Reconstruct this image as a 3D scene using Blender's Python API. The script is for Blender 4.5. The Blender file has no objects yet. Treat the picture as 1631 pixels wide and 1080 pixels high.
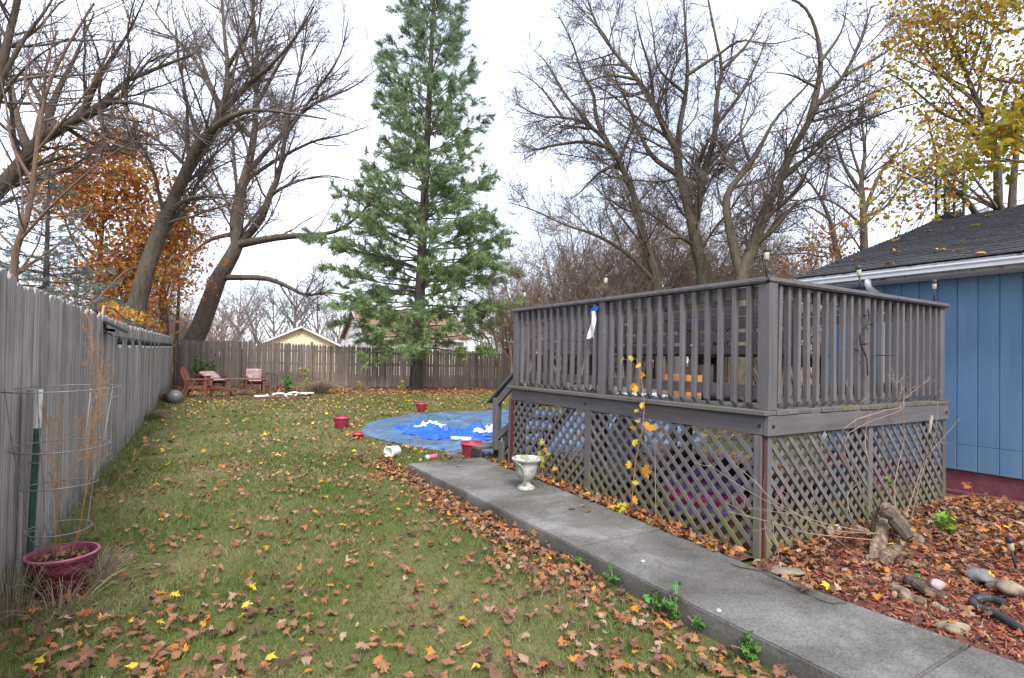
import bpy, bmesh, math, random
import numpy as np
from math import sin, cos, pi, radians as R, sqrt, atan2
from mathutils import Vector, Matrix

random.seed(11)
rng = np.random.default_rng(11)
S = bpy.context.scene
C = S.collection

# ------------------------------------------------------------------ camera
F_PX, W_PX, CH = 872.0, 1631.0, 1.40
YAW, PITCH, ROLL, SH = R(31.5), R(0.8), R(1.0), 18.0
FW = np.array([sin(YAW) * cos(PITCH), cos(YAW) * cos(PITCH), sin(PITCH)])
_r0 = np.array([cos(YAW), -sin(YAW), 0.0]); _u0 = np.cross(_r0, FW)
RT = _r0 * cos(ROLL) + _u0 * sin(ROLL); UP = -_r0 * sin(ROLL) + _u0 * cos(ROLL)
cd = bpy.data.cameras.new('camera'); cam = bpy.data.objects.new('camera', cd); C.objects.link(cam)
M = Matrix(((RT[0], UP[0], -FW[0], 0), (RT[1], UP[1], -FW[1], 0), (RT[2], UP[2], -FW[2], CH), (0, 0, 0, 1)))
cam.matrix_world = M
cd.sensor_fit = 'HORIZONTAL'; cd.sensor_width = 36; cd.lens = F_PX / W_PX * 36
cd.shift_y = SH / W_PX; cd.clip_start = .05; cd.clip_end = 800
S.camera = cam

# ------------------------------------------------------------------ world, sun, exposure
SUN_EL, SUN_AZ = R(48), R(-160)
w = bpy.data.worlds.new('World'); S.world = w; w.use_nodes = True
nt = w.node_tree; nt.nodes.clear()
out = nt.nodes.new('ShaderNodeOutputWorld')
bg1 = nt.nodes.new('ShaderNodeBackground'); bg2 = nt.nodes.new('ShaderNodeBackground'); mx = nt.nodes.new('ShaderNodeMixShader')
sky = nt.nodes.new('ShaderNodeTexSky'); sky.sky_type = 'NISHITA'; sky.sun_disc = False
sky.sun_elevation = SUN_EL; sky.sun_rotation = SUN_AZ
bg1.inputs[1].default_value = .10
nt.links.new(sky.outputs[0], bg1.inputs[0])
tc = nt.nodes.new('ShaderNodeTexCoord'); mp = nt.nodes.new('ShaderNodeMapping'); mp.inputs['Scale'].default_value = (1, 1, 2.6)
no = nt.nodes.new('ShaderNodeTexNoise'); no.inputs['Scale'].default_value = 2.3; no.inputs['Detail'].default_value = 7; no.inputs['Roughness'].default_value = .58
rp = nt.nodes.new('ShaderNodeValToRGB')
rp.color_ramp.elements[0].position = .36; rp.color_ramp.elements[0].color = (.42, .42, .42, 1)
rp.color_ramp.elements[1].position = .70; rp.color_ramp.elements[1].color = (1, 1, 1, 1)
nt.links.new(tc.outputs['Generated'], mp.inputs[0]); nt.links.new(mp.outputs[0], no.inputs['Vector']); nt.links.new(no.outputs['Fac'], rp.inputs[0])
bg2.inputs[0].default_value = (.85, .88, 1, 1); bg2.inputs[1].default_value = .85
nt.links.new(rp.outputs[0], mx.inputs[0]); nt.links.new(bg1.outputs[0], mx.inputs[1]); nt.links.new(bg2.outputs[0], mx.inputs[2]); nt.links.new(mx.outputs[0], out.inputs[0])
ld = bpy.data.lights.new('sun', 'SUN'); ld.energy = 1.5; ld.angle = R(18); ld.color = (1, .95, .88)
lo = bpy.data.objects.new('sun', ld); C.objects.link(lo)
_sd = Vector((sin(SUN_AZ) * cos(SUN_EL), cos(SUN_AZ) * cos(SUN_EL), sin(SUN_EL)))
lo.rotation_euler = _sd.to_track_quat('Z', 'Y').to_euler()
S.view_settings.view_transform = 'Standard'; S.view_settings.look = 'None'
S.view_settings.gamma = 1; S.view_settings.use_curve_mapping = False
S.view_settings.exposure = 1.5
S.cycles.max_bounces = 6; S.cycles.transparent_max_bounces = 6


# ------------------------------------------------------------------ surveying: pixel of the photograph -> point of the yard
def ray(px, py): return FW + RT * (px - 815.5) / F_PX - UP * (py - 558.0) / F_PX
def g(px, py, z=0.0):
    d = ray(px, py); t = (z - CH) / d[2]; return np.array([0, 0, CH]) + d * t
def at(px, py, D): return np.array([0, 0, CH]) + ray(px, py) * D
def vx(px, py, x):
    d = ray(px, py); return np.array([0, 0, CH]) + d * (x / d[0])
def vy(px, py, y):
    d = ray(px, py); return np.array([0, 0, CH]) + d * (y / d[1])
def depth(x, y, z=0.): return float((np.array([x, y, z - CH])) @ FW)


# ------------------------------------------------------------------ materials
def nodes(name):
    m = bpy.data.materials.new(name); m.use_nodes = True
    t = m.node_tree; b = t.nodes['Principled BSDF']
    return m, t, b
def N(t, kind, **kw):
    n = t.nodes.new('ShaderNode' + kind)
    for k, v in kw.items():
        if k in n.inputs: n.inputs[k].default_value = v
        else: setattr(n, k, v)
    return n
def ramp(t, fac, stops):
    r = t.nodes.new('ShaderNodeValToRGB'); e = r.color_ramp.elements
    while len(e) < len(stops): e.new(.5)
    for k, (p, c) in enumerate(stops):
        e[k].position = p; e[k].color = (*c, 1) if len(c) == 3 else c
    t.links.new(fac, r.inputs[0]); return r.outputs[0]
def mixc(t, fac, a, b, mode='MIX'):
    n = t.nodes.new('ShaderNodeMix'); n.data_type = 'RGBA'; n.blend_type = mode
    for s, v in ((0, fac), (6, a), (7, b)):
        if hasattr(v, 'is_linked'): t.links.new(v, n.inputs[s])
        elif s == 0: n.inputs[0].default_value = v
        else: n.inputs[s].default_value = (*v, 1)
    return n.outputs[2]
def mth(t, op, a, b=None):
    n = t.nodes.new('ShaderNodeMath'); n.operation = op
    for s, v in ((0, a), (1, b)):
        if v is None: continue
        if hasattr(v, 'is_linked'): t.links.new(v, n.inputs[s])
        else: n.inputs[s].default_value = v
    return n.outputs[0]
def coords(t, scale, kind='Object', rand=0.0):
    c = N(t, 'TexCoord'); m = N(t, 'Mapping'); m.inputs['Scale'].default_value = scale
    t.links.new(c.outputs[kind], m.inputs[0])
    if rand:
        oi = N(t, 'ObjectInfo'); k = mth(t, 'MULTIPLY', oi.outputs['Random'], rand)
        cb = N(t, 'CombineXYZ')
        for i in range(3): t.links.new(k, cb.inputs[i])
        t.links.new(cb.outputs[0], m.inputs['Location'])
    return m.outputs[0]
def pos(t, scale=(1, 1, 1)):
    c = N(t, 'NewGeometry'); m = N(t, 'Mapping'); m.inputs['Scale'].default_value = scale
    t.links.new(c.outputs['Position'], m.inputs[0]); return m.outputs[0]
def noise(t, vec, scale, detail=5, rough=.6, dist=0):
    n = N(t, 'TexNoise', Scale=scale, Detail=detail, Roughness=rough, Distortion=dist); t.links.new(vec, n.inputs['Vector']); return n.outputs['Fac']
def bump(t, b, h, strength=.4, dist=.01):
    n = N(t, 'Bump'); n.inputs['Strength'].default_value = strength; n.inputs['Distance'].default_value = dist
    t.links.new(h, n.inputs['Height']); t.links.new(n.outputs[0], b.inputs['Normal'])
def zmask(t, z0, z1):     # world height, 1 below z0 -> 0 above z1 (moss and splash dirt grow from the ground)
    c = N(t, 'NewGeometry'); s = N(t, 'SeparateXYZ'); t.links.new(c.outputs['Position'], s.inputs[0])
    mr = N(t, 'MapRange'); mr.inputs['From Min'].default_value = z0; mr.inputs['From Max'].default_value = z1
    mr.inputs['To Min'].default_value = 1; mr.inputs['To Max'].default_value = 0
    t.links.new(s.outputs['Z'], mr.inputs[0]); return mr.outputs[0]

def wood(name, stops, axis='z', grain=34, rand_amt=.35, rough=.85, bmp=.5, moss=None, tint=None):
    m, t, b = nodes(name)
    sc = {'z': (grain, grain, 1.1), 'y': (grain, 1.1, grain), 'x': (1.1, grain, grain)}[axis]
    v = coords(t, sc, 'Object', 61.)
    f = noise(t, v, 1.0, 7, .65, .4)
    v2 = coords(t, (3, 3, 3), 'Object', 17.); f2 = noise(t, v2, 1.4, 4)
    ff = mth(t, 'ADD', mth(t, 'MULTIPLY', f, .72), mth(t, 'MULTIPLY', f2, .28))
    c = ramp(t, ff, stops)
    oi = N(t, 'ObjectInfo'); br = mth(t, 'ADD', mth(t, 'MULTIPLY', oi.outputs['Random'], rand_amt), 1 - rand_amt / 2)
    h = N(t, 'HueSaturation'); t.links.new(br, h.inputs['Value']); t.links.new(c, h.inputs['Color']); c = h.outputs[0]
    if tint:
        n3 = noise(t, pos(t), tint[1], 4); k = ramp(t, n3, [(tint[2], (0, 0, 0)), (tint[3], (1, 1, 1))]); c = mixc(t, k, c, tint[0])
    if moss:
        n3 = noise(t, pos(t), 9, 5, .7); k = mth(t, 'MULTIPLY', zmask(t, moss[1], moss[2]), ramp(t, n3, [(.38, (0, 0, 0)), (.62, (1, 1, 1))]))
        c = mixc(t, k, c, moss[0])
    t.links.new(c, b.inputs['Base Color']); b.inputs['Roughness'].default_value = rough
    b.inputs['Specular IOR Level'].default_value = .25
    bump(t, b, f, bmp, .004)
    return m
def plain(name, col, rough=.6, var=.25, scale=8, metal=0., bmp=0., spec=.4, dirt=None, rand=0.):
    m, t, b = nodes(name)
    f = noise(t, coords(t, (1, 1, 1), 'Object', 13.), scale, 6, .65)
    lo_ = tuple(max(0, x * (1 - var)) for x in col); hi = tuple(min(1, x * (1 + var)) for x in col)
    c = ramp(t, f, [(.3, lo_), (.7, hi)])
    if dirt:
        f2 = noise(t, coords(t, (1, 1, 1), 'Object', 5.), dirt[1], 6, .7); c = mixc(t, ramp(t, f2, [(dirt[2], (0, 0, 0)), (dirt[2] + .14, (1, 1, 1))]), c, dirt[0])
    if rand:
        oi = N(t, 'ObjectInfo'); h = N(t, 'HueSaturation'); t.links.new(mth(t, 'ADD', mth(t, 'MULTIPLY', oi.outputs['Random'], rand), 1 - rand / 2), h.inputs['Value']); t.links.new(c, h.inputs['Color']); c = h.outputs[0]
    t.links.new(c, b.inputs['Base Color']); b.inputs['Roughness'].default_value = rough; b.inputs['Metallic'].default_value = metal
    b.inputs['Specular IOR Level'].default_value = spec
    if bmp: bump(t, b, noise(t, coords(t, (1, 1, 1), 'Object'), scale * 4, 5), bmp, .01)
    return m
def attr_mat(name, rough=.75, trans=0., spec=.2):
    m, t, b = nodes(name); a = N(t, 'Attribute', attribute_name='Col')
    t.links.new(a.outputs['Color'], b.inputs['Base Color']); b.inputs['Roughness'].default_value = rough
    b.inputs['Specular IOR Level'].default_value = spec
    if trans:
        o = t.nodes['Material Output']; tr = N(t, 'BsdfTranslucent'); ms = N(t, 'MixShader'); ms.inputs[0].default_value = trans
        t.links.new(a.outputs['Color'], tr.inputs[0]); t.links.new(b.outputs[0], ms.inputs[1]); t.links.new(tr.outputs[0], ms.inputs[2]); t.links.new(ms.outputs[0], o.inputs[0])
    return m

MT = {}
MT['fence'] = wood('weathered_fence_wood', [(.30, (.072, .058, .050)), (.42, (.20, .172, .155)), (.53, (.345, .308, .283)), (.68, (.48, .442, .412))], 'z', 42, .40, .9, .8, moss=((.10, .11, .07), .0, .35))
MT['picket'] = wood('brown_picket_wood', [(.3, (.125, .10, .084)), (.5, (.24, .198, .17)), (.72, (.33, .28, .245))], 'z', 26, .5, .9, .5, tint=((.19, .13, .095), .35, .52, .66))
DECKP = [(.3, (.085, .077, .080)), (.5, (.126, .115, .119)), (.75, (.168, .155, .158))]
MT['deck'] = wood('grey_deck_paint', DECKP, 'z', 22, .24, .62, .4, moss=((.10, .11, .04), .02, .40), tint=((.20, .175, .16), 11, .66, .74))
MT['deck_y'] = wood('grey_deck_paint_along', DECKP, 'y', 22, .18, .62, .3, tint=((.12, .12, .07), 2.2, .60, .76))
MT['deck_x'] = wood('grey_deck_paint_across', DECKP, 'x', 22, .18, .62, .3)
MT['decktop'] = wood('worn_deck_boards', [(.3, (.075, .068, .066)), (.55, (.13, .12, .115)), (.75, (.19, .175, .165))], 'y', 24, .3, .8, .4, tint=((.12, .125, .06), 1.5, .56, .74))
MT['cap'] = wood('worn_rail_cap', DECKP, 'z', 18, .1, .55, .2, tint=((.42, .34, .28), 7, .70, .74))
MT['slat'] = wood('lattice_paint', [(.3, (.095, .085, .088)), (.5, (.137, .126, .128)), (.75, (.195, .18, .18))], 'z', 20, .30, .7, .3, moss=((.17, .175, .04), .06, .48), tint=((.24, .10, .11), 3.1, .66, .74))
MT['dark_board'] = wood('dark_bench_paint', [(.3, (.035, .032, .035)), (.6, (.055, .05, .054)), (.8, (.08, .075, .078))], 'y', 20, .2, .55, .3)
MT['redwood'] = wood('red_stained_wood', [(.3, (.07, .022, .024)), (.6, (.12, .035, .038)), (.8, (.17, .06, .058))], 'z', 20, .2, .7, .3)
MT['chairwood'] = wood('red_brown_outdoor_wood', [(.3, (.115, .045, .032)), (.55, (.20, .075, .05)), (.8, (.28, .12, .085))], 'z', 20, .25, .65, .3)
MT['tablewood'] = wood('brown_table_wood', [(.3, (.10, .055, .042)), (.55, (.17, .095, .07)), (.8, (.24, .14, .11))], 'x', 20, .25, .75, .3)
MT['timber'] = wood('old_timber', [(.3, (.06, .04, .03)), (.6, (.13, .085, .06)), (.8, (.2, .14, .1))], 'x', 20, .2, .9, .5)
MT['driftwood'] = wood('split_dead_wood', [(.34, (.045, .032, .024)), (.48, (.16, .115, .08)), (.66, (.36, .28, .21))], 'z', 30, .2, .9, .8)
MT['stake'] = wood('grey_stake_wood', [(.3, (.2, .17, .15)), (.6, (.32, .28, .25)), (.8, (.42, .38, .34))], 'z', 26, .2, .9, .5)
MT['cushion'] = plain('faded_pink_cushion', (.42, .27, .27), .9, .45, 16, dirt=((.55, .45, .44), 9, .5))
MT['leaf'] = attr_mat('dry_leaf', .7, .12)
MT['treeleaf'] = attr_mat('autumn_leaf', .6, .32)
MT['grass'] = attr_mat('grass_blade', .7, .25)
MT['needle'] = attr_mat('conifer_needle', .6, .35)
MT['chip'] = attr_mat('mulch_chip', .9)
MT['white_plastic'] = plain('white_plastic', (.74, .75, .76), .4, .06, 6)
MT['maroon_plastic'] = plain('maroon_plastic', (.17, .026, .055), .45, .2, 5, dirt=((.30, .16, .17), 7, .62))
MT['red_plastic'] = plain('red_plastic', (.24, .022, .045), .42, .2, 5, dirt=((.17, .05, .06), 6, .58))
MT['pale_red'] = plain('pale_red_plastic', (.50, .05, .08), .5, .15, 5)
MT['pot_rim'] = plain('bleached_pink_plastic', (.36, .12, .17), .6, .3, 9)
MT['soil'] = plain('dark_soil', (.05, .036, .027), .95, .4, 20, bmp=.8)
MT['wire'] = plain('galvanised_wire', (.20, .19, .19), .55, .3, 14, metal=.4)
MT['black_metal'] = plain('black_metal', (.025, .025, .028), .5, .3, 10, metal=.3)
MT['black_plastic'] = plain('black_plastic', (.022, .022, .025), .42, .2, 8)
MT['solar_glass'] = plain('solar_glass', (.012, .016, .035), .15, .3, 3, spec=.6)
MT['post_green'] = plain('green_post_paint', (.025, .085, .05), .55, .25, 14, dirt=((.2, .1, .05), 18, .68))
MT['post_white'] = plain('white_post_paint', (.66, .64, .60), .6, .1, 14, dirt=((.3, .14, .06), 18, .66))
MT['bulb'] = plain('clear_bulb', (.55, .55, .53), .12, .05, 6, spec=.7)
MT['rust'] = plain('rusty_steel', (.17, .075, .035), .85, .45, 16, metal=.2, bmp=.4)
MT['ball'] = plain('grey_rubber', (.17, .175, .18), .5, .12, 5)
MT['stone_warm'] = plain('tan_fieldstone', (.24, .195, .135), .85, .4, 11, bmp=.5, dirt=((.16, .12, .08), 7, .58))
MT['stone_grey'] = plain('grey_slate_stone', (.15, .15, .15), .85, .35, 9, bmp=.5)
MT['stone_pink'] = plain('pink_granite', (.42, .30, .29), .85, .3, 14, bmp=.4)
MT['gutter'] = plain('white_aluminium', (.68, .69, .71), .45, .07, 6, dirt=((.36, .36, .36), 7, .6))
MT['fascia_worn'] = plain('worn_white_fascia', (.42, .42, .42), .7, .25, 9, dirt=((.10, .095, .09), 12, .52))
MT['foundation'] = plain('maroon_foundation', (.17, .045, .065), .85, .3, 7, bmp=.6, dirt=((.17, .13, .08), 4, .56))
MT['shingle'] = plain('dark_asphalt_shingle', (.080, .077, .083), .9, .45, 30, bmp=.5, rand=.35)
MT['hose'] = plain('black_corrugated_pipe', (.03, .032, .038), .5, .25, 8)
MT['cloth'] = plain('white_rag', (.62, .62, .61), .95, .15, 12, dirt=((.36, .35, .33), 14, .6))
MT['blue_cloth'] = plain('blue_rag', (.03, .13, .55), .8, .25, 12)
MT['tarp_blue'] = plain('blue_tarp', (.012, .10, .55), .38, .3, 9, spec=.5)
MT['tarp_white'] = plain('white_liner', (.76, .78, .80), .5, .1, 9)
MT['pink_vinyl'] = plain('pink_vinyl', (.62, .05, .24), .4, .25, 5)
MT['purple_vinyl'] = plain('purple_vinyl', (.25, .16, .42), .4, .2, 5)
MT['sack'] = plain('pale_sack', (.46, .47, .48), .6, .2, 9)
MT['dark_junk'] = plain('dark_grey_plastic', (.05, .05, .055), .5, .3, 6)
MT['yellow_siding'] = plain('cream_siding', (.74, .68, .46), .7, .06, 3)
MT['white_siding'] = plain('white_siding', (.72, .73, .72), .7, .06, 3)
MT['orange_roof'] = plain('orange_brown_shingle', (.27, .165, .12), .9, .25, 5)
MT['white_trim'] = plain('white_trim', (.70, .70, .70), .6, .08, 6)
MT['cyan_siding'] = plain('light_blue_siding', (.12, .27, .35), .7, .12, 4)
MT['glass'] = plain('dark_window_glass', (.10, .125, .15), .08, .3, 2, spec=.6)
MT['grey_roof'] = plain('grey_roof', (.12, .115, .115), .9, .25, 6)
MT['pvc'] = plain('white_pipe', (.78, .78, .79), .4, .05, 6)
MT['can_pink'] = plain('pink_label', (.55, .10, .20), .5, .3, 20)
MT['moss_tan'] = plain('dry_straw', (.36, .28, .16), .9, .3, 10)
MT['weed'] = plain('dry_weed_stem', (.38, .19, .07), .9, .3, 8)
MT['vine'] = plain('pale_bare_vine', (.30, .215, .16), .9, .3, 8)
MT['green_leaf'] = attr_mat('green_leaf', .5, .3)
MT['lens'] = plain('frosted_lens', (.46, .42, .30), .35, .1, 6)
MT['green_blob'] = plain('green_paint', (.05, .32, .09), .6, .2, 10)
MT['pink_blob'] = plain('red_paint', (.45, .07, .10), .6, .25, 10)
MT['brass'] = plain('bolt_head', (.05, .047, .046), .5, .3, 10, metal=.5)
MT['urn_mossy'] = plain('mossy_white_urn', (.50, .51, .48), .65, .15, 7, dirt=((.24, .25, .17), 9, .42))

def bark(name, cols, sc=6.):
    m, t, b = nodes(name)
    v = coords(t, (sc * 2.2, sc * 2.2, sc * .45), 'Object', 30.); f = noise(t, v, 1., 8, .7, .6)
    f2 = noise(t, pos(t), .7, 3)
    ff = mth(t, 'ADD', mth(t, 'MULTIPLY', f, .75), mth(t, 'MULTIPLY', f2, .25))
    c = ramp(t, ff, [(.32, cols[0]), (.52, cols[1]), (.72, cols[2])])
    t.links.new(c, b.inputs['Base Color']); b.inputs['Roughness'].default_value = .92; b.inputs['Specular IOR Level'].default_value = .15
    bump(t, b, f, .9, .03); return m
MT['bark'] = bark('grey_brown_bark', [(.045, .036, .03), (.115, .092, .074), (.20, .165, .135)])
MT['bark_olive'] = bark('olive_brown_bark', [(.045, .037, .028), (.12, .098, .07), (.20, .17, .125)])
MT['bark_red'] = bark('reddish_bark', [(.09, .055, .042), (.19, .12, .09), (.28, .19, .15)], 14)
MT['bark_pine'] = bark('pine_bark', [(.035, .028, .024), (.09, .074, .064), (.17, .15, .135)], 7)
MT['twig'] = plain('dark_twig', (.125, .095, .083), .9, .3, 2)
MT['twig_brown'] = plain('brown_brush_twig', (.27, .195, .155), .9, .4, 1.2)
MT['twig_far'] = plain('haze_grey_far_twig', (.21, .185, .19), .95, .25, .6)  # distance haze put into the colour: far twigs greyed, no haze in the air
MT['twig_red'] = plain('reddish_twig', (.155, .11, .095), .9, .3, 3)

def concrete():
    m, t, b = nodes('old_concrete'); p = pos(t)
    big = noise(t, p, 1.3, 6, .62, .5); mid = noise(t, p, 7, 6, .7); fine = noise(t, p, 75, 3, .75)
    c = ramp(t, big, [(.32, (.06, .056, .05)), (.47, (.125, .12, .11)), (.68, (.25, .243, .23))])
    c = mixc(t, ramp(t, mid, [(.42, (0, 0, 0)), (.66, (.75, .75, .75))]), c, (.135, .13, .118))
    sp = ramp(t, fine, [(.34, (.66, .66, .66)), (.5, (1, 1, 1)), (.68, (1.28, 1.28, 1.28))])
    c = mixc(t, 1.0, c, sp, 'MULTIPLY')
    v = N(t, 'TexVoronoi', Scale=1.1); v.feature = 'F1'; t.links.new(p, v.inputs['Vector'])
    n2 = noise(t, p, 2.6, 6, .7); st = ramp(t, n2, [(.63, (0, 0, 0)), (.72, (1, 1, 1))]); c = mixc(t, mth(t, 'MULTIPLY', st, .55), c, (.40, .395, .38))
    side = zmask(t, -.02, .055); c = mixc(t, mth(t, 'MULTIPLY', side, .55), c, (.10, .098, .075))
    t.links.new(c, b.inputs['Base Color']); b.inputs['Roughness'].default_value = .93; b.inputs['Specular IOR Level'].default_value = .2
    h = mth(t, 'ADD', mth(t, 'MULTIPLY', fine, .5), mid); bump(t, b, h, .55, .006); return m
MT['concrete'] = concrete()
def lawn_mat():
    m, t, b = nodes('lawn_soil_and_thatch'); p = pos(t)
    f = noise(t, p, 1.1, 6, .6, .4); f2 = noise(t, p, 17, 5, .75); f3 = noise(t, p, 90, 3, .8)
    c = ramp(t, f, [(.34, (.075, .11, .026)), (.5, (.125, .135, .045)), (.66, (.20, .17, .085))])
    c = mixc(t, ramp(t, f2, [(.5, (0, 0, 0)), (.68, (.8, .8, .8))]), c, (.14, .11, .06))
    c = mixc(t, 1.0, c, ramp(t, f3, [(.3, (.5, .5, .5)), (.7, (1.4, 1.4, 1.4))]), 'MULTIPLY')
    # bare leaf-strewn soil along the back fence and round the pool pad
    c0 = N(t, 'NewGeometry'); s = N(t, 'SeparateXYZ'); t.links.new(c0.outputs['Position'], s.inputs[0])
    d = mth(t, 'ADD', mth(t, 'MULTIPLY', s.outputs['X'], .354), mth(t, 'MULTIPLY', s.outputs['Y'], .935))
    d = mth(t, 'ADD', d, mth(t, 'MULTIPLY', mth(t, 'SUBTRACT', noise(t, p, .8, 5), .5), 3.))
    mr = N(t, 'MapRange'); mr.inputs['From Min'].default_value = 20.3; mr.inputs['From Max'].default_value = 21.8; t.links.new(d, mr.inputs[0])
    lit = ramp(t, noise(t, p, 8, 6, .75), [(.3, (.085, .05, .03)), (.5, (.21, .115, .065)), (.7, (.33, .19, .11))])
    c = mixc(t, mr.outputs[0], c, lit)
    t.links.new(c, b.inputs['Base Color']); b.inputs['Roughness'].default_value = .95; b.inputs['Specular IOR Level'].default_value = .1
    bump(t, b, f2, .8, .03); return m
MT['lawn'] = lawn_mat()
def bed_mat():
    m, t, b = nodes('mulch_and_litter'); p = pos(t)
    f = noise(t, p, 28, 6, .75); f2 = noise(t, p, 2, 4)
    c = ramp(t, f, [(.3, (.05, .022, .016)), (.5, (.15, .062, .042)), (.7, (.26, .13, .09))])
    t.links.new(c, b.inputs['Base Color']); b.inputs['Roughness'].default_value = .95; bump(t, b, f, .9, .03); return m
MT['bed'] = bed_mat()
def siding():
    m, t, b = nodes('blue_painted_siding'); 
    f = noise(t, coords(t, (40, 40, 3)), 1, 6, .7); f2 = noise(t, coords(t, (1, 1, 1)), 1.2, 5)
    c = ramp(t, f2, [(.3, (.082, .18, .32)), (.7, (.115, .225, .375))])
    c = mixc(t, mth(t, 'MULTIPLY', ramp(t, f, [(.55, (0, 0, 0)), (.75, (1, 1, 1))]), .35), c, (.13, .25, .40))
    c = mixc(t, mth(t, 'MULTIPLY', zmask(t, .27, .62), ramp(t, noise(t, pos(t, (1, 1, .5)), 6, 6, .7), [(.42, (0, 0, 0)), (.66, (.75, .75, .75))])), c, (.16, .19, .22)); c = mixc(t, ramp(t, noise(t, pos(t, (1, 5, .35)), 1.6, 5, .65), [(.52, (0, 0, 0)), (.72, (.35, .35, .35))]), c, (.17, .27, .38))
    oi = N(t, 'ObjectInfo'); h = N(t, 'HueSaturation'); t.links.new(mth(t, 'ADD', mth(t, 'MULTIPLY', oi.outputs['Random'], .08), .96), h.inputs['Value']); t.links.new(c, h.inputs['Color'])
    t.links.new(h.outputs[0], b.inputs['Base Color']); b.inputs['Roughness'].default_value = .6; bump(t, b, f, .5, .004); return m
MT['siding'] = siding()
def liner():
    m, t, b = nodes('dirty_blue_pool_liner'); p = pos(t)
    f = noise(t, p, 1.6, 7, .65, 1.2); f2 = noise(t, pos(t, (1.2, 5, 1)), 2.2, 6, .7, .6); f3 = noise(t, p, .9, 5, .6)
    c = ramp(t, f, [(.34, (.05, .115, .225)), (.5, (.08, .175, .32)), (.68, (.15, .25, .38))])
    c = mixc(t, ramp(t, f2, [(.46, (0, 0, 0)), (.60, (.85, .85, .85))]), c, (.035, .06, .10))
    c = mixc(t, ramp(t, f3, [(.53, (0, 0, 0)), (.64, (.9, .9, .9))]), c, (.13, .09, .06))
    t.links.new(c, b.inputs['Base Color']); b.inputs['Roughness'].default_value = .55; bump(t, b, f2, .5, .03); return m
MT['liner'] = liner()


# ------------------------------------------------------------------ mesh helpers
def tag(o, label=None, cat=None, group=None, kind=None):
    for k, v in (('label', label), ('category', cat), ('group', group), ('kind', kind)):
        if v: o[k] = v
    return o
def thing(name, label, cat, loc=(0, 0, 0), rz=0., group=None):
    o = bpy.data.objects.new(name, None); C.objects.link(o); o.location = loc; o.rotation_euler = (0, 0, rz); o.empty_display_size = .1
    return tag(o, label, cat, group)
def link(name, me, parent=None, loc=None, rot=None):
    o = bpy.data.objects.new(name, me); C.objects.link(o)
    if parent: o.parent = parent
    if loc is not None: o.location = loc
    if rot is not None: o.rotation_euler = rot
    return o
def nmesh(name, V, Fc, mats, mi=None, col=None, smooth=False):
    me = bpy.data.meshes.new(name); V = np.asarray(V, np.float32); Fc = np.asarray(Fc, np.int32); k = Fc.shape[1]
    me.vertices.add(len(V)); me.vertices.foreach_set('co', V.ravel())
    me.loops.add(Fc.size); me.loops.foreach_set('vertex_index', Fc.ravel())
    me.polygons.add(len(Fc)); me.polygons.foreach_set('loop_start', np.arange(0, Fc.size, k, dtype=np.int32)); me.polygons.foreach_set('loop_total', np.full(len(Fc), k, np.int32))
    for m in (mats if isinstance(mats, (list, tuple)) else [mats]): me.materials.append(m)
    if mi is not None: me.polygons.foreach_set('material_index', np.asarray(mi, np.int32))
    if smooth: me.polygons.foreach_set('use_smooth', np.ones(len(Fc), bool))
    if col is not None:
        a = me.color_attributes.new('Col', 'FLOAT_COLOR', 'POINT'); c4 = np.ones((len(V), 4), np.float32); c4[:, :3] = col; a.data.foreach_set('color', c4.ravel())
    me.update(calc_edges=True); return me
def perp(d):
    d = np.asarray(d, float); a = np.array([0, 0, 1.]) if abs(d[2]) < .9 else np.array([1., 0, 0]); u = np.cross(d, a); u /= np.linalg.norm(u); return u, np.cross(d, u)
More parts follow.
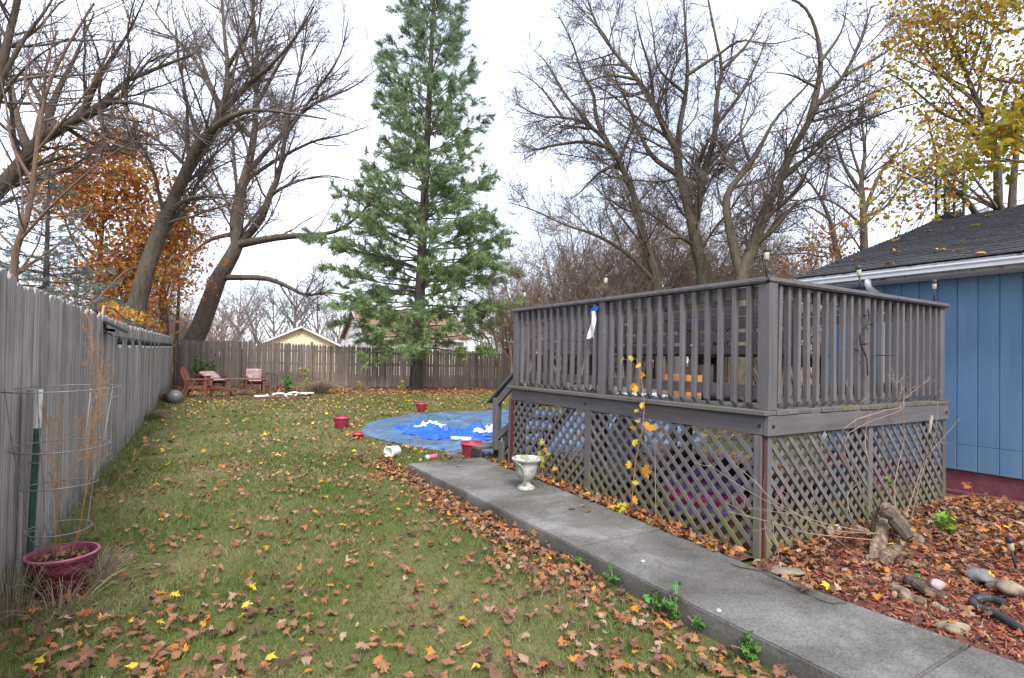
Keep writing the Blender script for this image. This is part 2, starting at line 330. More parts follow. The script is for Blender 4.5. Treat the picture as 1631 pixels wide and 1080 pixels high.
class MB:
    def __init__(s): s.v = []; s.f = []
    def add(s, v, f):
        n = len(s.v); s.v += [tuple(map(float, p)) for p in v]; s.f += [tuple(i + n for i in q) for q in f]; return s
    def box(s, x0, x1, y0, y1, z0, z1):
        return s.add([(x0, y0, z0), (x1, y0, z0), (x1, y1, z0), (x0, y1, z0), (x0, y0, z1), (x1, y0, z1), (x1, y1, z1), (x0, y1, z1)],
                     [(0, 3, 2, 1), (4, 5, 6, 7), (0, 1, 5, 4), (1, 2, 6, 5), (2, 3, 7, 6), (3, 0, 4, 7)])
    def beam(s, a, b, wd, ht, up=(0, 0, 1)):
        a, b = np.array(a, float), np.array(b, float); d = b - a; L = np.linalg.norm(d); d /= L; u = np.cross(d, up)
        if np.linalg.norm(u) < 1e-5: u = np.array([1., 0, 0])
        u /= np.linalg.norm(u); v = np.cross(u, d); P = []
        for e in (a, b):
            for su, sv in ((-1, -1), (1, -1), (1, 1), (-1, 1)): P.append(e + u * su * wd / 2 + v * sv * ht / 2)
        return s.add(P, [(3, 2, 1, 0), (4, 5, 6, 7), (0, 1, 5, 4), (1, 2, 6, 5), (2, 3, 7, 6), (3, 0, 4, 7)])
    def prism(s, poly, fn, t0, t1):      # poly of 2-D points, fn(u, v, t) -> xyz
        n = len(poly); P = [fn(u, v, t0) for u, v in poly] + [fn(u, v, t1) for u, v in poly]
        return s.add(P, [tuple(range(n))[::-1], tuple(range(n, 2 * n))] + [(i, (i + 1) % n, n + (i + 1) % n, n + i) for i in range(n)])
    def tube(s, pts, r, n=8, caps=True):
        pts = [np.array(p, float) for p in pts]; m = len(pts); rr = r if hasattr(r, '__len__') else [r] * m; P = []; u = None
        for i in range(m):
            d = pts[min(i + 1, m - 1)] - pts[max(i - 1, 0)]; d /= (np.linalg.norm(d) + 1e-9)
            if u is None: u, v = perp(d)
            else:
                u = u - d * (u @ d); u /= np.linalg.norm(u) + 1e-9; v = np.cross(d, u)
            for k in range(n):
                a = 2 * pi * k / n; P.append(pts[i] + (u * cos(a) + v * sin(a)) * rr[i])
        Fc = [(i * n + k, i * n + (k + 1) % n, (i + 1) * n + (k + 1) % n, (i + 1) * n + k) for i in range(m - 1) for k in range(n)]
        if caps: Fc += [tuple(range(n))[::-1], tuple(range((m - 1) * n, m * n))]
        return s.add(P, Fc)
    def lathe(s, prof, n=24, c=(0, 0, 0), wob=None):
        P = []; m = len(prof)
        for r, z in prof:
            for k in range(n):
                a = 2 * pi * k / n; q = r * (1 + (wob(a, z) if wob else 0)); P.append((c[0] + q * cos(a), c[1] + q * sin(a), c[2] + z))
        return s.add(P, [(i * n + k, i * n + (k + 1) % n, (i + 1) * n + (k + 1) % n, (i + 1) * n + k) for i in range(m - 1) for k in range(n)])
    def xf(s, M):
        s.v = [tuple(M @ Vector(p)) for p in s.v]; return s
    def mesh(s, name, mat, smooth=False, bevel=0., seg=1):
        me = bpy.data.meshes.new(name); me.from_pydata(s.v, [], s.f)
        if bevel:
            bm = bmesh.new(); bm.from_mesh(me); es = [e for e in bm.edges if len(e.link_faces) == 2 and e.calc_face_angle(0) > .5]
            bmesh.ops.bevel(bm, geom=es, offset=bevel, segments=seg, affect='EDGES', clamp_overlap=True); bm.to_mesh(me); bm.free()
        for m in (mat if isinstance(mat, (list, tuple)) else [mat]): me.materials.append(m)
        if smooth: me.polygons.foreach_set('use_smooth', [True] * len(me.polygons))
        me.update(); return me
    def build(s, name, mat, parent=None, smooth=False, bevel=0., loc=None, rot=None, seg=1):
        return link(name, s.mesh(name, mat, smooth, bevel, seg), parent, loc, rot)
def copy_tree(o, parent=None):
    c = o.copy(); C.objects.link(c); c.parent = parent
    for ch in list(o.children): copy_tree(ch, c)
    return c
def torus_pts(c, r, n=32, tilt=(0, 0), ph=0):
    return [(c[0] + r * cos(2 * pi * k / n + ph), c[1] + r * sin(2 * pi * k / n + ph), c[2] + r * (tilt[0] * cos(2 * pi * k / n + ph) + tilt[1] * sin(2 * pi * k / n + ph))) for k in range(n + 1)]
def catmull(ctrl, n):
    P = np.asarray(ctrl, float); P = np.vstack([2 * P[0] - P[1], P, 2 * P[-1] - P[-2]]); m = len(P) - 3; out_ = []
    for t in np.linspace(0, m - 1e-6, n):
        i = int(t); u = t - i; a, b, c, d = P[i:i + 4]
        out_.append(.5 * (2 * b + (c - a) * u + (2 * a - 5 * b + 4 * c - d) * u * u + (3 * b - a - 3 * c + d) * u ** 3))
    return np.array(out_)
def rand_unit(n):
    v = rng.normal(size=(n, 3)); return v / np.linalg.norm(v, axis=1)[:, None]

# batch tubes: P (N,n,3), Rr (N,n)
def tubes(P, Rr, s):
    Nn, n, _ = P.shape
    T = np.empty_like(P); T[:, 1:-1] = P[:, 2:] - P[:, :-2]; T[:, 0] = P[:, 1] - P[:, 0]; T[:, -1] = P[:, -1] - P[:, -2]
    T /= np.linalg.norm(T, axis=2, keepdims=True) + 1e-9
    ref = np.where(np.abs(T[:, :1, 2:3]) < .8, np.array([0, 0, 1.]), np.array([1., 0, 0])); ref = np.repeat(ref, n, 1)
    U = np.cross(T, ref); U /= np.linalg.norm(U, axis=2, keepdims=True) + 1e-9; Vv = np.cross(T, U)
    a = np.arange(s) * 2 * pi / s
    V = P[:, :, None, :] + Rr[:, :, None, None] * (U[:, :, None, :] * np.cos(a)[None, None, :, None] + Vv[:, :, None, :] * np.sin(a)[None, None, :, None])
    base = (np.arange(Nn) * n * s)[:, None, None] + (np.arange(n - 1) * s)[None, :, None]; k = np.arange(s)[None, None, :]; k2 = (np.arange(s) + 1)[None, None, :] % s
    Fq = np.stack([base + k, base + k2, base + s + k2, base + s + k], -1).reshape(-1, 4)
    return V.reshape(-1, 3), Fq
def join(parts):
    V = []; Fs = []; o = 0
    for v, f in parts: V.append(v); Fs.append(f + o); o += len(v)
    return np.vstack(V), np.vstack(Fs)
def spawn(P, Rr, m, t0, lens, ang, n, up=.25, wig=.12, rfac=.6, rmin=.004, tip=.3, tpow=1.):
    Nn, k, _ = P.shape
    pl = np.linalg.norm(np.diff(P, axis=1), axis=2).sum(1)
    wl = pl ** 1.1; q = Nn * m; idx = np.sort(rng.choice(Nn, q, p=wl / wl.sum())); ple = pl ** .7 * np.median(pl) ** .3
    t = t0 + (1 - t0) * rng.random(q) ** tpow; f = t * (k - 1); i = np.minimum(f.astype(int), k - 2); u = (f - i)[:, None]
    p = P[idx, i] * (1 - u) + P[idx, i + 1] * u; d = P[idx, i + 1] - P[idx, i]; d /= np.linalg.norm(d, axis=1)[:, None] + 1e-9
    r = Rr[idx, i] * (1 - u[:, 0]) + Rr[idx, i + 1] * u[:, 0]
    ax = rand_unit(q); ax -= d * (ax * d).sum(1)[:, None]; ax /= np.linalg.norm(ax, axis=1)[:, None] + 1e-9
    a = rng.uniform(ang[0], ang[1], q)[:, None]; d = d * np.cos(a) + ax * np.sin(a)
    L = ple[idx] * rng.uniform(lens[0], lens[1], q) * (1.12 - .62 * t)
    st = (L / (n - 1))[:, None]; Q = np.empty((q, n, 3)); Q[:, 0] = p
    for j in range(1, n):
        d = d + rand_unit(q) * wig * 1.6 + np.array([0, 0, up * .5]) * (1.2 / n); d /= np.linalg.norm(d, axis=1)[:, None]
        Q[:, j] = Q[:, j - 1] + d * st
    r0 = np.maximum(np.minimum(r * rfac, L * .0145 + .003), rmin)
    RR = r0[:, None] * np.linspace(1, tip, n)[None, :]
    return Q, RR
def limb_arr(ctrl, r0, r1, n=14, wob=.0):
    P = catmull(ctrl, n)
    if wob: P[1:-1] += rng.normal(size=(n - 2, 3)) * wob
    return P, np.linspace(1, 0, n) ** 1.25 * (r0 - r1) + r1


# ------------------------------------------------------------------ leaves (batched)
_half = [(0, 1), (.12, .62), (.30, .70), (.22, .36), (.52, .56), (.88, .46), (.64, .22), (.80, .0), (.42, -.06), (.46, -.32), (.10, -.2)]
LEAF_FULL = np.array(_half + [(0, -.55)] + [(-x, y) for x, y in _half[:0:-1]])
_h2 = [(0, 1), (.2, .45), (.82, .5), (.5, .02), (.42, -.32)]
LEAF_SIMPLE = np.array(_h2 + [(0, -.3)] + [(-x, y) for x, y in _h2[:0:-1]])
LCOL = np.array([(.25, .135, .08), (.29, .14, .07), (.34, .12, .045), (.11, .062, .044), (.17, .09, .058), (.38, .26, .18), (.52, .21, .04), (.66, .44, .05), (.36, .24, .16)])
def leaf_batch(Pn, size, tmpl, tilt=.5, curl=.5, weights=None, cols=LCOL, normals=None):
    n = len(Pn); k = len(tmpl)
    T2 = np.repeat(tmpl[None], n, 0) * (1 + rng.normal(size=(n, k, 1)) * .06); ctr = np.repeat(np.array([[[0, .12]]]), n, 0)
    L = np.concatenate([ctr, T2], 1); x, y = L[..., 0], L[..., 1]
    c1 = rng.normal(size=(n, 1)).clip(-1.2, 1.2) * curl; c2 = rng.normal(size=(n, 1)).clip(-1.2, 1.2) * curl; c3 = rng.normal(size=(n, 1)).clip(-1.2, 1.2) * curl * .6
    z = c1 * x * x + c2 * y * y * .6 + c3 * x * y + np.abs(x) * rng.normal(size=(n, 1)) * curl * .5 + rng.normal(size=x.shape) * .05 * (curl > .1)
    Q = np.stack([x * (1 - .25 * np.abs(c1)).clip(.4), y * (1 - .15 * np.abs(c2)).clip(.5), z], -1) * np.asarray(size).reshape(-1, 1, 1)
    yaw = rng.uniform(0, 2 * pi, n); tx = rng.normal(size=n) * tilt; ty = rng.normal(size=n) * tilt
    def rot(Q, a, i, j):
        c, s_ = np.cos(a)[:, None], np.sin(a)[:, None]; A, B = Q[..., i].copy(), Q[..., j].copy(); Q[..., i] = A * c - B * s_; Q[..., j] = A * s_ + B * c
    rot(Q, tx, 1, 2); rot(Q, ty, 0, 2); rot(Q, yaw, 0, 1)
    V = Q + np.asarray(Pn)[:, None, :]
    b = (np.arange(n) * (k + 1))[:, None]; a = np.arange(k)[None]
    Fc = np.stack([np.repeat(b, k, 1), b + 1 + a, b + 1 + (a + 1) % k], -1).reshape(-1, 3)
    wgt = np.asarray(weights if weights is not None else np.ones(len(cols)), float); wgt /= wgt.sum()
    ci = rng.choice(len(cols), n, p=wgt); col = np.asarray(cols)[ci] * rng.uniform(.72, 1.25, (n, 1))
    colv = np.repeat(col[:, None], k + 1, 1) * (1 + rng.normal(size=(n, k + 1, 1)) * .10)
    return V.reshape(-1, 3), Fc, colv.reshape(-1, 3).clip(0.01, .9)
LEAF_OVAL = np.array([(0, 1), (.32, .62), (.48, .2), (.40, -.2), (.15, -.5), (0, -.55), (-.2, -.45), (-.42, -.15), (-.5, .25), (-.3, .68)])
def seat_leaves(V, k, n, zf):      # lift each leaf so that its lowest point touches the ground under it
    Q = V.reshape(n, k, 3); lo_ = Q[..., 2].min(1); Q[..., 2] += (zf - lo_)[:, None]; return Q.reshape(-1, 3)

# ================================================================== THE SETTING
def zg(x, y):
    x = np.asarray(x, float); y = np.asarray(y, float)
    z = .012 * np.sin(x * 1.7 + y * .6) * np.sin(y * 1.1 - x * .4)
    return z - .06 * np.exp(-((x - 2.33) / .28) ** 2) * (1 / (1 + np.exp((y - 6.4) * 3))) * (1 / (1 + np.exp(-(y + 2) * 3)))
def axis_pts(lo_, hi, a, b, st):
    near = np.arange(a, b + 1e-6, st); k = np.geomspace(st, abs(lo_ - a), 14); k2 = np.geomspace(st, hi - b, 14)
    return np.concatenate([(a - k)[::-1], near, b + k2])
gx = axis_pts(-400, 400, -1.5, 9, .12); gy = axis_pts(-400, 400, 0, 25, .16)
XX, YY = np.meshgrid(gx, gy); V = np.stack([XX, YY, zg(XX, YY)], -1).reshape(-1, 3); nx_, ny_ = len(gx), len(gy)
ii = (np.arange(ny_ - 1)[:, None] * nx_ + np.arange(nx_ - 1)[None]).ravel(); Fq = np.stack([ii, ii + 1, ii + nx_ + 1, ii + nx_], -1)
lawn = tag(link('lawn', nmesh('lawn', V, Fq, MT['lawn'], smooth=True)), kind='structure')

# sidewalk of cast slabs
sw = thing('sidewalk', None, None); sw['kind'] = 'structure'
def sw_right(y): return float(np.interp(y, [-1, .9, 1.9, 6.45], [3.30, 3.27, 3.22, 3.50]))
def sw_left(y): return float(np.interp(y, [-1, 1.3, 3.2, 6.45], [2.42, 2.43, 2.44, 2.47]))
ysl = [-1.2, 1.09, 3.06, 4.95, 6.44]
for a, b in zip(ysl[:-1], ysl[1:]):
    a2, b2 = a + .003, b - .003
    mb = MB(); poly = [(sw_left(a2), a2), (sw_right(a2), a2)] + [(sw_right(y), y) for y in np.linspace(a2, b2, 5)[1:-1]] + [(sw_right(b2), b2), (sw_left(b2), b2 + (0 if b2 < 6 else .02))]
    dz = random.uniform(-.003, .003)
    mb.prism(poly, lambda u, v, t: (u, v, t), -.14, .07 + dz); mb.build('slab', MT['concrete'], sw, bevel=.008, seg=2)
mb = MB(); mb.box(2.52, 3.2, -1.2, 6.40, -.12, .058); mb.build('joint_filler', MT['concrete'], sw)

# mulch bed in front of the house
def bed_z(x, y):
    return .035 + .03 * np.sin(x * 3.1 + 1) * np.sin(y * 3.7) + .02 * np.exp(-(((x - 4.9) / .8) ** 2 + ((y - 2.05) / .4) ** 2)) + .03 * np.exp(-((x - 5.6) / 1.2) ** 2)
bx = np.linspace(3.24, 7.13, 60); by = np.linspace(-1.2, 2.33, 56); XX, YY = np.meshgrid(bx, by); ZZ = bed_z(XX, YY)
ZZ -= .07 * np.exp(-((XX - 3.24) / .07) ** 2)
V = np.stack([XX, YY, ZZ], -1).reshape(-1, 3); ii = (np.arange(55)[:, None] * 60 + np.arange(59)[None]).ravel(); Fq = np.stack([ii, ii + 1, ii + 61, ii + 60], -1)
tag(link('mulch_bed', nmesh('mulch_bed', V, Fq, MT['bed'], smooth=True)), kind='structure')
bx = np.linspace(3.2, 7.1, 40); by = np.linspace(2.36, 6.3, 40); XX, YY = np.meshgrid(bx, by); ZZ = .016 + .012 * np.sin(XX * 5) * np.sin(YY * 4.3)
ZZ = np.where(XX < 3.5, ZZ + .03, ZZ)
V = np.stack([XX, YY, ZZ], -1).reshape(-1, 3); ii = (np.arange(39)[:, None] * 40 + np.arange(39)[None]).ravel(); Fq = np.stack([ii, ii + 1, ii + 41, ii + 40], -1)
tag(link('bare_soil', nmesh('bare_soil', V, Fq, MT['bed'], smooth=True)), kind='structure')

# ------------------------------------------------------------------ left board fence
FA, FB = np.array([-.8, 3.9]), np.array([-.12, 26.9]); fd = (FB - FA) / np.linalg.norm(FB - FA); fang = atan2(fd[1], fd[0]); fn = np.array([fd[1], -fd[0]])   # fn -> yard side
F0 = FA - fd * 2.4
def fence_pt(px, py, off=0.):
    r = ray(px, py); n = np.array([-fd[1], fd[0]]); t = (n @ (FA + fn * off)) / (n @ r[:2]); return np.array([0, 0, CH]) + r * t
bf = thing('board_fence', 'tall weathered grey board fence along the left side of the yard', 'fence', (F0[0], F0[1], 0), fang)
bvar = []
for k in range(9):
    wd = random.uniform(.126, .139); j = lambda: random.uniform(-.012, .012)
    poly = [(0, .0), (wd, .0), (wd, 1.0 - .016 + j() * .7), (wd - .022, 1.0 + j() * .5), (wd * .55, 1.0 + j() * .6), (.02, 1.0 + j() * .5), (0, 1.0 - .018 + j() * .7)]
    mb = MB(); bow = random.uniform(-.004, .004)
    mb.prism(poly, lambda u, v, t: (u, t + bow * v, v), 0, .018); bvar.append(mb.mesh('board', MT['fence'], bevel=.0025))
s_ = 0.
LF = float(np.linalg.norm(FB - F0))
while s_ < LF - .05:
    o = link('board', random.choice(bvar), bf, (s_, random.uniform(-.004, .006), -.03))
    y = (F0 + fd * s_)[1]; h = 1.79 + .21 * min(1, max(0, (y - 10) / 16)) + random.uniform(-.016, .014) + (.03 if y < 4.15 else 0)
    o.scale = (1, 1, h + .03); o.rotation_euler = (0, random.uniform(-.006, .006), 0); s_ += .1405
for z in (.35, 1.0, 1.62):
    mb = MB(); mb.box(0, LF, .024, .062, z, z + .085); mb.build('rail', MT['fence'], bf)
for k in range(11):
    mb = MB(); x = k * 2.44 + .4; mb.box(x, x + .09, .064, .15, -.05, 1.75); mb.build('post', MT['fence'], bf, bevel=.004)
mb = MB(); mb.tube([(LF - .12, -.05, -.02), (LF - .12, -.05, 1.92)], .03, 8); mb.build('corner_pole', MT['rust'], bf, smooth=False)

# ------------------------------------------------------------------ back picket fence
E0, E1 = np.array([-.14, 26.95]), np.array([13.36, 21.8]); ed = (E1 - E0) / np.linalg.norm(E1 - E0); eang = atan2(ed[1], ed[0])
pf = thing('picket_fence', 'brown stockade picket fence with pointed tops across the back of the yard', 'fence', (E0[0], E0[1], 0), eang)
pvar = []
for k in range(6):
    wd = random.uniform(.098, .112); c = wd / 2
    poly = [(0, 0), (wd, 0), (wd, .955), (c + .012, .996), (c, 1.), (c - .012, .996), (0, .955)]
    mb = MB(); mb.prism(poly, lambda u, v, t: (u, t, v), 0, .02); pvar.append(mb.mesh('picket', MT['picket'], bevel=.003))
def back_h(x): return float(np.interp(x, [0, 2.7, 5, 7.6, 11.3, 13.4, 20], [1.92, 1.97, 1.84, 1.79, 1.69, 1.67, 1.62]))
s_ = .05; LB = 22.
k = 0
while s_ < LB:
    x = (E0 + ed * s_)[0]; o = link('picket', random.choice(pvar), pf, (s_, random.uniform(-.006, .006), -.02)); o.scale = (1, 1, back_h(x) + random.uniform(-.02, .02) + .02)
    o.rotation_euler = (0, random.uniform(-.01, .01), 0); s_ += random.choice([.108, .110, .112, .118])
for z in (.3, .95, 1.5):
    mb = MB(); mb.box(0, LB, .032, .075, z, z + .08); mb.build('rail', MT['picket'], pf)
for k in range(9):
    mb = MB(); x = k * 2.44 + .2; mb.box(x, x + .09, .08, .17, -.05, 1.6); mb.build('post', MT['picket'], pf)
mb = MB(); x = np.linalg.norm(np.array([5.0, 24.97]) - E0); mb.box(x, x + .09, -.10, -.012, -.05, 1.95); mb.build('front_post', MT['picket'], pf, bevel=.006)

# ------------------------------------------------------------------ house on the right
hs = thing('blue_house', 'low blue house with grooved siding, maroon foundation and dark shingle roof', 'house', (7.15, 3.94, 0))
HX, HY, HL = 7.15, 3.94, 9.0     # wall plane, far corner, length toward the camera side
def hp(x, y, z): return (x - HX, y - HY, z)
yy = HY; k = 0
while yy > HY - HL:
    p = .178; mb = MB(); mb.box(0, .02, yy - p + .004 - HY, yy - .004 - HY, .29, .558); mb.build('siding_panel', MT['siding'], hs, bevel=.003)
    mb = MB(); mb.box(0, .02, yy - p + .004 - HY, yy - .004 - HY, .562, 2.44); mb.build('siding_panel', MT['siding'], hs, bevel=.003)
    yy -= p
mb = MB(); mb.box(.011, 7.3, -HL, 0.0, .285, 2.46); mb.build('wall_core', MT['siding'], hs)
mb = MB(); mb.box(-.014, .03, -.05, .012, .30, 2.42); mb.build('corner_trim', MT['white_trim'], hs, bevel=.003)
mb = MB(); mb.box(.03, 7.3, -HL, -.02, -.2, .283); mb.build('foundation', MT['foundation'], hs, bevel=.006)
mb = MB(); mb.box(-.03, .03, -HL, -.02, -.1, .07); mb.build('foundation_ledge', MT['foundation'], hs, bevel=.012)
EX, EZ = 6.80, 2.49; RY = 4.10
rp_ = vy(1493, 352, RY); RX, RZ = float(rp_[0]), float(rp_[2])
sl = (RZ - EZ) / (RX - EX); LS = sqrt((RX - EX) ** 2 + (RZ - EZ) ** 2); du = np.array([(RX - EX) / LS, (RZ - EZ) / LS]); nrm = np.array([-du[1], du[0]])
mb = MB(); mb.prism([(EX, EZ - .03), (RX, RZ - .03), (RX, RZ - .14), (EX, EZ - .14)], lambda u, v, t: hp(u, t, v), HY - HL, RY - .01); mb.build('roof_deck', MT['fascia_worn'], hs)
ncr = int(LS / .125)
for k in range(ncr):
    a0 = k * .125 - .03; a1 = a0 + .15; Vs = MB(); y = RY + .02; hgt = .010
    off = (k % 2) * .15
    y0 = RY + .015 - HY; 
    while y > HY - HL:
        y2 = max(HY - HL, y - (.30 if y < RY else .15 + off * .5)); tz = random.uniform(0, .006)
        P = []
        for (s, lift) in ((a0, .022 + tz), (a1, .004 + tz)):
            for yv in (y - .003, y2 + .003):
                q = np.array([EX, EZ]) + du * s + nrm * lift; P.append(hp(q[0], yv, q[1]))
        for (s, lift) in ((a0, .006 + tz), (a1, -.004 + tz)):
            for yv in (y - .003, y2 + .003):
                q = np.array([EX, EZ]) + du * s + nrm * lift; P.append(hp(q[0], yv, q[1]))
        Vs.add(P, [(0, 1, 3, 2), (4, 6, 7, 5), (0, 4, 5, 1), (1, 5, 7, 3), (2, 3, 7, 6), (0, 2, 6, 4)])
        y = y2
    Vs.build('shingle_row', MT['shingle'], hs)
mb = MB(); mb.prism([(RX, RZ), (2 * RX - EX, EZ), (2 * RX - EX, EZ - .14), (RX, RZ - .14)], lambda u, v, t: hp(u, t, v), HY - HL, RY); mb.build('rear_roof', MT['shingle'], hs)
mb = MB(); mb.prism([(EX, EZ - .145), (RX, RZ - .15), (2 * RX - EX, EZ - .145), (2 * RX - EX, 2.40), (EX + .4, 2.40)], lambda u, v, t: hp(u, t, v), HY - .1, HY - .01); mb.build('gable_wall', MT['siding'], hs)
mb = MB(); mb.prism([(EX - .02, EZ + .006), (RX, RZ + .006), (RX, RZ - .15), (EX - .02, EZ - .14)], lambda u, v, t: hp(u, t, v), RY, RY + .02); mb.build('rake_board', MT['fascia_worn'], hs)
mb = MB(); mb.box(EX - HX - .005, EX - HX + .02, -HL, RY - HY - .012, EZ - .10, EZ - .012); mb.build('fascia_board', MT['fascia_worn'], hs)
mb = MB(); gp = [(-.105, .065), (-.105, .05), (-.085, .03), (-.085, .0), (-.008, -.0), (-.008, .075), (-.012, .075), (-.012, .006), (-.079, .006), (-.079, .034), (-.098, .054), (-.098, .065)]
mb.prism(gp, lambda u, v, t: hp(EX + u, t, EZ - .115 + v), HY - HL, RY - .02); mb.build('gutter', MT['gutter'], hs)
mb = MB(); mb.box(EX - HX + .022, -.002, -HL, RY - HY - .015, EZ - .145, EZ - .125); mb.build('soffit', MT['white_trim'], hs)
yd = 3.22; mb = MB(); mb.tube([hp(EX - .05, yd, EZ - .118), hp(EX - .05, yd, EZ - .17), hp(EX - .02, yd - .0, EZ - .215), hp(HX - .1, yd - .0, EZ - .29), hp(HX - .06, yd, EZ - .35), hp(HX - .05, yd, EZ - .45), hp(HX - .05, yd, .2)], .034, 12)
mb.build('downspout', MT['gutter'], hs, smooth=True)
for px, py in ((1480, 371), (1556, 363), (1573, 347), (1425, 388), (1430, 405), (1502, 402), (1528, 403), (1365, 417), (1415, 424), (1560, 408)):
    # a leaf on the roof plane
    d = ray(px, py); A = np.array([EX, 0, EZ]); nn = np.array([nrm[0], 0, nrm[1]]); t = ((A - np.array([0, 0, CH])) @ nn) / (d @ nn); p = np.array([0, 0, CH]) + d * t + nn * .04
    v, f, c = leaf_batch(p[None], [.075], LEAF_FULL, .15, .3, [0, .5, 0, 0, 0, 0, 2, 3, 0]); o = link('fallen_leaf', nmesh('fallen_leaf', v - np.array([HX, HY, 0]), f, MT['leaf'], col=c), hs)

# ------------------------------------------------------------------ raised deck
X0, X1, Y0, Y1, ZD = 3.5, 6.36, 2.34, 5.72, 1.062
dk = thing('raised_deck', 'grey painted raised deck with baluster railing and lattice skirt', 'deck', (X0, Y0, 0))
def D(mb, name, mat, parent=None, **k):
    if parent is None or parent is dk: mb.v = [(x - X0, y - Y0, z) for x, y, z in mb.v]
    return mb.build(name, MT[mat], parent or dk, **k)
nb = 21; pitch = (X1 + .06 - 3.45) / nb
for k in range(nb):
    a = 3.45 + k * pitch; mb = MB(); e = random.uniform(-.008, .008); dz = random.uniform(-.002, .002)
    mb.box(a, a + pitch - .007, Y0 - .045 + e, Y1 + .02 + e, ZD - .034 + dz, ZD + dz); D(mb, 'deck_board', 'decktop', bevel=.004)
for mbv, nm, mt in (((X0 + .002, X0 + .04, Y0, Y1, .888, 1.026), 'fascia_board', 'deck_y'), ((X0 + .0, X1, Y0 - .04, Y0 - .002, .886, 1.026), 'fascia_board', 'deck_x'),
                    ((X1 - .04, X1, Y0 + .002, Y1, .888, 1.026), 'fascia_board', 'deck_y'), ((X0 + .042, X1 - .042, Y1 - .04, Y1 - .002, .888, 1.026), 'fascia_board', 'deck_x')):
    D(MB().box(*mbv), nm, mt, bevel=.004)
for (x, y, z, ax) in ((X0 + .001, Y0 + .03, .955, 0), (X0 + .05, Y0 - .041, .955, 1), (X1 - .06, Y0 - .041, .955, 1), (X0 + .001, 4.3, .955, 0)):
    a = np.array([x, y, z]); b = a + (np.array([-.008, 0, 0]) if ax == 0 else np.array([0, -.008, 0])); D(MB().tube([a, b], .012, 10), 'bolt', 'brass')
for x in np.arange(X0 + .45, X1 - .1, .42): D(MB().box(x, x + .038, Y0 + .0, Y1 - .045, .89, 1.02), 'joist', 'deck_y')
# posts
PS = .088
def post(x, y, z0, z1, ww=PS): D(MB().box(x - ww / 2, x + ww / 2, y - ww / 2, y + ww / 2, z0, z1), 'post', 'deck', bevel=.005)
post(X0 + .045, Y0 + .005, ZD, 1.955, .095); post(3.54, 4.06, ZD, 1.955); post(3.54, 5.63, ZD, 1.955); post(4.88, 2.365, ZD, 1.955, .082); post(6.29, 2.37, ZD, 1.955)
post(6.29, 4.05, ZD, 1.955); post(6.29, 5.63, ZD, 1.955)
for x in (3.60, 4.95, 6.28):
    for y in (2.44, 4.25, 5.65): post(x, y, -.1, .885)
# balusters: square sticks with a bevelled foot, one shared mesh
mb = MB(); hw = .0185; mb.add([(-hw, -hw, .045), (hw, -hw, .0), (hw, hw, .0), (-hw, hw, .045), (-hw, -hw, .885), (hw, -hw, .885), (hw, hw, .885), (-hw, hw, .885)],
    [(0, 3, 2, 1), (4, 5, 6, 7), (0, 1, 5, 4), (1, 2, 6, 5), (2, 3, 7, 6), (3, 0, 4, 7)])
mbx = mb.mesh('baluster', MT['deck'], bevel=.002)
def balu(x, y, rz): o = link('baluster', mbx, dk, (x - X0, y - Y0, ZD + .006 + random.uniform(-.006, .004)), (random.uniform(-.006, .006), random.uniform(-.006, .006), rz))
for y in np.linspace(Y0 + .01, 4.06, 15)[1:-1]: balu(3.523, y, 0)
for y in np.linspace(4.06, 5.63, 14)[1:-1]: balu(3.523, y, 0)
for x in np.linspace(3.545, 4.88, 12)[1:-1]: balu(x, Y0 + .006, pi / 2)
for x in np.linspace(4.88, 6.29, 12)[1:-1]: balu(x, Y0 + .006, pi / 2)
# rails behind the balusters
for z0, z1 in ((1.15, 1.235), (1.86, 1.945)):
    D(MB().box(3.545, 3.58, Y0 + .06, 4.01, z0, z1), 'rail', 'deck_y', bevel=.003); D(MB().box(3.545, 3.58, 4.11, 5.58, z0, z1), 'rail', 'deck_y', bevel=.003)
    D(MB().box(3.6, 4.835, Y0 + .03, Y0 + .065, z0, z1), 'rail', 'deck_x', bevel=.003); D(MB().box(4.925, 6.24, Y0 + .03, Y0 + .065, z0, z1), 'rail', 'deck_x', bevel=.003)
D(MB().box(6.27, 6.305, Y0 + .07, 5.58, 1.84, 1.93), 'rail', 'dark_board', bevel=.003); D(MB().box(6.25, 6.33, Y0 + .07, 5.66, 1.958, 1.995), 'rail', 'dark_board', bevel=.004)
# caps, mitred at the corner
def cap(poly): D(MB().prism(poly, lambda u, v, t: (u, v, t), 1.958, 1.998), 'rail_cap', 'cap', bevel=.011, seg=3)
cap([(3.470, Y0 - .045), (3.605, Y0 + .09), (3.605, 5.70), (3.470, 5.70)]); cap([(3.474, Y0 - .049), (6.37, Y0 - .049), (6.37, Y0 + .086), (3.609, Y0 + .086)])
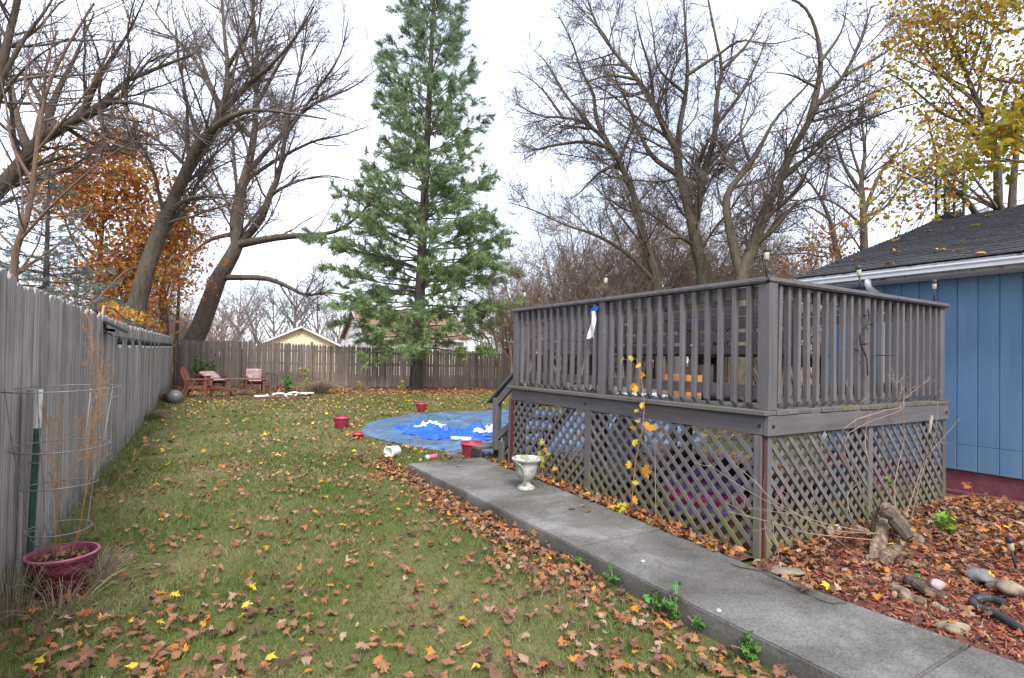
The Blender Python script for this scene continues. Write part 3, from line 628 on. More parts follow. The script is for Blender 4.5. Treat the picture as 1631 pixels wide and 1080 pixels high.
# lattice panels: two layers of laths, each lath its own object
def clip_band(u0, u1, z0, z1, c, sgn, wd):
    # band |(u - sgn*z - c)| < wd*sqrt2/2 clipped to the rectangle
    h = wd * sqrt(2) / 2; P = [(u0, z0), (u1, z0), (u1, z1), (u0, z1)]
    for s, lim in ((1, c + h), (-1, -(c - h))):
        Q = []
        for i in range(len(P)):
            a, b = P[i], P[(i + 1) % len(P)]; fa = s * (a[0] - sgn * a[1]) - lim; fb = s * (b[0] - sgn * b[1]) - lim
            if fa <= 0: Q.append(a)
            if fa * fb < 0: t = fa / (fa - fb); Q.append((a[0] + (b[0] - a[0]) * t, a[1] + (b[1] - a[1]) * t))
        P = Q
        if len(P) < 3: return None
    return P
def lattice(u0, u1, z0, z1, fn, first):
    root = bpy.data.objects.new('lattice_panel', None); C.objects.link(root); root.parent = dk
    for layer, sgn in ((0, first), (1, -first)):
        lo_, hi = (u0 - z1, u1 - z0) if sgn > 0 else (u0 + z0, u1 + z1)
        c = lo_ + .03
        while c < hi:
            P = clip_band(u0, u1, z0, z1, c + random.uniform(-.003, .003), sgn, .0355)
            if P:
                mb = MB(); mb.prism(P, fn, layer * .0095 + .001, layer * .0095 + .0085)
                ctr = np.mean(mb.v, 0); ctr = np.array([round(q, 3) for q in ctr])
                # local z along the lath so that the wood grain follows it
                mb.v = [tuple(np.array(p) - ctr) for p in mb.v]
                link('lattice_slat', mb.mesh('lattice_slat', MT['slat'], bevel=.0012), root, tuple(ctr - np.array([X0, Y0, 0])))
            c += .127
    return root
fl = lambda u, v, t: (X0 + .006 + t, u, v); fr = lambda u, v, t: (u, Y0 - .014 + t, v)
lattice(2.415, 4.21, .04, .882, fl, 1); lattice(4.29, 5.66, .04, .882, fl, -1)
lattice(3.575, 4.90, .04, .880, fr, -1); lattice(4.97, 6.30, .04, .880, fr, -1)
for v in ((X0 - .004, X0 + .022, 4.212, 4.288, .01, .884),): D(MB().box(*v), 'trim_board', 'slat', bevel=.003)
D(MB().box(X0 - .004, X0 + .022, Y0 + .014, 2.412, .01, .884), 'trim_board', 'slat', bevel=.003)
D(MB().box(X0 + .028, 3.572, Y0 - .02, Y0 + .004, .01, .882), 'trim_board', 'slat', bevel=.003)
D(MB().box(X0 + .012, X0 + .0265, Y0 - .006, Y0 + .012, .01, .882), 'corner_strip', 'redwood', bevel=.002)
D(MB().box(4.902, 4.967, Y0 - .02, Y0 + .004, .01, .882), 'trim_board', 'slat', bevel=.003); D(MB().box(6.302, 6.36, Y0 - .02, Y0 + .004, .01, .882), 'trim_board', 'slat', bevel=.003)
D(MB().box(X0 + .0, X0 + .05, 5.665, 5.715, .05, .886), 'corner_strip', 'redwood', bevel=.003); D(MB().box(X0 - .002, X0 + .05, 5.722, 5.765, .05, .90), 'trim_board', 'deck', bevel=.003)
# stairs down to the lawn at the far end
st = bpy.data.objects.new('stairs', None); C.objects.link(st); st.parent = dk
def SS(mb, name, mat, **k): mb.v = [(x - X0, y - Y0, z) for x, y, z in mb.v]; return mb.build(name, MT[mat], st, **k)
for k, z in enumerate((.82, .61, .40, .20)):
    y = 5.80 + k * .235; SS(MB().box(3.47 if k == 3 else 3.82, 4.6, y, y + .27, z - .04, z), 'tread', 'decktop', bevel=.006)
for x in (3.85, 4.52):
    mb = MB(); mb.prism([(5.78, 1.0), (5.78, .72), (6.60, .0), (6.74, .0), (6.74, .16), (6.5, .16), (6.5, .36), (6.27, .36), (6.27, .57), (6.03, .57), (6.03, .78), (5.80, .78), (5.80, 1.0)], lambda u, v, t: (t, u, v), x, x + .04); SS(mb, 'stringer', 'deck')
SS(MB().box(3.545, 3.635, 6.16, 6.25, .20, .875), 'newel_post', 'deck', bevel=.006)
SS(MB().beam((3.59, 5.68, 1.27), (3.59, 6.42, .80), .09, .035), 'handrail', 'deck_y', bevel=.005)
SS(MB().beam((3.59, 5.70, 1.16), (3.59, 6.22, .80), .038, .10), 'handrail_board', 'deck_y', bevel=.005)
SS(MB().beam((3.60, 5.78, .62), (3.60, 6.2, .36), .035, .085), 'lower_rail', 'deck_y', bevel=.005)
SS(MB().box(3.47, 3.51, 6.43, 6.70, .0, .158), 'step_support', 'dark_board', bevel=.003); SS(MB().box(3.47, 3.51, 5.86, 5.95, .0, .36), 'step_support', 'deck', bevel=.003)

# bench on the deck with a slatted back
bn = thing('deck_bench', 'long dark slatted bench standing on the deck behind the railing', 'bench', (5.0, 2.95, ZD))
def B(mb, name, mat='dark_board', **k): mb.v = [(x - 5., y - 2.95, z - ZD) for x, y, z in mb.v]; return mb.build(name, MT[mat], bn, **k)
for k, z in enumerate((1.475, 1.61, 1.745, 1.88)):
    B(MB().box(4.99 - k * .012, 5.015 - k * .012, 2.95 + random.uniform(-.03, .03), 5.6, z, z + .097), 'back_slat', bevel=.004)
for k in range(3): B(MB().box(5.06 + k * .125, 5.175 + k * .125, 2.9, 5.6, 1.455, 1.49), 'seat_slat', bevel=.004)
for y in (3.02, 4.2, 5.45):
    B(MB().beam((5.04, y, ZD + .0), (4.96, y, 1.98), .07, .035, (0, 1, 0)), 'leg', bevel=.004); B(MB().box(5.37, 5.41, y - .04, y + .04, ZD, 1.452), 'leg', bevel=.004)
    B(MB().box(5.05, 5.42, y + .042, y + .078, 1.36, 1.452), 'seat_bearer', bevel=.004)
b2 = thing('deck_bench', 'short dark slatted bench across the far end of the deck by the stairs', 'bench', (4.55, 5.6, ZD))
for k, z in enumerate((1.50, 1.625, 1.75, 1.875)): MB().box(-.62, .28, -.03 + k * .008, -.008 + k * .008, z - ZD, z + .108 - ZD).build('back_slat', MT['dark_board'], b2, bevel=.004)
for k in range(2): MB().box(-.6, .28, -.3 + k * .125, -.185 + k * .125, .39, .425).build('seat_slat', MT['dark_board'], b2, bevel=.004)
for x in (-.56, .22):
    MB().box(x, x + .05, -.001 + .012, .04, 0, .9).build('leg', MT['dark_board'], b2, bevel=.004); MB().box(x, x + .05, -.28, -.24, 0, .388).build('leg', MT['dark_board'], b2, bevel=.004)

# ================================================================== TREES
def px_limb(pts, D0, D1=None):
    D1 = D0 if D1 is None else D1; n = len(pts); return [at(px, py, D0 + (D1 - D0) * i / (n - 1)) for i, (px, py) in enumerate(pts)]
def tree_obj(name, label, cat, base, group=None): return thing(name, label, cat, tuple(base), 0, group)
def put(name, VF, mat, root, smooth=True, col=None):
    V, Fc = VF; o = link(name, nmesh(name, V - np.array(root.location), Fc, mat, smooth=smooth, col=col), root)
    if name in ('twigs', 'sprigs', 'crown', 'leaves', 'needles', 'boughs'): o['kind'] = 'stuff'
    return o
def limbs_to_parts(root, limbs, mat, sides=10):
    for k, (P, Rr) in enumerate(limbs): put('trunk' if k == 0 else 'limb', tubes(P[None], Rr[None], sides if k == 0 else 8), mat, root)
def twigs(limbs, spec, mats_n=14, t0=.25):
    """recursive twigs: spec = list of dicts per level; returns mesh arrays and the finest twigs"""
    P = np.stack([catmull(l[0], 14) for l in limbs]); Rr = np.stack([np.interp(np.linspace(0, 1, 14), np.linspace(0, 1, len(l[1])), l[1]) for l in limbs]); parts = []; last = None
    for k, sp in enumerate(spec):
        P, Rr = spawn(P, Rr, sp['m'], sp.get('t0', .2), sp['L'], sp.get('ang', (.45, 1.1)), sp['n'], sp.get('up', .3), sp.get('wig', .12), sp.get('rf', .55), sp.get('rmin', .004), sp.get('tip', .35), sp.get('tp', .8))
        v, f = tubes(P, Rr, sp.get('s', 3)); parts.append((v, f)); last = (P, Rr)
    return join(parts), last
def bare_tree(name, label, cat, limbs, base, spec, barkm, twigm, group=None):
    root = tree_obj(name, label, cat, base, group); limbs_to_parts(root, limbs, MT[barkm]); (VF, last) = twigs(limbs[0:], spec); put('crown', VF, MT[twigm], root); return root, last
def base_of(limbs): b = limbs[0][0][0].copy(); b[2] = 0; return b
def L_(pts, D0, r0, r1, D1=None, to_ground=False, n=14):
    c = px_limb(pts, D0, D1)
    if to_ground: b = c[0] - (c[1] - c[0]) / (np.linalg.norm(c[1] - c[0])) * .001; b = np.array([c[0][0] - (c[1][0] - c[0][0]) * .35, c[0][1] - (c[1][1] - c[0][1]) * .35, -.1]); c = [b] + c
    return limb_arr(c, r0, r1, n)
SP = lambda m, L, n=5, **k: dict(m=m, L=L, n=n, **k)
SPEC_BIG = [SP(9, (.25, .5), 7, s=5, rmin=.012, t0=.25, up=.35, wig=.13), SP(7, (.28, .6), 6, s=3, rmin=.008, t0=.15, up=.3, wig=.15), SP(6, (.3, .65), 4, s=3, rmin=.0055, t0=.1, up=.25, wig=.16), SP(3, (.3, .7), 3, s=3, rmin=.0045, t0=.15, up=.2, wig=.15)]

# big leaning tree behind the back fence corner
D = 26.0
lm = [L_([(300, 560), (322, 515), (345, 450), (365, 415), (378, 388), (374, 360), (382, 310), (395, 265), (405, 215), (407, 170), (410, 100), (405, 40), (400, -20)], D, .50, .05, to_ground=True, n=22),
      L_([(379, 392), (415, 350), (430, 310), (445, 275), (455, 215), (465, 160), (480, 100), (490, 30)], D, .20, .03, D - 1.5), L_([(378, 390), (430, 380), (480, 375), (530, 370), (570, 345), (592, 318)], D, .21, .03, D - 3),
      L_([(358, 442), (420, 443), (455, 455), (487, 470), (520, 466), (562, 472)], D, .15, .03, D - 2), L_([(374, 372), (340, 380), (315, 395), (285, 415)], D, .14, .02, D + 1.5),
      L_([(393, 275), (430, 235), (470, 190), (510, 160), (560, 140), (600, 110)], D, .13, .02, D - 1.5), L_([(388, 290), (440, 255), (500, 225), (545, 215), (590, 200)], D, .11, .02, D + 1),
      L_([(404, 220), (360, 180), (330, 120), (310, 60), (290, 10)], D, .13, .02, D + 1), L_([(407, 170), (440, 110), (470, 60), (500, 0)], D, .11, .02, D - 1), L_([(430, 310), (470, 290), (520, 280), (570, 290)], D - .4, .09, .015, D - 2.4),
      L_([(405, 130), (385, 80), (375, 30), (360, -20)], D, .09, .02, D + .8), L_([(455, 215), (500, 150), (540, 90), (555, 30)], D - .8, .09, .02, D - 1.4), L_([(440, 445), (470, 490), (490, 520)], D - .7, .05, .01, D - 1.)]
SPEC_T1 = [SP(12, (.24, .48), 7, s=4, rmin=.013, t0=.22, up=.3, wig=.12, ang=(.35, .95)), SP(7, (.35, .65), 5, s=3, rmin=.009, t0=.1, up=.3, wig=.10, ang=(.35, .95)), SP(5, (.4, .8), 3, s=3, rmin=.006, t0=.1, up=.2, wig=.09), SP(2, (.45, .9), 2, s=3, rmin=.005, t0=.1, wig=.05, tip=.6)]
bare_tree('bare_tree', 'big bare tree leaning right behind the corner where the two fences meet', 'tree', lm, base_of(lm), SPEC_T1, 'bark', 'twig')

# second leaning tree, nearer the left fence
D = 16.5
lm = [L_([(215, 520), (222, 470), (240, 410), (262, 350), (280, 310), (300, 270), (320, 240), (345, 195), (360, 150), (362, 100), (357, 50), (352, -20)], D, .31, .035, to_ground=True, n=20),
      L_([(278, 315), (300, 265), (318, 225), (345, 200), (375, 183), (410, 175), (460, 180), (520, 190)], D, .17, .02, D - 2), L_([(348, 185), (390, 140), (430, 105), (470, 60), (500, 10)], D, .10, .02, D - 1.5),
      L_([(272, 337), (300, 317), (345, 313), (375, 330), (420, 370)], D, .08, .015, D - 2), L_([(350, 170), (310, 95), (270, 50), (230, -5)], D, .08, .015, D + 1), L_([(300, 268), (260, 230), (215, 205), (170, 200)], D, .07, .015, D + 1.5),
      L_([(361, 110), (390, 60), (410, 10)], D, .07, .015, D - .8), L_([(322, 232), (300, 170), (290, 110), (300, 50)], D, .08, .015, D + 1.2)]
bare_tree('bare_tree', 'bare tree leaning right beside the orange maple behind the left fence', 'tree', lm, base_of(lm), SPEC_T1, 'bark', 'twig')
# companion trunks between the two
D = 23.0
lm = [L_([(262, 520), (258, 470), (265, 420), (278, 360), (275, 310), (262, 250)], D, .22, .03, to_ground=True, n=16), L_([(262, 450), (290, 400), (300, 350), (295, 300)], D, .10, .02), L_([(266, 420), (235, 380), (220, 340)], D, .08, .02)]
SPEC_MED = [SP(9, (.3, .55), 6, s=3, rmin=.011, t0=.2, up=.25), SP(7, (.3, .6), 5, s=3, rmin=.008, t0=.1), SP(5, (.3, .65), 3, s=3, rmin=.006, t0=.1)]
bare_tree('slender_tree', 'slender brown tree between the two big leaning trees behind the left fence', 'tree', lm, base_of(lm), SPEC_MED, 'bark', 'twig_brown')

# big tree whose limb sweeps in from the left edge
D = 15.0
lm = [L_([(-120, 520), (-90, 420), (-50, 350), (0, 300), (28, 268), (60, 225), (92, 205), (130, 185), (165, 163), (200, 130), (260, 105), (310, 85)], D, .31, .03, to_ground=True, n=20),
      L_([(45, 243), (28, 190), (18, 130), (12, 70)], D, .12, .02, D + 1), L_([(90, 205), (60, 150), (35, 115), (0, 90)], D, .10, .02, D + 1), L_([(158, 168), (165, 220), (160, 255)], D, .07, .02), L_([(200, 130), (203, 190), (215, 240)], D, .06, .015, D - .8),
      L_([(68, 220), (90, 150), (120, 90), (150, 20)], D, .12, .02, D + .5), L_([(130, 186), (160, 120), (200, 60), (230, 0)], D, .09, .015, D - 1), L_([(165, 163), (220, 165), (280, 190), (330, 230)], D, .07, .012, D - 1.5), L_([(100, 200), (150, 230), (200, 245), (250, 270)], D, .07, .012, D + 1.5), L_([(-60, 365), (-10, 330), (50, 310), (110, 310)], D, .08, .015, D + 2)]
SPEC_L = [SP(10, (.28, .5), 7, s=4, rmin=.009, t0=.15, up=.3, wig=.13), SP(7, (.35, .65), 5, s=3, rmin=.006, t0=.12, up=.25, wig=.10), SP(5, (.4, .8), 3, s=3, rmin=.0042, t0=.1, up=.2, wig=.09), SP(1, (.45, .9), 2, s=3, rmin=.004, t0=.1, wig=.05, tip=.6)]
bare_tree('bare_tree', 'dark bare tree whose heavy limb sweeps in from the left edge above the spruce', 'tree', lm, base_of(lm), SPEC_L, 'bark', 'twig')
D = 11.0
lm = [L_([(-60, 420), (-40, 300), (-10, 180), (5, 100), (16, 50), (28, 0), (36, -60)], D, .12, .05, to_ground=True, n=16), L_([(0, 130), (40, 60), (70, 20), (95, -20)], D, .05, .015), L_([(-8, 170), (20, 130), (60, 90), (110, 60)], D, .04, .01, D - .6)]
bare_tree('bare_tree', 'dark bare trunk leaning at the upper left edge in front of the sweeping limb', 'tree', lm, base_of(lm), SPEC_L[:3], 'bark', 'twig')

# young smooth tree just behind the left fence
D = 6.6
lm = [L_([(22, 445), (28, 390), (45, 340), (55, 270), (65, 190), (80, 130), (110, 70), (150, 5)], D, .045, .012, to_ground=True, n=18),
      L_([(30, 385), (80, 330), (140, 275), (200, 232), (275, 208)], D, .018, .004, D - .6), L_([(32, 430), (110, 378), (150, 335), (205, 320)], D, .014, .003, D + .5), L_([(150, 483), (190, 440), (215, 425), (240, 424), (290, 428)], D + .4, .012, .003, D + 1.6),
      L_([(52, 290), (20, 230), (10, 170), (0, 120)], D, .02, .005), L_([(60, 240), (110, 180), (150, 130), (180, 70)], D, .018, .004, D - .4), L_([(66, 190), (40, 130), (60, 60), (90, 0)], D, .02, .005, D + .4), L_([(28, 400), (-10, 360), (-40, 300)], D, .018, .005), L_([(40, 355), (90, 345), (150, 340), (270, 345)], D, .012, .003, D - .5),
      L_([(26, 440), (70, 410), (130, 400), (200, 405)], D, .012, .003, D + .8), L_([(24, 440), (60, 390), (75, 330), (120, 290)], D, .014, .003, D + .3)]
SPEC_Y = [SP(5, (.25, .5), 6, s=3, rmin=.004, t0=.2, up=.35, wig=.08), SP(3, (.3, .6), 4, s=3, rmin=.0026, t0=.2, up=.3, wig=.1)]
bare_tree('young_tree', 'thin reddish young tree with long bare shoots close behind the left fence', 'tree', lm, base_of(lm), SPEC_Y, 'bark_red', 'twig_red')

# right-hand bare trees
D = 21.0
lm = [L_([(1048, 457), (1028, 392), (1017, 344), (1006, 300), (985, 257), (967, 226), (932, 196), (897, 187), (860, 185), (822, 165)], D, .21, .025, to_ground=True, n=18),
      L_([(968, 228), (950, 190), (945, 150), (925, 110), (912, 70), (890, 25)], D, .10, .02, D + .8), L_([(970, 235), (930, 226), (880, 232), (850, 238), (815, 222)], D, .09, .015, D - .8), L_([(982, 262), (955, 275), (925, 305), (903, 322)], D, .07, .012, D - 1),
      L_([(1044, 450), (1000, 405), (950, 375), (900, 358), (850, 335), (810, 322)], D, .10, .015, D - 2), L_([(1030, 398), (985, 340), (960, 300), (955, 250)], D, .06, .012, D - 1), L_([(945, 205), (900, 150), (870, 100), (850, 80)], D, .07, .012, D + .6), L_([(897, 188), (870, 150), (850, 130), (820, 110)], D, .06, .012, D + 1.2), L_([(986, 258), (1010, 200), (1030, 160), (1035, 100)], D, .07, .012, D + 1)]
SPEC_R = [SP(13, (.22, .45), 7, s=4, rmin=.012, t0=.15, up=.22, wig=.15, ang=(.5, 1.15), tp=1.), SP(7, (.35, .62), 5, s=3, rmin=.008, t0=.1, up=.25, wig=.14, ang=(.5, 1.15), tp=1.), SP(4, (.4, .8), 3, s=3, rmin=.0062, t0=.1, up=.25, wig=.12, tip=.7, tp=1.), SP(2, (.4, .8), 2, s=3, rmin=.006, t0=.2, up=.3, wig=.08, tip=.8)]
bare_tree('bare_tree', 'bare tree bending left toward the pine above the deck railing', 'tree', lm, base_of(lm), SPEC_R, 'bark_olive', 'twig')
D = 20.0
lm = [L_([(1122, 450), (1113, 410), (1104, 361), (1091, 305), (1080, 278), (1080, 244), (1058, 205), (1041, 165), (1015, 126), (985, 91), (954, 48), (938, 5), (925, -40)], D, .27, .025, to_ground=True, n=20),
      L_([(1076, 276), (1040, 250), (1020, 215), (1000, 165), (980, 125), (968, 80)], D, .11, .02, D + 1), L_([(1080, 236), (1083, 200), (1092, 150), (1095, 110), (1092, 50), (1088, -20)], D, .12, .03, D - .8),
      L_([(1106, 362), (1115, 310), (1125, 260), (1138, 220), (1142, 150), (1150, 110), (1140, 60), (1128, 0)], D, .16, .03, D - 1), L_([(1104, 390), (1085, 379), (1060, 380), (1030, 396)], D, .08, .02, D - 1), L_([(1041, 166), (1035, 110), (1020, 60), (1010, 10)], D, .07, .015, D - 1),
      L_([(1140, 200), (1180, 150), (1210, 90), (1230, 40)], D - .5, .08, .015, D + .5), L_([(1150, 112), (1190, 70), (1220, 20)], D - .7, .07, .015), L_([(1092, 150), (1050, 110), (1040, 50), (1030, 0)], D - .4, .06, .015), L_([(1016, 127), (970, 120), (930, 130), (890, 120)], D, .06, .012, D - 1.5), L_([(1120, 290), (1080, 230), (1110, 180), (1110, 120)], D - .3, .05, .012, D + .6), L_([(1094, 120), (1140, 90), (1180, 65), (1230, 70), (1290, 55)], D - .8, .07, .012, D - 2)]
bare_tree('bare_tree', 'bare tree with a fan of straight dark limbs behind the middle of the deck', 'tree', lm, base_of(lm), SPEC_R, 'bark_olive', 'twig')
D = 18.0
lm = [L_([(1180, 450), (1190, 415), (1205, 380), (1222, 330), (1245, 280), (1262, 240), (1285, 200), (1300, 165), (1330, 140), (1355, 100), (1372, 60), (1388, 10)], D, .24, .025, to_ground=True, n=18),
      L_([(1180, 440), (1166, 385), (1157, 335), (1160, 305), (1180, 280), (1200, 255), (1218, 220), (1235, 190), (1262, 160), (1290, 130), (1305, 100)], D, .16, .02, D + .8, n=16), L_([(1290, 190), (1302, 140), (1307, 100), (1300, 50), (1280, 10), (1240, -10)], D, .12, .03, D - .6),
      L_([(1200, 392), (1225, 372), (1250, 345), (1272, 318)], D, .10, .05, D - .8), L_([(1246, 280), (1300, 240), (1340, 200), (1400, 180)], D, .08, .015, D + 1), L_([(1345, 120), (1400, 90), (1450, 60), (1500, 50)], D, .06, .012, D + 1), L_([(1306, 100), (1340, 50), (1350, 0)], D - .4, .06, .012), L_([(1195, 262), (1180, 210), (1190, 160), (1200, 110)], D + .5, .06, .012, D + 1.2), L_([(1165, 300), (1230, 280), (1260, 250), (1300, 255)], D + .4, .05, .012, D + 1), L_([(1302, 140), (1260, 120), (1220, 115)], D - .4, .05, .012, D - 1)]
bare_tree('bare_tree', 'bare tree with two sinuous grey limbs arching right above the deck corner', 'tree', lm, base_of(lm), [dict(SPEC_R[0], m=10), dict(SPEC_R[1], m=6), SPEC_R[2], SPEC_R[3]], 'bark_olive', 'twig')
D = 25.0
lm = [L_([(1338, 440), (1330, 390), (1325, 360), (1308, 318), (1285, 285), (1265, 270)], D, .18, .03, to_ground=True), L_([(1325, 362), (1345, 350), (1370, 330)], D, .06, .02), L_([(1310, 320), (1320, 260), (1310, 210)], D, .07, .015), L_([(1322, 350), (1290, 330), (1260, 330)], D, .06, .015)]
bare_tree('bare_tree', 'smaller bare tree bending left over the near end of the blue house roof', 'tree', lm, base_of(lm), SPEC_MED, 'bark', 'twig')
D = 26.0
lm = [L_([(1377, 440), (1376, 380), (1374, 320), (1372, 285), (1378, 240), (1372, 190), (1376, 150)], D, .24, .03, to_ground=True), L_([(1374, 310), (1345, 265), (1330, 220), (1312, 190)], D, .11, .02), L_([(1376, 340), (1400, 280), (1430, 240), (1450, 200)], D, .11, .02, D + 1), L_([(1376, 345), (1410, 330), (1440, 290), (1470, 270)], D, .09, .02, D - 1), L_([(1374, 360), (1340, 330), (1310, 315)], D, .08, .02, D - 1), L_([(1372, 285), (1355, 230), (1358, 190)], D, .08, .02)]
bare_tree('bare_tree', 'upright bare tree standing straight behind the blue house roof', 'tree', lm, base_of(lm), SPEC_MED, 'bark', 'twig')

# yellow maple over the house
def leafy(limbs, spec, nleaf, size, weights, cols, spread=.12, zlo=None, sel=None, tmpl=LEAF_SIMPLE):
    VF, (P, Rr) = twigs(limbs, spec); q = P.reshape(-1, 3) if P.shape[1] < 4 else P[:, 1:].reshape(-1, 3)
    if sel is not None: q = q[sel(q)]
    idx = rng.integers(0, len(q), nleaf); pts = q[idx] + rng.normal(size=(nleaf, 3)) * spread; pts[:, 2] -= size * .5
    v, f, c = leaf_batch(pts, size * rng.uniform(.55, 1.2, nleaf), tmpl, .9, .35, weights, cols); return VF, (v, f, c)
YCOL = np.array([(.46, .30, .025), (.36, .28, .03), (.24, .24, .03), (.42, .18, .03), (.30, .10, .03), (.52, .36, .035)])
D = 15.0
lm = [L_([(1592, 360), (1590, 330), (1588, 260), (1575, 200), (1556, 160), (1535, 110), (1515, 60), (1500, 0)], D, .15, .03, to_ground=True, n=18), L_([(1613, 350), (1612, 320), (1618, 250), (1630, 170), (1645, 90), (1650, 20)], D, .12, .03, D + .5, to_ground=False), L_([(1576, 250), (1540, 200), (1500, 180), (1440, 130), (1410, 115)], D, .06, .012, D - 1),
      L_([(1560, 350), (1540, 320), (1510, 290), (1490, 240), (1475, 180)], D + 1, .09, .02, D + .5), L_([(1640, 258), (1590, 256), (1540, 262), (1480, 290), (1440, 310)], D - 1, .05, .01, D - 2.5), L_([(1660, 130), (1600, 130), (1550, 110), (1480, 120)], D, .05, .01, D - 1.5), L_([(1650, 40), (1600, 50), (1560, 30), (1500, 30)], D, .05, .01, D - 1.5), L_([(1660, 200), (1620, 200), (1590, 215), (1560, 225)], D - 1.5, .04, .01, D - 2.5), L_([(1555, 160), (1500, 120), (1450, 60), (1430, 20)], D, .05, .012, D + 1)]
SPEC_LF = [SP(8, (.3, .55), 6, s=3, rmin=.008, t0=.2, up=.1), SP(6, (.3, .6), 5, s=3, rmin=.005, t0=.1, up=.05), SP(4, (.3, .6), 4, s=3, rmin=.0035, t0=.1, up=0.)]
root = tree_obj('maple_tree', 'tall maple with thinning yellow and green leaves rising behind the blue house', 'tree', base_of(lm)); limbs_to_parts(root, lm, MT['bark'])
VF, (v, f, c) = leafy(lm[2:] + lm[:1], SPEC_LF, 6600, .092, [4, 4, 4, 2.4, 1.6, 1.5], YCOL, .26); put('crown', VF, MT['twig'], root); put('leaves', (v, f), MT['treeleaf'], root, False, c)
D = 8.5
lm = [L_([(1760, 330), (1720, 300), (1680, 285), (1640, 262), (1610, 255), (1585, 250)], D, .04, .006), L_([(1700, 330), (1650, 240), (1625, 215), (1605, 200)], D, .03, .005), L_([(1690, 290), (1640, 250), (1615, 235), (1600, 225)], D, .03, .005)]
mtb = np.array([float(at(1790, 400, 8.5)[0]), float(at(1790, 400, 8.5)[1]), 0.]); lm = [limb_arr([mtb, mtb + [0, 0, 2.5], at(1765, 330, 8.5), at(1720, 300, 8.5)], .10, .04)] + lm
root = tree_obj('maple_tree', 'greenish yellow maple branch reaching in at the right edge above the house roof', 'tree', base_of(lm)); limbs_to_parts(root, lm, MT['bark'])
VF, (v, f, c) = leafy(lm[1:], [SP(7, (.3, .6), 5, s=3, rmin=.004), SP(4, (.3, .6), 4, s=3, rmin=.003)], 330, .10, [2, 4, 5, .3, .2, 1], YCOL, .12); put('crown', VF, MT['twig'], root); put('leaves', (v, f), MT['treeleaf'], root, False, c)

# orange maple behind the left fence
OCOL = np.array([(.54, .20, .06), (.44, .14, .06), (.62, .32, .05), (.36, .30, .05), (.30, .075, .04), (.20, .22, .05)])
D = 20.5
lm = [L_([(150, 520), (155, 460), (160, 400), (165, 340), (170, 290), (165, 250)], D, .14, .03, to_ground=True), L_([(157, 440), (120, 390), (100, 340), (85, 290)], D, .06, .015, D - 1), L_([(158, 430), (200, 380), (225, 340), (235, 290)], D, .06, .015, D + .5), L_([(160, 460), (215, 440), (255, 410), (280, 370)], D, .06, .015), L_([(155, 480), (110, 470), (60, 460)], D, .05, .012, D - 1), L_([(155, 480), (200, 480), (240, 490)], D, .05, .012, D - .5), L_([(162, 380), (130, 320), (130, 270)], D, .05, .012, D - 1), L_([(158, 430), (230, 400), (290, 350)], D, .05, .012, D - 1), L_([(156, 450), (230, 450), (285, 440)], D, .05, .012, D - 1.5), L_([(160, 400), (110, 350), (70, 310)], D, .05, .012, D + 1), L_([(165, 340), (195, 300), (200, 260)], D, .05, .012, D - 1)]
root = tree_obj('maple_tree', 'orange leaved maple rising above the left fence behind the blue spruce', 'tree', base_of(lm)); limbs_to_parts(root, lm, MT['bark'])
VF, (v, f, c) = leafy(lm, SPEC_LF, 11000, .118, [5, 3, 3, 2, 1.2, .8], OCOL, .42); put('crown', VF, MT['twig_brown'], root); put('leaves', (v, f), MT['treeleaf'], root, False, c)
D = 24.0
lm = [L_([(282, 520), (285, 470), (285, 420), (290, 370), (285, 340)], D, .10, .02, to_ground=True), L_([(285, 440), (265, 400), (255, 360)], D, .04, .01), L_([(286, 430), (305, 390), (305, 350)], D, .04, .01)]
root = tree_obj('small_maple', 'small rusty leaved tree between the orange maple and the big leaning trunk', 'tree', base_of(lm)); limbs_to_parts(root, lm, MT['bark'])
VF, (v, f, c) = leafy(lm, SPEC_LF, 1000, .09, [2, 4, .5, .3, 4, .2], OCOL * .85, .2); put('crown', VF, MT['twig_brown'], root); put('leaves', (v, f), MT['treeleaf'], root, False, c)
# low creeper along the top of the left fence
pts = []
for px, py in zip(np.linspace(160, 285, 240), np.interp(np.linspace(160, 285, 240), [160, 230, 255, 285], [488, 508, 520, 538])):
    pts.append(fence_pt(px + random.gauss(0, 2), py + random.gauss(0, 5), -.25))
v, f, c = leaf_batch(np.array(pts), .085 * rng.uniform(.6, 1.2, len(pts)), LEAF_SIMPLE, .8, .3, [4, 2, 3, 3, .5, 2], OCOL)
o = thing('fence_creeper', 'orange and yellow leaved creeper peeping over the top of the left fence', 'creeper', (-.6, 12, 0)); put('leaves', (v, f), MT['treeleaf'], o, False, c)
cr = [fence_pt(px, py, -.12) for px, py in ((160, 500), (200, 508), (230, 520), (260, 532), (283, 545))]; P, Rr = limb_arr([np.array([cr[0][0], cr[0][1], 0.])] + cr, .02, .006); put('stem', tubes(P[None], Rr[None], 5), MT['twig_brown'], o)

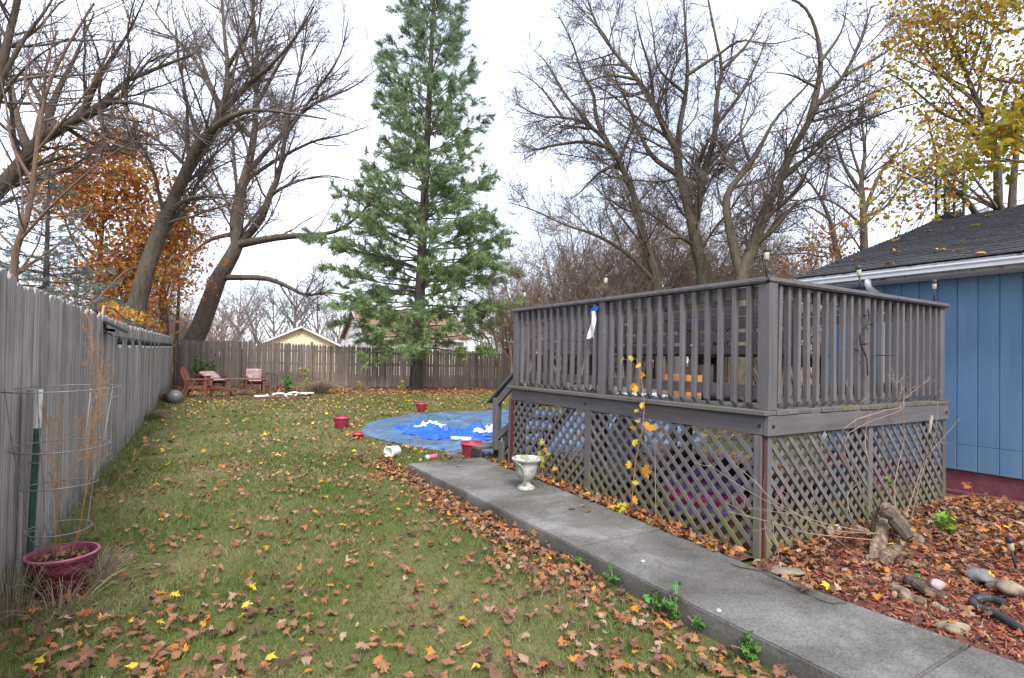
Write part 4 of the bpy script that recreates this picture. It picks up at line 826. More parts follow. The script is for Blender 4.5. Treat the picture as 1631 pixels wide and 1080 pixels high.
# conifers: whorled boughs, flat sprays, needle tufts
def conifer(name, label, base, top, hw, whorl, nper, elev, needle, ncol, tuft, barkm, lean=(0, 0), sub=(10, 5), r0=.2, zmin=1.5, sag=.25, keep=1.0, seedk=0):
    root = tree_obj(name, label, 'tree', base); b = np.array(base, float)
    H = top; ax = lambda z: b + np.array([lean[0] * z, lean[1] * z, z])
    P = np.array([ax(z) for z in np.linspace(-.1, H, 18)]); put('trunk', tubes(P[None], np.linspace(r0, .015, 18)[None], 12), MT[barkm], root)
    z = zmin; BP = []; BR = []
    while z < H - .25:
        hwz = hw(z); ph = random.random() * 6.28
        for k in range(nper):
            if random.random() > keep: continue
            a = ph + 2 * pi * k / nper + random.gauss(0, .25); L = hwz * random.uniform(.68, 1.12); e = elev(z / H) + random.gauss(0, .09)
            d = np.array([cos(a) * cos(e), sin(a) * cos(e), sin(e)]); p = ax(z + random.uniform(-.15, .15)); n = 8; Q = [p]
            for j in range(1, n):
                d = d + np.array([0, 0, -sag * .25 if j < n * .5 else sag * .45]) * (1. / n) * 2 + np.random.default_rng(random.randrange(10 ** 9)).normal(size=3) * .04; d /= np.linalg.norm(d); Q.append(Q[-1] + d * (L / cos(max(0, min(1, e))) ** .5) / (n - 1))
            BP.append(Q); BR.append(np.linspace(max(.012, L * .0135), .005, n))
        z += whorl * random.uniform(.75, 1.25)
    BP = np.array(BP); BR = np.array(BR)
    put('boughs', tubes(BP, BR, 4), MT['twig'], root)
    SPp, SR = spawn(BP, BR, sub[0], .22, (.22, .46), (.5, 1.0), 5, .12, .1, .5, .004, .5, .75)
    flat = SPp - SPp[:, :1]; flat[..., 2] *= .55; SPp = SPp[:, :1] + flat
    S2, R2 = spawn(SPp, SR, sub[1], .15, (.35, .7), (.4, .9), 3, .12, .1, .6, .003, .6, .8)
    tw = join([tubes(SPp, SR, 3)]); put('twigs', tw, MT['twig'], root)
    ends = np.concatenate([S2[:, -1], S2[:, 1], SPp[:, -1], SPp[:, 3], BP[:, -1], BP[:, -2]]); dirs = np.concatenate([S2[:, -1] - S2[:, -2], S2[:, 1] - S2[:, 0], SPp[:, -1] - SPp[:, -2], SPp[:, 3] - SPp[:, 2], BP[:, -1] - BP[:, -2], BP[:, -2] - BP[:, -3]])
    dirs /= np.linalg.norm(dirs, axis=1)[:, None] + 1e-9; n = len(ends); K = tuft
    E_ = np.repeat(ends, K, 0); Dd = np.repeat(dirs, K, 0) + rand_unit(n * K) * .85 + np.array([0, 0, .05]); Dd /= np.linalg.norm(Dd, axis=1)[:, None]
    E_ = E_ - np.repeat(dirs, K, 0) * rng.uniform(0, needle * 1.2, (n * K, 1)); sd = np.cross(Dd, rand_unit(n * K)); sd /= np.linalg.norm(sd, axis=1)[:, None] + 1e-9
    ln = needle * rng.uniform(.65, 1.25, (n * K, 1)); wd = needle * .055
    V = np.stack([E_ - sd * wd, E_ + sd * wd, E_ + Dd * ln], 1).reshape(-1, 3); Fc = np.arange(len(V)).reshape(-1, 3)
    tone = np.repeat(rng.uniform(.65, 1.3, (n, 1)), K, 0); hz = ((E_[:, 2:3] - b[2]) / H).clip(0, 1); c0, c1 = np.array(ncol[0]), np.array(ncol[1]); col = (c0 * (1 - hz) + c1 * hz) * tone * rng.uniform(.8, 1.2, (n * K, 1))
    kp = np.repeat(rng.random(n) > .8 * ((ends[:, 2] - b[2]) / H - .30).clip(0, 1), K); V = V.reshape(-1, 3, 3)[kp].reshape(-1, 3); Fc = np.arange(len(V)).reshape(-1, 3)
    old = rng.random((n, 1)) < .05; col = np.where(np.repeat(old, K, 0), np.array([.16, .10, .04]), col)[kp]
    put('needles', (V, Fc), MT['needle'], root, False, np.repeat(col, 3, 0))
    return root
pb = g(662, 620); 
def pine_hw(z): return float(np.interp(z, [1.6, 2.4, 4.0, 6.0, 8.5, 11.2, 13.9, 16.6, 19, 21.5], [2.9, 3.9, 4.15, 3.6, 3.05, 2.5, 2.1, 1.45, .8, .15]))
conifer('pine_tree', 'tall green white pine standing in front of the back fence', (pb[0], pb[1], 0), 21.8, pine_hw, .43, 6, lambda t: float(np.interp(t, [0, .15, .3, .6, 1], [.0, .10, .36, .72, 1.0])), .21, ((.30, .41, .17), (.20, .275, .205)), 10, 'bark_pine', (.028, .0), (10, 5), .27, 1.7, .42, .95)
sb = at(70, 560, 13.0); sb[2] = 0
def spr_hw(z): return float(np.interp(z, [0, 1, 3, 5.2, 5.8], [2.0, 1.9, 1.35, .3, .05]))
conifer('spruce_tree', 'blue green spruce standing behind the left fence', tuple(sb), float(at(70, 262, 13.)[2]), spr_hw, .20, 7, lambda t: float(np.interp(t, [0, .5, 1], [-.12, .05, .6])), .075, ((.20, .265, .235), (.21, .28, .255)), 8, 'bark_pine', (0, 0), (9, 4), .12, .5, .2, .95)

# bare brush behind the yard: a handful of shrub shapes, each shrub its own thing
def brush_proto(H, nst, spread, seedv, mat, spec):
    limbs = []
    for k in range(nst):
        a = random.random() * 6.28; s0 = random.random() * .35; e = spread * random.uniform(.3, 1.); top = np.array([cos(a) * e, sin(a) * e, H * random.uniform(.65, 1.0)]); b = np.array([cos(a) * s0, sin(a) * s0, -.05])
        midp = (b * .5 + top * .5) + np.array([random.gauss(0, .12), random.gauss(0, .12), .2]) * H * .25; limbs.append(limb_arr([b, b * .7 + top * .3 + np.array([0, 0, .1 * H]), midp, top], .012 * H, .004, 10))
    VF, last = twigs(limbs, spec); P = np.stack([l[0] for l in limbs]); Rr = np.stack([l[1] for l in limbs]); return nmesh('stems', *tubes(P, Rr, 5), MT[mat], smooth=True), nmesh('twigs', *VF, MT[mat])
SPB = [SP(9, (.3, .6), 6, s=3, rmin=.007, t0=.15, up=.25, wig=.14), SP(7, (.35, .7), 4, s=3, rmin=.005, t0=.1, up=.2, wig=.16), SP(6, (.35, .7), 2, s=3, rmin=.004, t0=.1)]
protos = [brush_proto(4.6, 9, 2.3, 0, 'twig_brown', SPB), brush_proto(4.0, 8, 2.6, 1, 'twig_brown', SPB), brush_proto(5.2, 7, 1.9, 2, 'twig_brown', SPB)]
def place(proto, name, label, cat, loc, rz, sc, group):
    r = thing(name, label, cat, loc, rz, group); r.scale = (sc, sc, sc * random.uniform(.92, 1.08)); link('stems', proto[0], r); link('twigs', proto[1], r); return r
for i, (px, Dp, sc) in enumerate([(812, 31, 1.71), (850, 28, 1.71), (893, 26, 1.82), (935, 29, 2.05), (975, 25, 1.77), (1018, 27, 2.11), (1060, 26, 1.94), (1098, 29, 2.22), (1140, 25, 1.88), (1175, 27, 2.05), (1215, 25, 1.82), (1250, 28, 1.99), (1285, 26, 1.71), (1320, 29, 1.60), (830, 23, 1.25), (870, 24, 1.37), (915, 23, 1.42), (955, 31, 2.28), (1000, 23, 1.48), (1080, 23, 1.54), (1120, 31, 2.39), (1160, 23, 1.48), (1235, 23, 1.48)]):
    p = at(px, 560, Dp); place(protos[i % 3], 'brush_shrub', 'tangled bare brown shrub in the thicket beyond the deck', 'shrub', (p[0], p[1], 0), random.random() * 6.28, sc, 'bare brown shrubs in the thicket beyond the deck')
for i, (px, Dp, sc) in enumerate([(300, 33, 1.2), (345, 36, 1.1), (232, 27, 1.2), (262, 30, 1.4), (205, 25, 1.2)]):
    p = at(px, 560, Dp); place(protos[(i + 1) % 3], 'brush_shrub', 'bare brown shrub behind the corner of the two fences', 'shrub', (p[0], p[1], 0), random.random() * 6.28, sc, 'bare brown shrubs behind the fence corner')
D = 19.
lm = [L_([(1285, 470), (1290, 440), (1300, 415), (1305, 400)], D, .03, .008, to_ground=True), L_([(1285, 450), (1265, 425), (1245, 408)], D, .02, .006), L_([(1290, 445), (1320, 425), (1335, 415)], D, .02, .006)]
root = tree_obj('orange_bush', 'small orange leaved bush showing between the deck corner and the roof', 'bush', base_of(lm)); limbs_to_parts(root, lm, MT['bark'])
VF, (v, f, c) = leafy(lm, [SP(8, (.3, .6), 5, s=3, rmin=.006), SP(6, (.3, .6), 4, s=3, rmin=.005)], 420, .09, [4, 3, 3, 2, 1, .3], OCOL, .22); put('crown', VF, MT['twig_brown'], root); put('leaves', (v, f), MT['treeleaf'], root, False, c)
# far grey trees along the skyline
def far_proto(H):
    limbs = [limb_arr([(0, 0, -.1), (.1, 0, H * .3), (.0, .1, H * .65), (.1, 0, H)], .02 * H, .01, 10)]
    for k in range(7):
        a = random.random() * 6.28; z0 = H * random.uniform(.18, .5); e = H * random.uniform(.2, .36); limbs.append(limb_arr([(0, 0, z0), (cos(a) * e * .5, sin(a) * e * .5, z0 + H * .18), (cos(a) * e, sin(a) * e, z0 + H * random.uniform(.35, .5))], .010 * H, .008, 10))
    spec = [SP(9, (.3, .55), 5, s=3, rmin=.02, t0=.2, up=.35), SP(6, (.3, .6), 4, s=3, rmin=.014, t0=.1, up=.3), SP(4, (.3, .6), 3, s=3, rmin=.011, t0=.1)]
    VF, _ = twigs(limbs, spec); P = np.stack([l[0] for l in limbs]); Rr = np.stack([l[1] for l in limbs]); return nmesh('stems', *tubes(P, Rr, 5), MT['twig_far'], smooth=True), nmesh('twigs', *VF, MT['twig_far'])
fps = [far_proto(8.5), far_proto(10.5), far_proto(9.)]
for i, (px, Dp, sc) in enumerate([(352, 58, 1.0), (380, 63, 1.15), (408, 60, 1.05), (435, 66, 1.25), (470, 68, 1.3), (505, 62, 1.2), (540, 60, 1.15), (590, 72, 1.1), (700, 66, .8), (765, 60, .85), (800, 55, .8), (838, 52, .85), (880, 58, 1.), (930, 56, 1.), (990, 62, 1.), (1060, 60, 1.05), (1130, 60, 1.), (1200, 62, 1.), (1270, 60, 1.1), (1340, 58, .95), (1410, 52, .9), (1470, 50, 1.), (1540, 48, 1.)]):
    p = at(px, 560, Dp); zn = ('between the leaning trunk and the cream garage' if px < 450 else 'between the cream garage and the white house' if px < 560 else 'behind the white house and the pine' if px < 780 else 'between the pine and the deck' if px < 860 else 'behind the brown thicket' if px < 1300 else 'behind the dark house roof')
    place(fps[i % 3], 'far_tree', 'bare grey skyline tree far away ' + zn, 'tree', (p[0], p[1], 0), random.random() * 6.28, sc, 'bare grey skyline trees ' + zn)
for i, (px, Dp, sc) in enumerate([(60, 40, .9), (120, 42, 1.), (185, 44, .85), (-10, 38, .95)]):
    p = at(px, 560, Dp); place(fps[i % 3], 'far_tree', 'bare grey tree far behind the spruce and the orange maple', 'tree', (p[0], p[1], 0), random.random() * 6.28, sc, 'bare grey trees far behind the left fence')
# far brush band that reads as one mass
n = 1500; px = rng.uniform(-150, 1700, n); Dp = rng.uniform(60, 90, n)
B0 = np.array([at(a, 560, d) for a, d in zip(px, Dp)]); B0[:, 2] = 0; hgt = rng.uniform(2.0, 6.2, n)
Pp = np.repeat(B0[:, None], 4, 1); Pp[:, :, 2] += hgt[:, None] * np.linspace(0, 1, 4)[None]; Pp[:, 1:, :2] += np.cumsum(rng.normal(size=(n, 3, 2)) * .35, 1)
S2, R2 = spawn(Pp, np.full((n, 4), .03), 8, .1, (.3, .7), (.4, 1.), 2, .2, .15, .6, .015, .5)
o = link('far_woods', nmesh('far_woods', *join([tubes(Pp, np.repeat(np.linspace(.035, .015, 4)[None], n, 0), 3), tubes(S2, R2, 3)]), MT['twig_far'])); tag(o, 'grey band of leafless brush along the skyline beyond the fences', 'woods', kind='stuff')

# ================================================================== OTHER HOUSES AND THE TOWER
def gable_house(name, label, loc, rz, Wd, Ln, hw_, hr, wallm, roofm, trim, over=.35, courses=12, boards=18):
    """ridge along local y; gable end faces local -y at y=0"""
    h = thing(name, label, 'house' if 'house' in name else 'garage', loc, rz); w2 = Wd / 2
    MB().box(-w2 + .02, w2 - .02, .02, Ln, 0, hw_).build('wall', MT[wallm], h)
    MB().prism([(-w2 + .02, hw_), (w2 - .02, hw_), (0, hr - .05)], lambda u, v, t: (u, t, v), .02, Ln).build('gable', MT[wallm], h)
    z = 0; dz = hr / boards
    for k in range(boards):       # lapped clapboards on the gable end
        z0 = k * dz; zt = z0 + dz * .5; half = w2 if zt < hw_ else w2 * (hr - zt) / (hr - hw_) - .08
        if half > .15: MB().add([(-half, -.022, z0), (half, -.022, z0), (half, -.002, z0 + dz), (-half, -.002, z0 + dz), (-half, .01, z0), (half, .01, z0)], [(0, 1, 2, 3), (0, 4, 5, 1)]).build('clapboard', MT[wallm], h)
    nb_ = int(hw_ / .22)
    for sx in (-1, 1):
        mb = MB()
        for k in range(nb_): mb.add([(sx * (w2 + .012), .02, k * .22), (sx * (w2 + .012), Ln, k * .22), (sx * (w2 - .012), Ln, k * .22 + .22), (sx * (w2 - .012), .02, k * .22 + .22)], [(0, 1, 2, 3)])
        mb.build('side_siding', MT[wallm], h)
    s = (hr - hw_) / w2
    for sx in (-1, 1):
        for k in range(courses):
            u0 = (w2 + over) * (1 - k / courses); u1 = (w2 + over) * (1 - (k + 1) / courses) - .03
            f = lambda u: hr - s * abs(u) + .04
            P = [(sx * u0, -over, f(u0) + .03), (sx * u0, Ln + over, f(u0) + .03), (sx * u1, Ln + over, f(u1) + .008), (sx * u1, -over, f(u1) + .008), (sx * u0, -over, f(u0) - .03), (sx * u0, Ln + over, f(u0) - .03)]
            MB().add(P, [(0, 1, 2, 3), (0, 4, 5, 1)]).build('shingle_row', MT[roofm], h)
        mb = MB(); mb.prism([(sx * (w2 + over), f(w2 + over) - .18), (sx * (w2 + over), f(w2 + over) - .02), (0, hr + .03), (0, hr - .14)], lambda u, v, t: (u, t, v), -over - .03, -over + .05); mb.build('rake_board', MT[trim], h)
        MB().box(sx * (w2 + over) - .03, sx * (w2 + over) + .03, -over + .06, Ln + over, f(w2 + over) - .16, f(w2 + over) - .035).build('eave_board', MT[trim], h)
    return h
def window(h, x0, x1, z0, z1, fn, depth=.05):
    """fn(u,z,t) -> local xyz, t outward"""
    def bx(a, b, c, d, t0, t1): 
        mb = MB(); mb.prism([(a, c), (b, c), (b, d), (a, d)], fn, t0, t1); return mb
    wn = bx(x0, x1, z0, z1, .02, .035).build('window', MT['glass'], h); e = .09
    for a, b, c, d in ((x0 - e, x0, z0 - e, z1 + e), (x1, x1 + e, z0 - e, z1 + e), (x0, x1, z1, z1 + e), (x0, x1, z0 - e, z0)): bx(a, b, c, d, .024, .07).build('frame', MT['white_trim'], wn)
    bx(x0, x1, (z0 + z1) / 2 - .025, (z0 + z1) / 2 + .025, .037, .055).build('sash_bar', MT['white_trim'], wn); bx((x0 + x1) / 2 - .02, (x0 + x1) / 2 + .02, z0, (z0 + z1) / 2 - .027, .037, .05).build('sash_bar', MT['white_trim'], wn)

# cream garage: gable apex at (489,518), eaves at 415..543
ga = at(479, 560, 44.)
gr = gable_house('cream_garage', 'cream sided garage with a gable roof showing over the back fence', (ga[0], ga[1], 0), R(-9), 6.0, 8.5, float(at(543, 549, 44.)[2]), float(at(489, 520, 44.)[2]) , 'yellow_siding', 'orange_roof', 'white_trim', .4)
# white house with orange roof; its long side faces the yard, gable end to the left
wa = at(566, 560, 40.); 
wh = gable_house('white_house', 'white and cream house with steep orange roof half hidden by the pine', (wa[0], wa[1], 0), R(-88), 5.0, 7.6, float(at(583, 532, 40.)[2]), float(at(566, 490, 40.)[2]), 'white_siding', 'orange_roof', 'white_trim', .4)
for u in (-1.6, -.5, .6): window(wh, u, u + .75, .9, 2.2, lambda a, b, t: (a, -t, b))
for y0, y1 in ((2.2, 3.8), (6.8, 7.7)): window(wh, y0, y1, 1.0, 2.15, lambda a, b, t: (-2.6 - t, a, b)) ; window(wh, y0, y1, 1.0, 2.15, lambda a, b, t: (2.6 + t, a, b))
# light blue house behind the shingle roof
ba = at(1700, 560, 24.)
bh = gable_house('pale_blue_house', 'pale blue house showing above the dark roof at the right edge', (ba[0], ba[1], 0), R(-40), 6., 9., float(at(1590, 326, 24.)[2]), float(at(1590, 304, 24.)[2]), 'cyan_siding', 'grey_roof', 'white_trim', .3)
window(bh, -.4, .5, 4.2, 5.4, lambda a, b, t: (a, -t, b))
# black steel tower behind the roof
ta = at(1511, 560, 15.5); tz = float(at(1511, 272, 15.5)[2]); sc = 15.5 / F_PX; hwid = 14 * sc
tw_ = thing('steel_tower', 'black steel ladder tower sticking up behind the dark roof', 'tower', (ta[0], ta[1], 0), -R(38))
for sx in (-1, 1):
    for sy in (-1, 1): MB().beam((sx * hwid * 1.06, sy * hwid * .8 * 1.06, -.1), (sx * hwid * .95, sy * hwid * .8 * .95, tz), .045, .045, (0, 1, 0)).build('leg', MT['black_metal'], tw_)
z = tz - .05; k = 0
while z > .5:
    sz = .8 * hwid
    MB().box(-hwid * .93, hwid * .93, -sz * .93, sz * .93, z - .022, z + .0).build('platform', MT['black_metal'], tw_) if k < 3 else MB().box(-hwid, hwid, -.02 - sz, .02 - sz, z - .02, z + .02).build('rung', MT['black_metal'], tw_)
    if k < 3:
        for sy in (-1, 1): MB().box(-hwid, hwid, sy * sz - .018, sy * sz + .018, z + .002, z + .09).build('rim_bar', MT['black_metal'], tw_)
        MB().beam((-hwid, -sz, z - .55), (hwid, -sz, z - .03), .02, .02).build('brace', MT['black_metal'], tw_)
    z -= .62; k += 1

# ================================================================== POOL PAD, TARP, BUCKETS
pl = MB(); PC = (6.2, 9.3); PR = 3.35; nr, na = 26, 96; Vp = [(0, 0, .03)]
for i in range(1, nr + 1):
    for k in range(na):
        a = 2 * pi * k / na; r = PR * i / nr * (1 + .012 * sin(3 * a + 1) + .008 * sin(7 * a)); x, y = r * cos(a), r * sin(a)
        z = .028 + .012 * sin(x * 3.3 + y * 1.2) * sin(y * 2.9 - x) + .009 * sin(x * 9 + 2 * sin(y * 3)) * (i > 6) + .006 * sin(y * 14 + x * 5)
        Vp.append((x, y, z if i < nr else .004))
Fp = [(0, 1 + k, 1 + (k + 1) % na) for k in range(na)] + [(1 + (i - 1) * na + k, 1 + i * na + k, 1 + i * na + (k + 1) % na, 1 + (i - 1) * na + (k + 1) % na) for i in range(1, nr) for k in range(na)]
o = pl.add(Vp, Fp).build('pool_liner', MT['liner'], None, smooth=True, loc=(PC[0], PC[1], 0)); tag(o, 'round dirty blue pool liner spread flat on the lawn', 'pool liner')
def crumple(name, mat, path, wid, hgt, label, cat, n=110, m=40, seedk=0, thick=True):
    rg = np.random.default_rng(seedk); A1 = rg.uniform(0, 6.28, 9); B1 = rg.uniform(3.5, 8, 9); K1 = rg.uniform(0, 6.28, 9); C_ = catmull(path, n); V = []
    ph = rg.uniform(0, 6, 12); fr_ = rg.uniform(2, 9, 12)
    for i in range(n):
        t = C_[min(i + 1, n - 1)] - C_[max(i - 1, 0)]; s_ = np.array([t[1], -t[0], 0]); s_ /= np.linalg.norm(s_) + 1e-9; env = sin(pi * min(1, max(0, (i + 1.5) / (n + 2)))) ** .45
        for j in range(m):
            u = j / (m - 1) * 2 - 1; ww = wid * (.75 + .25 * sin(i * .31 + ph[0])) * env
            ridge = abs(sin(fr_[0] * u + ph[1] + .35 * sin(i * .4 + ph[2]))) * .5 + abs(sin(i * .33 + ph[3] + 2.1 * u)) * .35 + abs(sin(i * .71 + fr_[3] * u + ph[4])) * .22
            p = C_[i] + s_ * ww * (u + .10 * sin(i * .9 + ph[6])); q1 = 0.
            for h in range(9): q1 += (1 - abs(sin(B1[h] * (p[0] * cos(A1[h]) + p[1] * sin(A1[h])) * (1 + h * .35) + K1[h] + .8 * q1))) ** 2 * (.55 / (1 + h * .45))
            z = .035 + hgt * (1 - abs(u) ** 3) * (.12 + .42 * q1) * env * (.65 + .35 * sin(i * .17 + ph[5])); V.append((p[0], p[1], z + rg.normal() * .006))
    Fc = [(i * m + j, i * m + j + 1, (i + 1) * m + j + 1, (i + 1) * m + j) for i in range(n - 1) for j in range(m - 1)]
    V = np.array(V); c0 = V.mean(0); c0[2] = 0
    o = link(name, nmesh(name, V - c0, Fc, MT[mat]), None, tuple(c0)); return tag(o, label, cat)
gp_ = lambda pts: [np.array([*g(px, py, .05)[:2], 0]) for px, py in pts]
crumple('blue_tarp', 'tarp_blue', gp_([(630, 679), (668, 684), (690, 692), (715, 693), (742, 696), (778, 700)]), .46, .40, 'crumpled bright blue tarp lying in folds on the pool liner', 'tarp', seedk=3)
crumple('white_tarp', 'tarp_white', gp_([(668, 680), (690, 684), (712, 685)]), .46, .36, 'crumpled white sheet lying beside the blue tarp on the pool liner', 'sheet', 76, 34, 5)
crumple('white_tarp', 'tarp_white', gp_([(752, 690), (785, 688), (812, 686)]), .44, .34, 'crumpled white sheet on the pool liner half hidden by the stair post', 'sheet', 76, 34, 8)
crumple('blue_tarp', 'tarp_blue', gp_([(728, 684), (760, 688), (790, 694)]), .34, .34, 'loose end of blue tarp heaped next to the stair post', 'tarp', 70, 30, 9)
a_, b_ = g(719, 698, .06), g(750, 700, .06); o = MB().tube([(0, 0, 0), tuple(b_ - a_)], .035, 10).build('white_tube', MT['pvc'], None, True, loc=tuple(a_)); tag(o, 'short white tube lying along the front of the blue tarp', 'tube')

def bucket(px, py, rt, h, label, hnd=True, tilt=0):
    p = g(px, py, 0); b = thing('red_bucket', label, 'bucket', (p[0], p[1], float(zg(p[0], p[1]))), random.random() * 6, 'red plastic buckets round the pool liner'); rb = rt * .76
    MB().lathe([(0, .006), (rb, .006), (rb * 1.01, .012), (rt * .985, h - .03), (rt * .985, h - .005), (rt, h), (rt * .96, h), (rt * .95, h - .05), (rb * .97, .02), (0, .02)], 28).build('body', MT['red_plastic'], b, True)
    MB().lathe([(rt * .985, h - .035), (rt * 1.05, h - .032), (rt * 1.05, h + .002), (rt * .99, h + .002)], 28).build('rim', MT['pale_red'], b, True)
    MB().lathe([(0, h * .80), (rt * .9, h * .80)], 24).build('water_fill', MT['pale_red'], b, True); return b
bucket(544, 683, .145, .215, 'red bucket on the lawn at the left side of the pool liner'); bucket(671, 656, .14, .22, 'red bucket farthest away, behind the pool liner')
bucket(751, 729, .15, .215, 'red bucket nearest the deck stairs at the end of the sidewalk'); bucket(570, 699, .09, .105, 'small low red bucket at the front left of the pool liner')
p = g(626, 729); jd = thing('white_jug', 'white plastic bucket lying on its side in the leaves', 'bucket', (p[0], p[1], .085), R(-58))
mb = MB().lathe([(0, 0), (.066, 0), (.07, .006), (.08, .15), (.08, .165), (.0855, .167), (.0855, .19), (.08, .195), (.07, .197), (.068, .192), (0, .190)], 26); mb.xf(Matrix.Translation((0, .09, 0)) @ Matrix.Rotation(R(90), 4, 'X') @ Matrix.Translation((0, 0, 0))); mb.build('body', MT['white_plastic'], jd, True)
mb = MB().tube([(.083 * cos(a), -.075 + .012, .083 * sin(a) - 0.0) for a in np.linspace(-2.9, -.2, 14)], .0025, 5, True); mb.build('handle', MT['white_plastic'], jd)
p = g(690, 732); o = MB().tube([(-.07, 0, .035), (-.02, .01, .036), (.0, .01, .036), (.07, .02, .035)], [.033, .033, .033, .033], 14).build('drink_can', MT['can_pink'], None, True, loc=(p[0], p[1], 0)); tag(o, 'crushed pink and white drink can in the leaves by the sidewalk end', 'can')
MB().tube([(-.069, 0, .035), (-.105, -.005, .034)], .034, 14).build('can_end', MT['white_plastic'], o, True)
p = g(728, 727); o = MB().box(-.17, .2, -.1, .12, .0, .045).build('paver', MT['concrete'], None, bevel=.008, loc=(p[0], p[1], 0), rot=(0, 0, .1)); tag(o, 'loose concrete paver between the sidewalk end and a red bucket', 'paver')

# ================================================================== PATIO CORNER
def outdoor_chair(label, p, rz, cushion=False, recline=.28, foot=False, grp='red brown wooden garden chairs by the back fence', hb=.62, mat='chairwood'):
    c = thing('garden_chair', label, 'chair', (p[0], p[1], 0), rz, grp); A = lambda mb, n, **k: mb.build(n, MT[mat], c, bevel=.004, **k)
    sw_ = .54      # faces local -y
    for i in range(5): A(MB().box(-sw_ / 2, sw_ / 2, -.25 + i * .105, -.16 + i * .105, .37 - i * .022, .395 - i * .022), 'seat_slat')
    for i in range(7):
        u = -.24 + i * .08; top = hb - .10 * (u / .24) ** 2; b0 = np.array([u, .27, .30]); t0_ = np.array([u * 1.12, .27 + sin(recline) * top, .30 + cos(recline) * top]); A(MB().beam(b0, t0_, .062, .018, (0, 1, 0)), 'back_slat')
    for zf in (.15, .80):
        A(MB().beam((-.27, .29 + sin(recline) * hb * zf, .30 + cos(recline) * hb * zf), (.27, .29 + sin(recline) * hb * zf, .30 + cos(recline) * hb * zf), .022, .06), 'back_bar')
    for sx in (-1, 1):
        A(MB().box(sx * .30 - .03, sx * .30 + .03, -.27, -.20, 0, .56), 'leg'); A(MB().beam((sx * .30, .22, .56), (sx * .28, .46, 0), .05, .06, (0, 1, 0)), 'leg')
        A(MB().box(sx * .30 - .055, sx * .30 + .055, -.32, .34, .562, .586), 'armrest'); A(MB().box(sx * .268 - .012, sx * .268 + .012, -.24, .30, .29, .366), 'side_rail')
    if foot:
        for i in range(6): A(MB().beam((-.24, -.40 - i * .105, .36 - i * .022), (.24, -.40 - i * .105, .36 - i * .022), .09, .018), 'footrest_slat')
        for sx in (-1, 1): A(MB().beam((sx * .2, -.33, .34), (sx * .2, -1.02, .20), .03, .05), 'footrest_rail'); A(MB().box(sx * .2 - .02, sx * .2 + .02, -.86, -.80, 0, .215), 'footrest_leg')
    return c
def pillow(label, p, rz, sx, sy, sz, rot=(0, 0, 0), grp=None, mat='cushion'):
    V = []; n = 14
    for s in (1, -1):
        for i in range(n + 1):
            for j in range(n + 1):
                u, v = i / n * 2 - 1, j / n * 2 - 1; pu = (1 - u ** 4) * (1 - v ** 4); tuf = .75 + .25 * abs(cos(u * pi * 1.5)) * abs(cos(v * pi * 1.5)); V.append((u * sx / 2, v * sy / 2, s * (sz / 2) * pu ** .4 * tuf))
    m = n + 1; Fc = [(i * m + j, (i + 1) * m + j, (i + 1) * m + j + 1, i * m + j + 1) for i in range(n) for j in range(n)]; Fc += [tuple(q + m * m for q in f[::-1]) for f in Fc]
    o = MB().add(V, Fc).build('cushion', MT[mat], None, True, loc=p, rot=(rot[0], rot[1], rz)); tag(o, label, 'cushion', grp); return o
p1 = g(318, 634); outdoor_chair('reclined slatted wooden chair with footrest nearest the grey ball', p1, R(72), foot=True, recline=.34, hb=.68)
p2 = g(338, 624); outdoor_chair('wooden armchair with pink cushions behind the reclined chair', p2, R(32), hb=.5)
pillow('pink cushion slumped on the back of the armchair', (p2[0] - .08, p2[1] + .02, .60), R(32), .58, .46, .16, (R(28), 0, 0), 'faded pink seat cushions'); pillow('flat pink seat cushion on the armchair', (p2[0] + .08, p2[1] - .10, .43), R(32), .52, .52, .10, (0, 0, 0), 'faded pink seat cushions')
p3 = g(405, 625); outdoor_chair('wooden chair facing the yard behind the brown table', p3, R(0), hb=.5, recline=.15)
pillow('pink tufted cushion upright against the back of the chair behind the table', (p3[0], p3[1] + .22, .62), 0, .52, .46, .10, (R(84), 0, 0), 'faded pink seat cushions'); pillow('flat pink seat cushion on the chair behind the table', (p3[0], p3[1] - .06, .43), 0, .5, .46, .10, (0, 0, 0), 'faded pink seat cushions')
p = g(392, 630); tb = thing('garden_table', 'low brown wooden table with crossed braces in front of the cushioned chair', 'table', (p[0], p[1], 0), R(-4))
for i in range(5): MB().box(-.64, .64, -.30 + i * .122, -.19 + i * .122, .535, .572).build('top_board', MT['tablewood'], tb, bevel=.004)
for sx in (-1, 1):
    for sy in (-1, 1): MB().box(sx * .52 - .04, sx * .52 + .04, sy * .22 - .04, sy * .22 + .04, 0, .533).build('leg', MT['tablewood'], tb, bevel=.004)
    MB().box(sx * .52 - .018, sx * .52 + .018, -.185, .185, .46, .53).build('apron', MT['tablewood'], tb)
    for sy in (-1, 1): MB().beam((sx * .50, sy * .17, .10), (sx * .03, sy * .17, .51), .025, .06, (0, 1, 0)).build('brace', MT['tablewood'], tb, bevel=.003)
p = g(278, 643); bl = thing('exercise_ball', 'grey rubber ball resting against the foot of the left fence', 'ball', (p[0], p[1], 0))
mb = MB(); rad = .185; mb.lathe([(max(.0005, rad * sin(t)), rad - rad * cos(t)) for t in np.linspace(0, pi, 25)], 36); mb.build('body', MT['ball'], bl, True)
mb = MB(); vdir = np.array([-p[0], -p[1], 1.2]); vdir /= np.linalg.norm(vdir); 
def onball(u, v): 
    a = atan2(-p[1], -p[0]) + u; e = .42 + v; return (.187 * cos(e) * cos(a), .187 * cos(e) * sin(a), rad + .187 * sin(e))
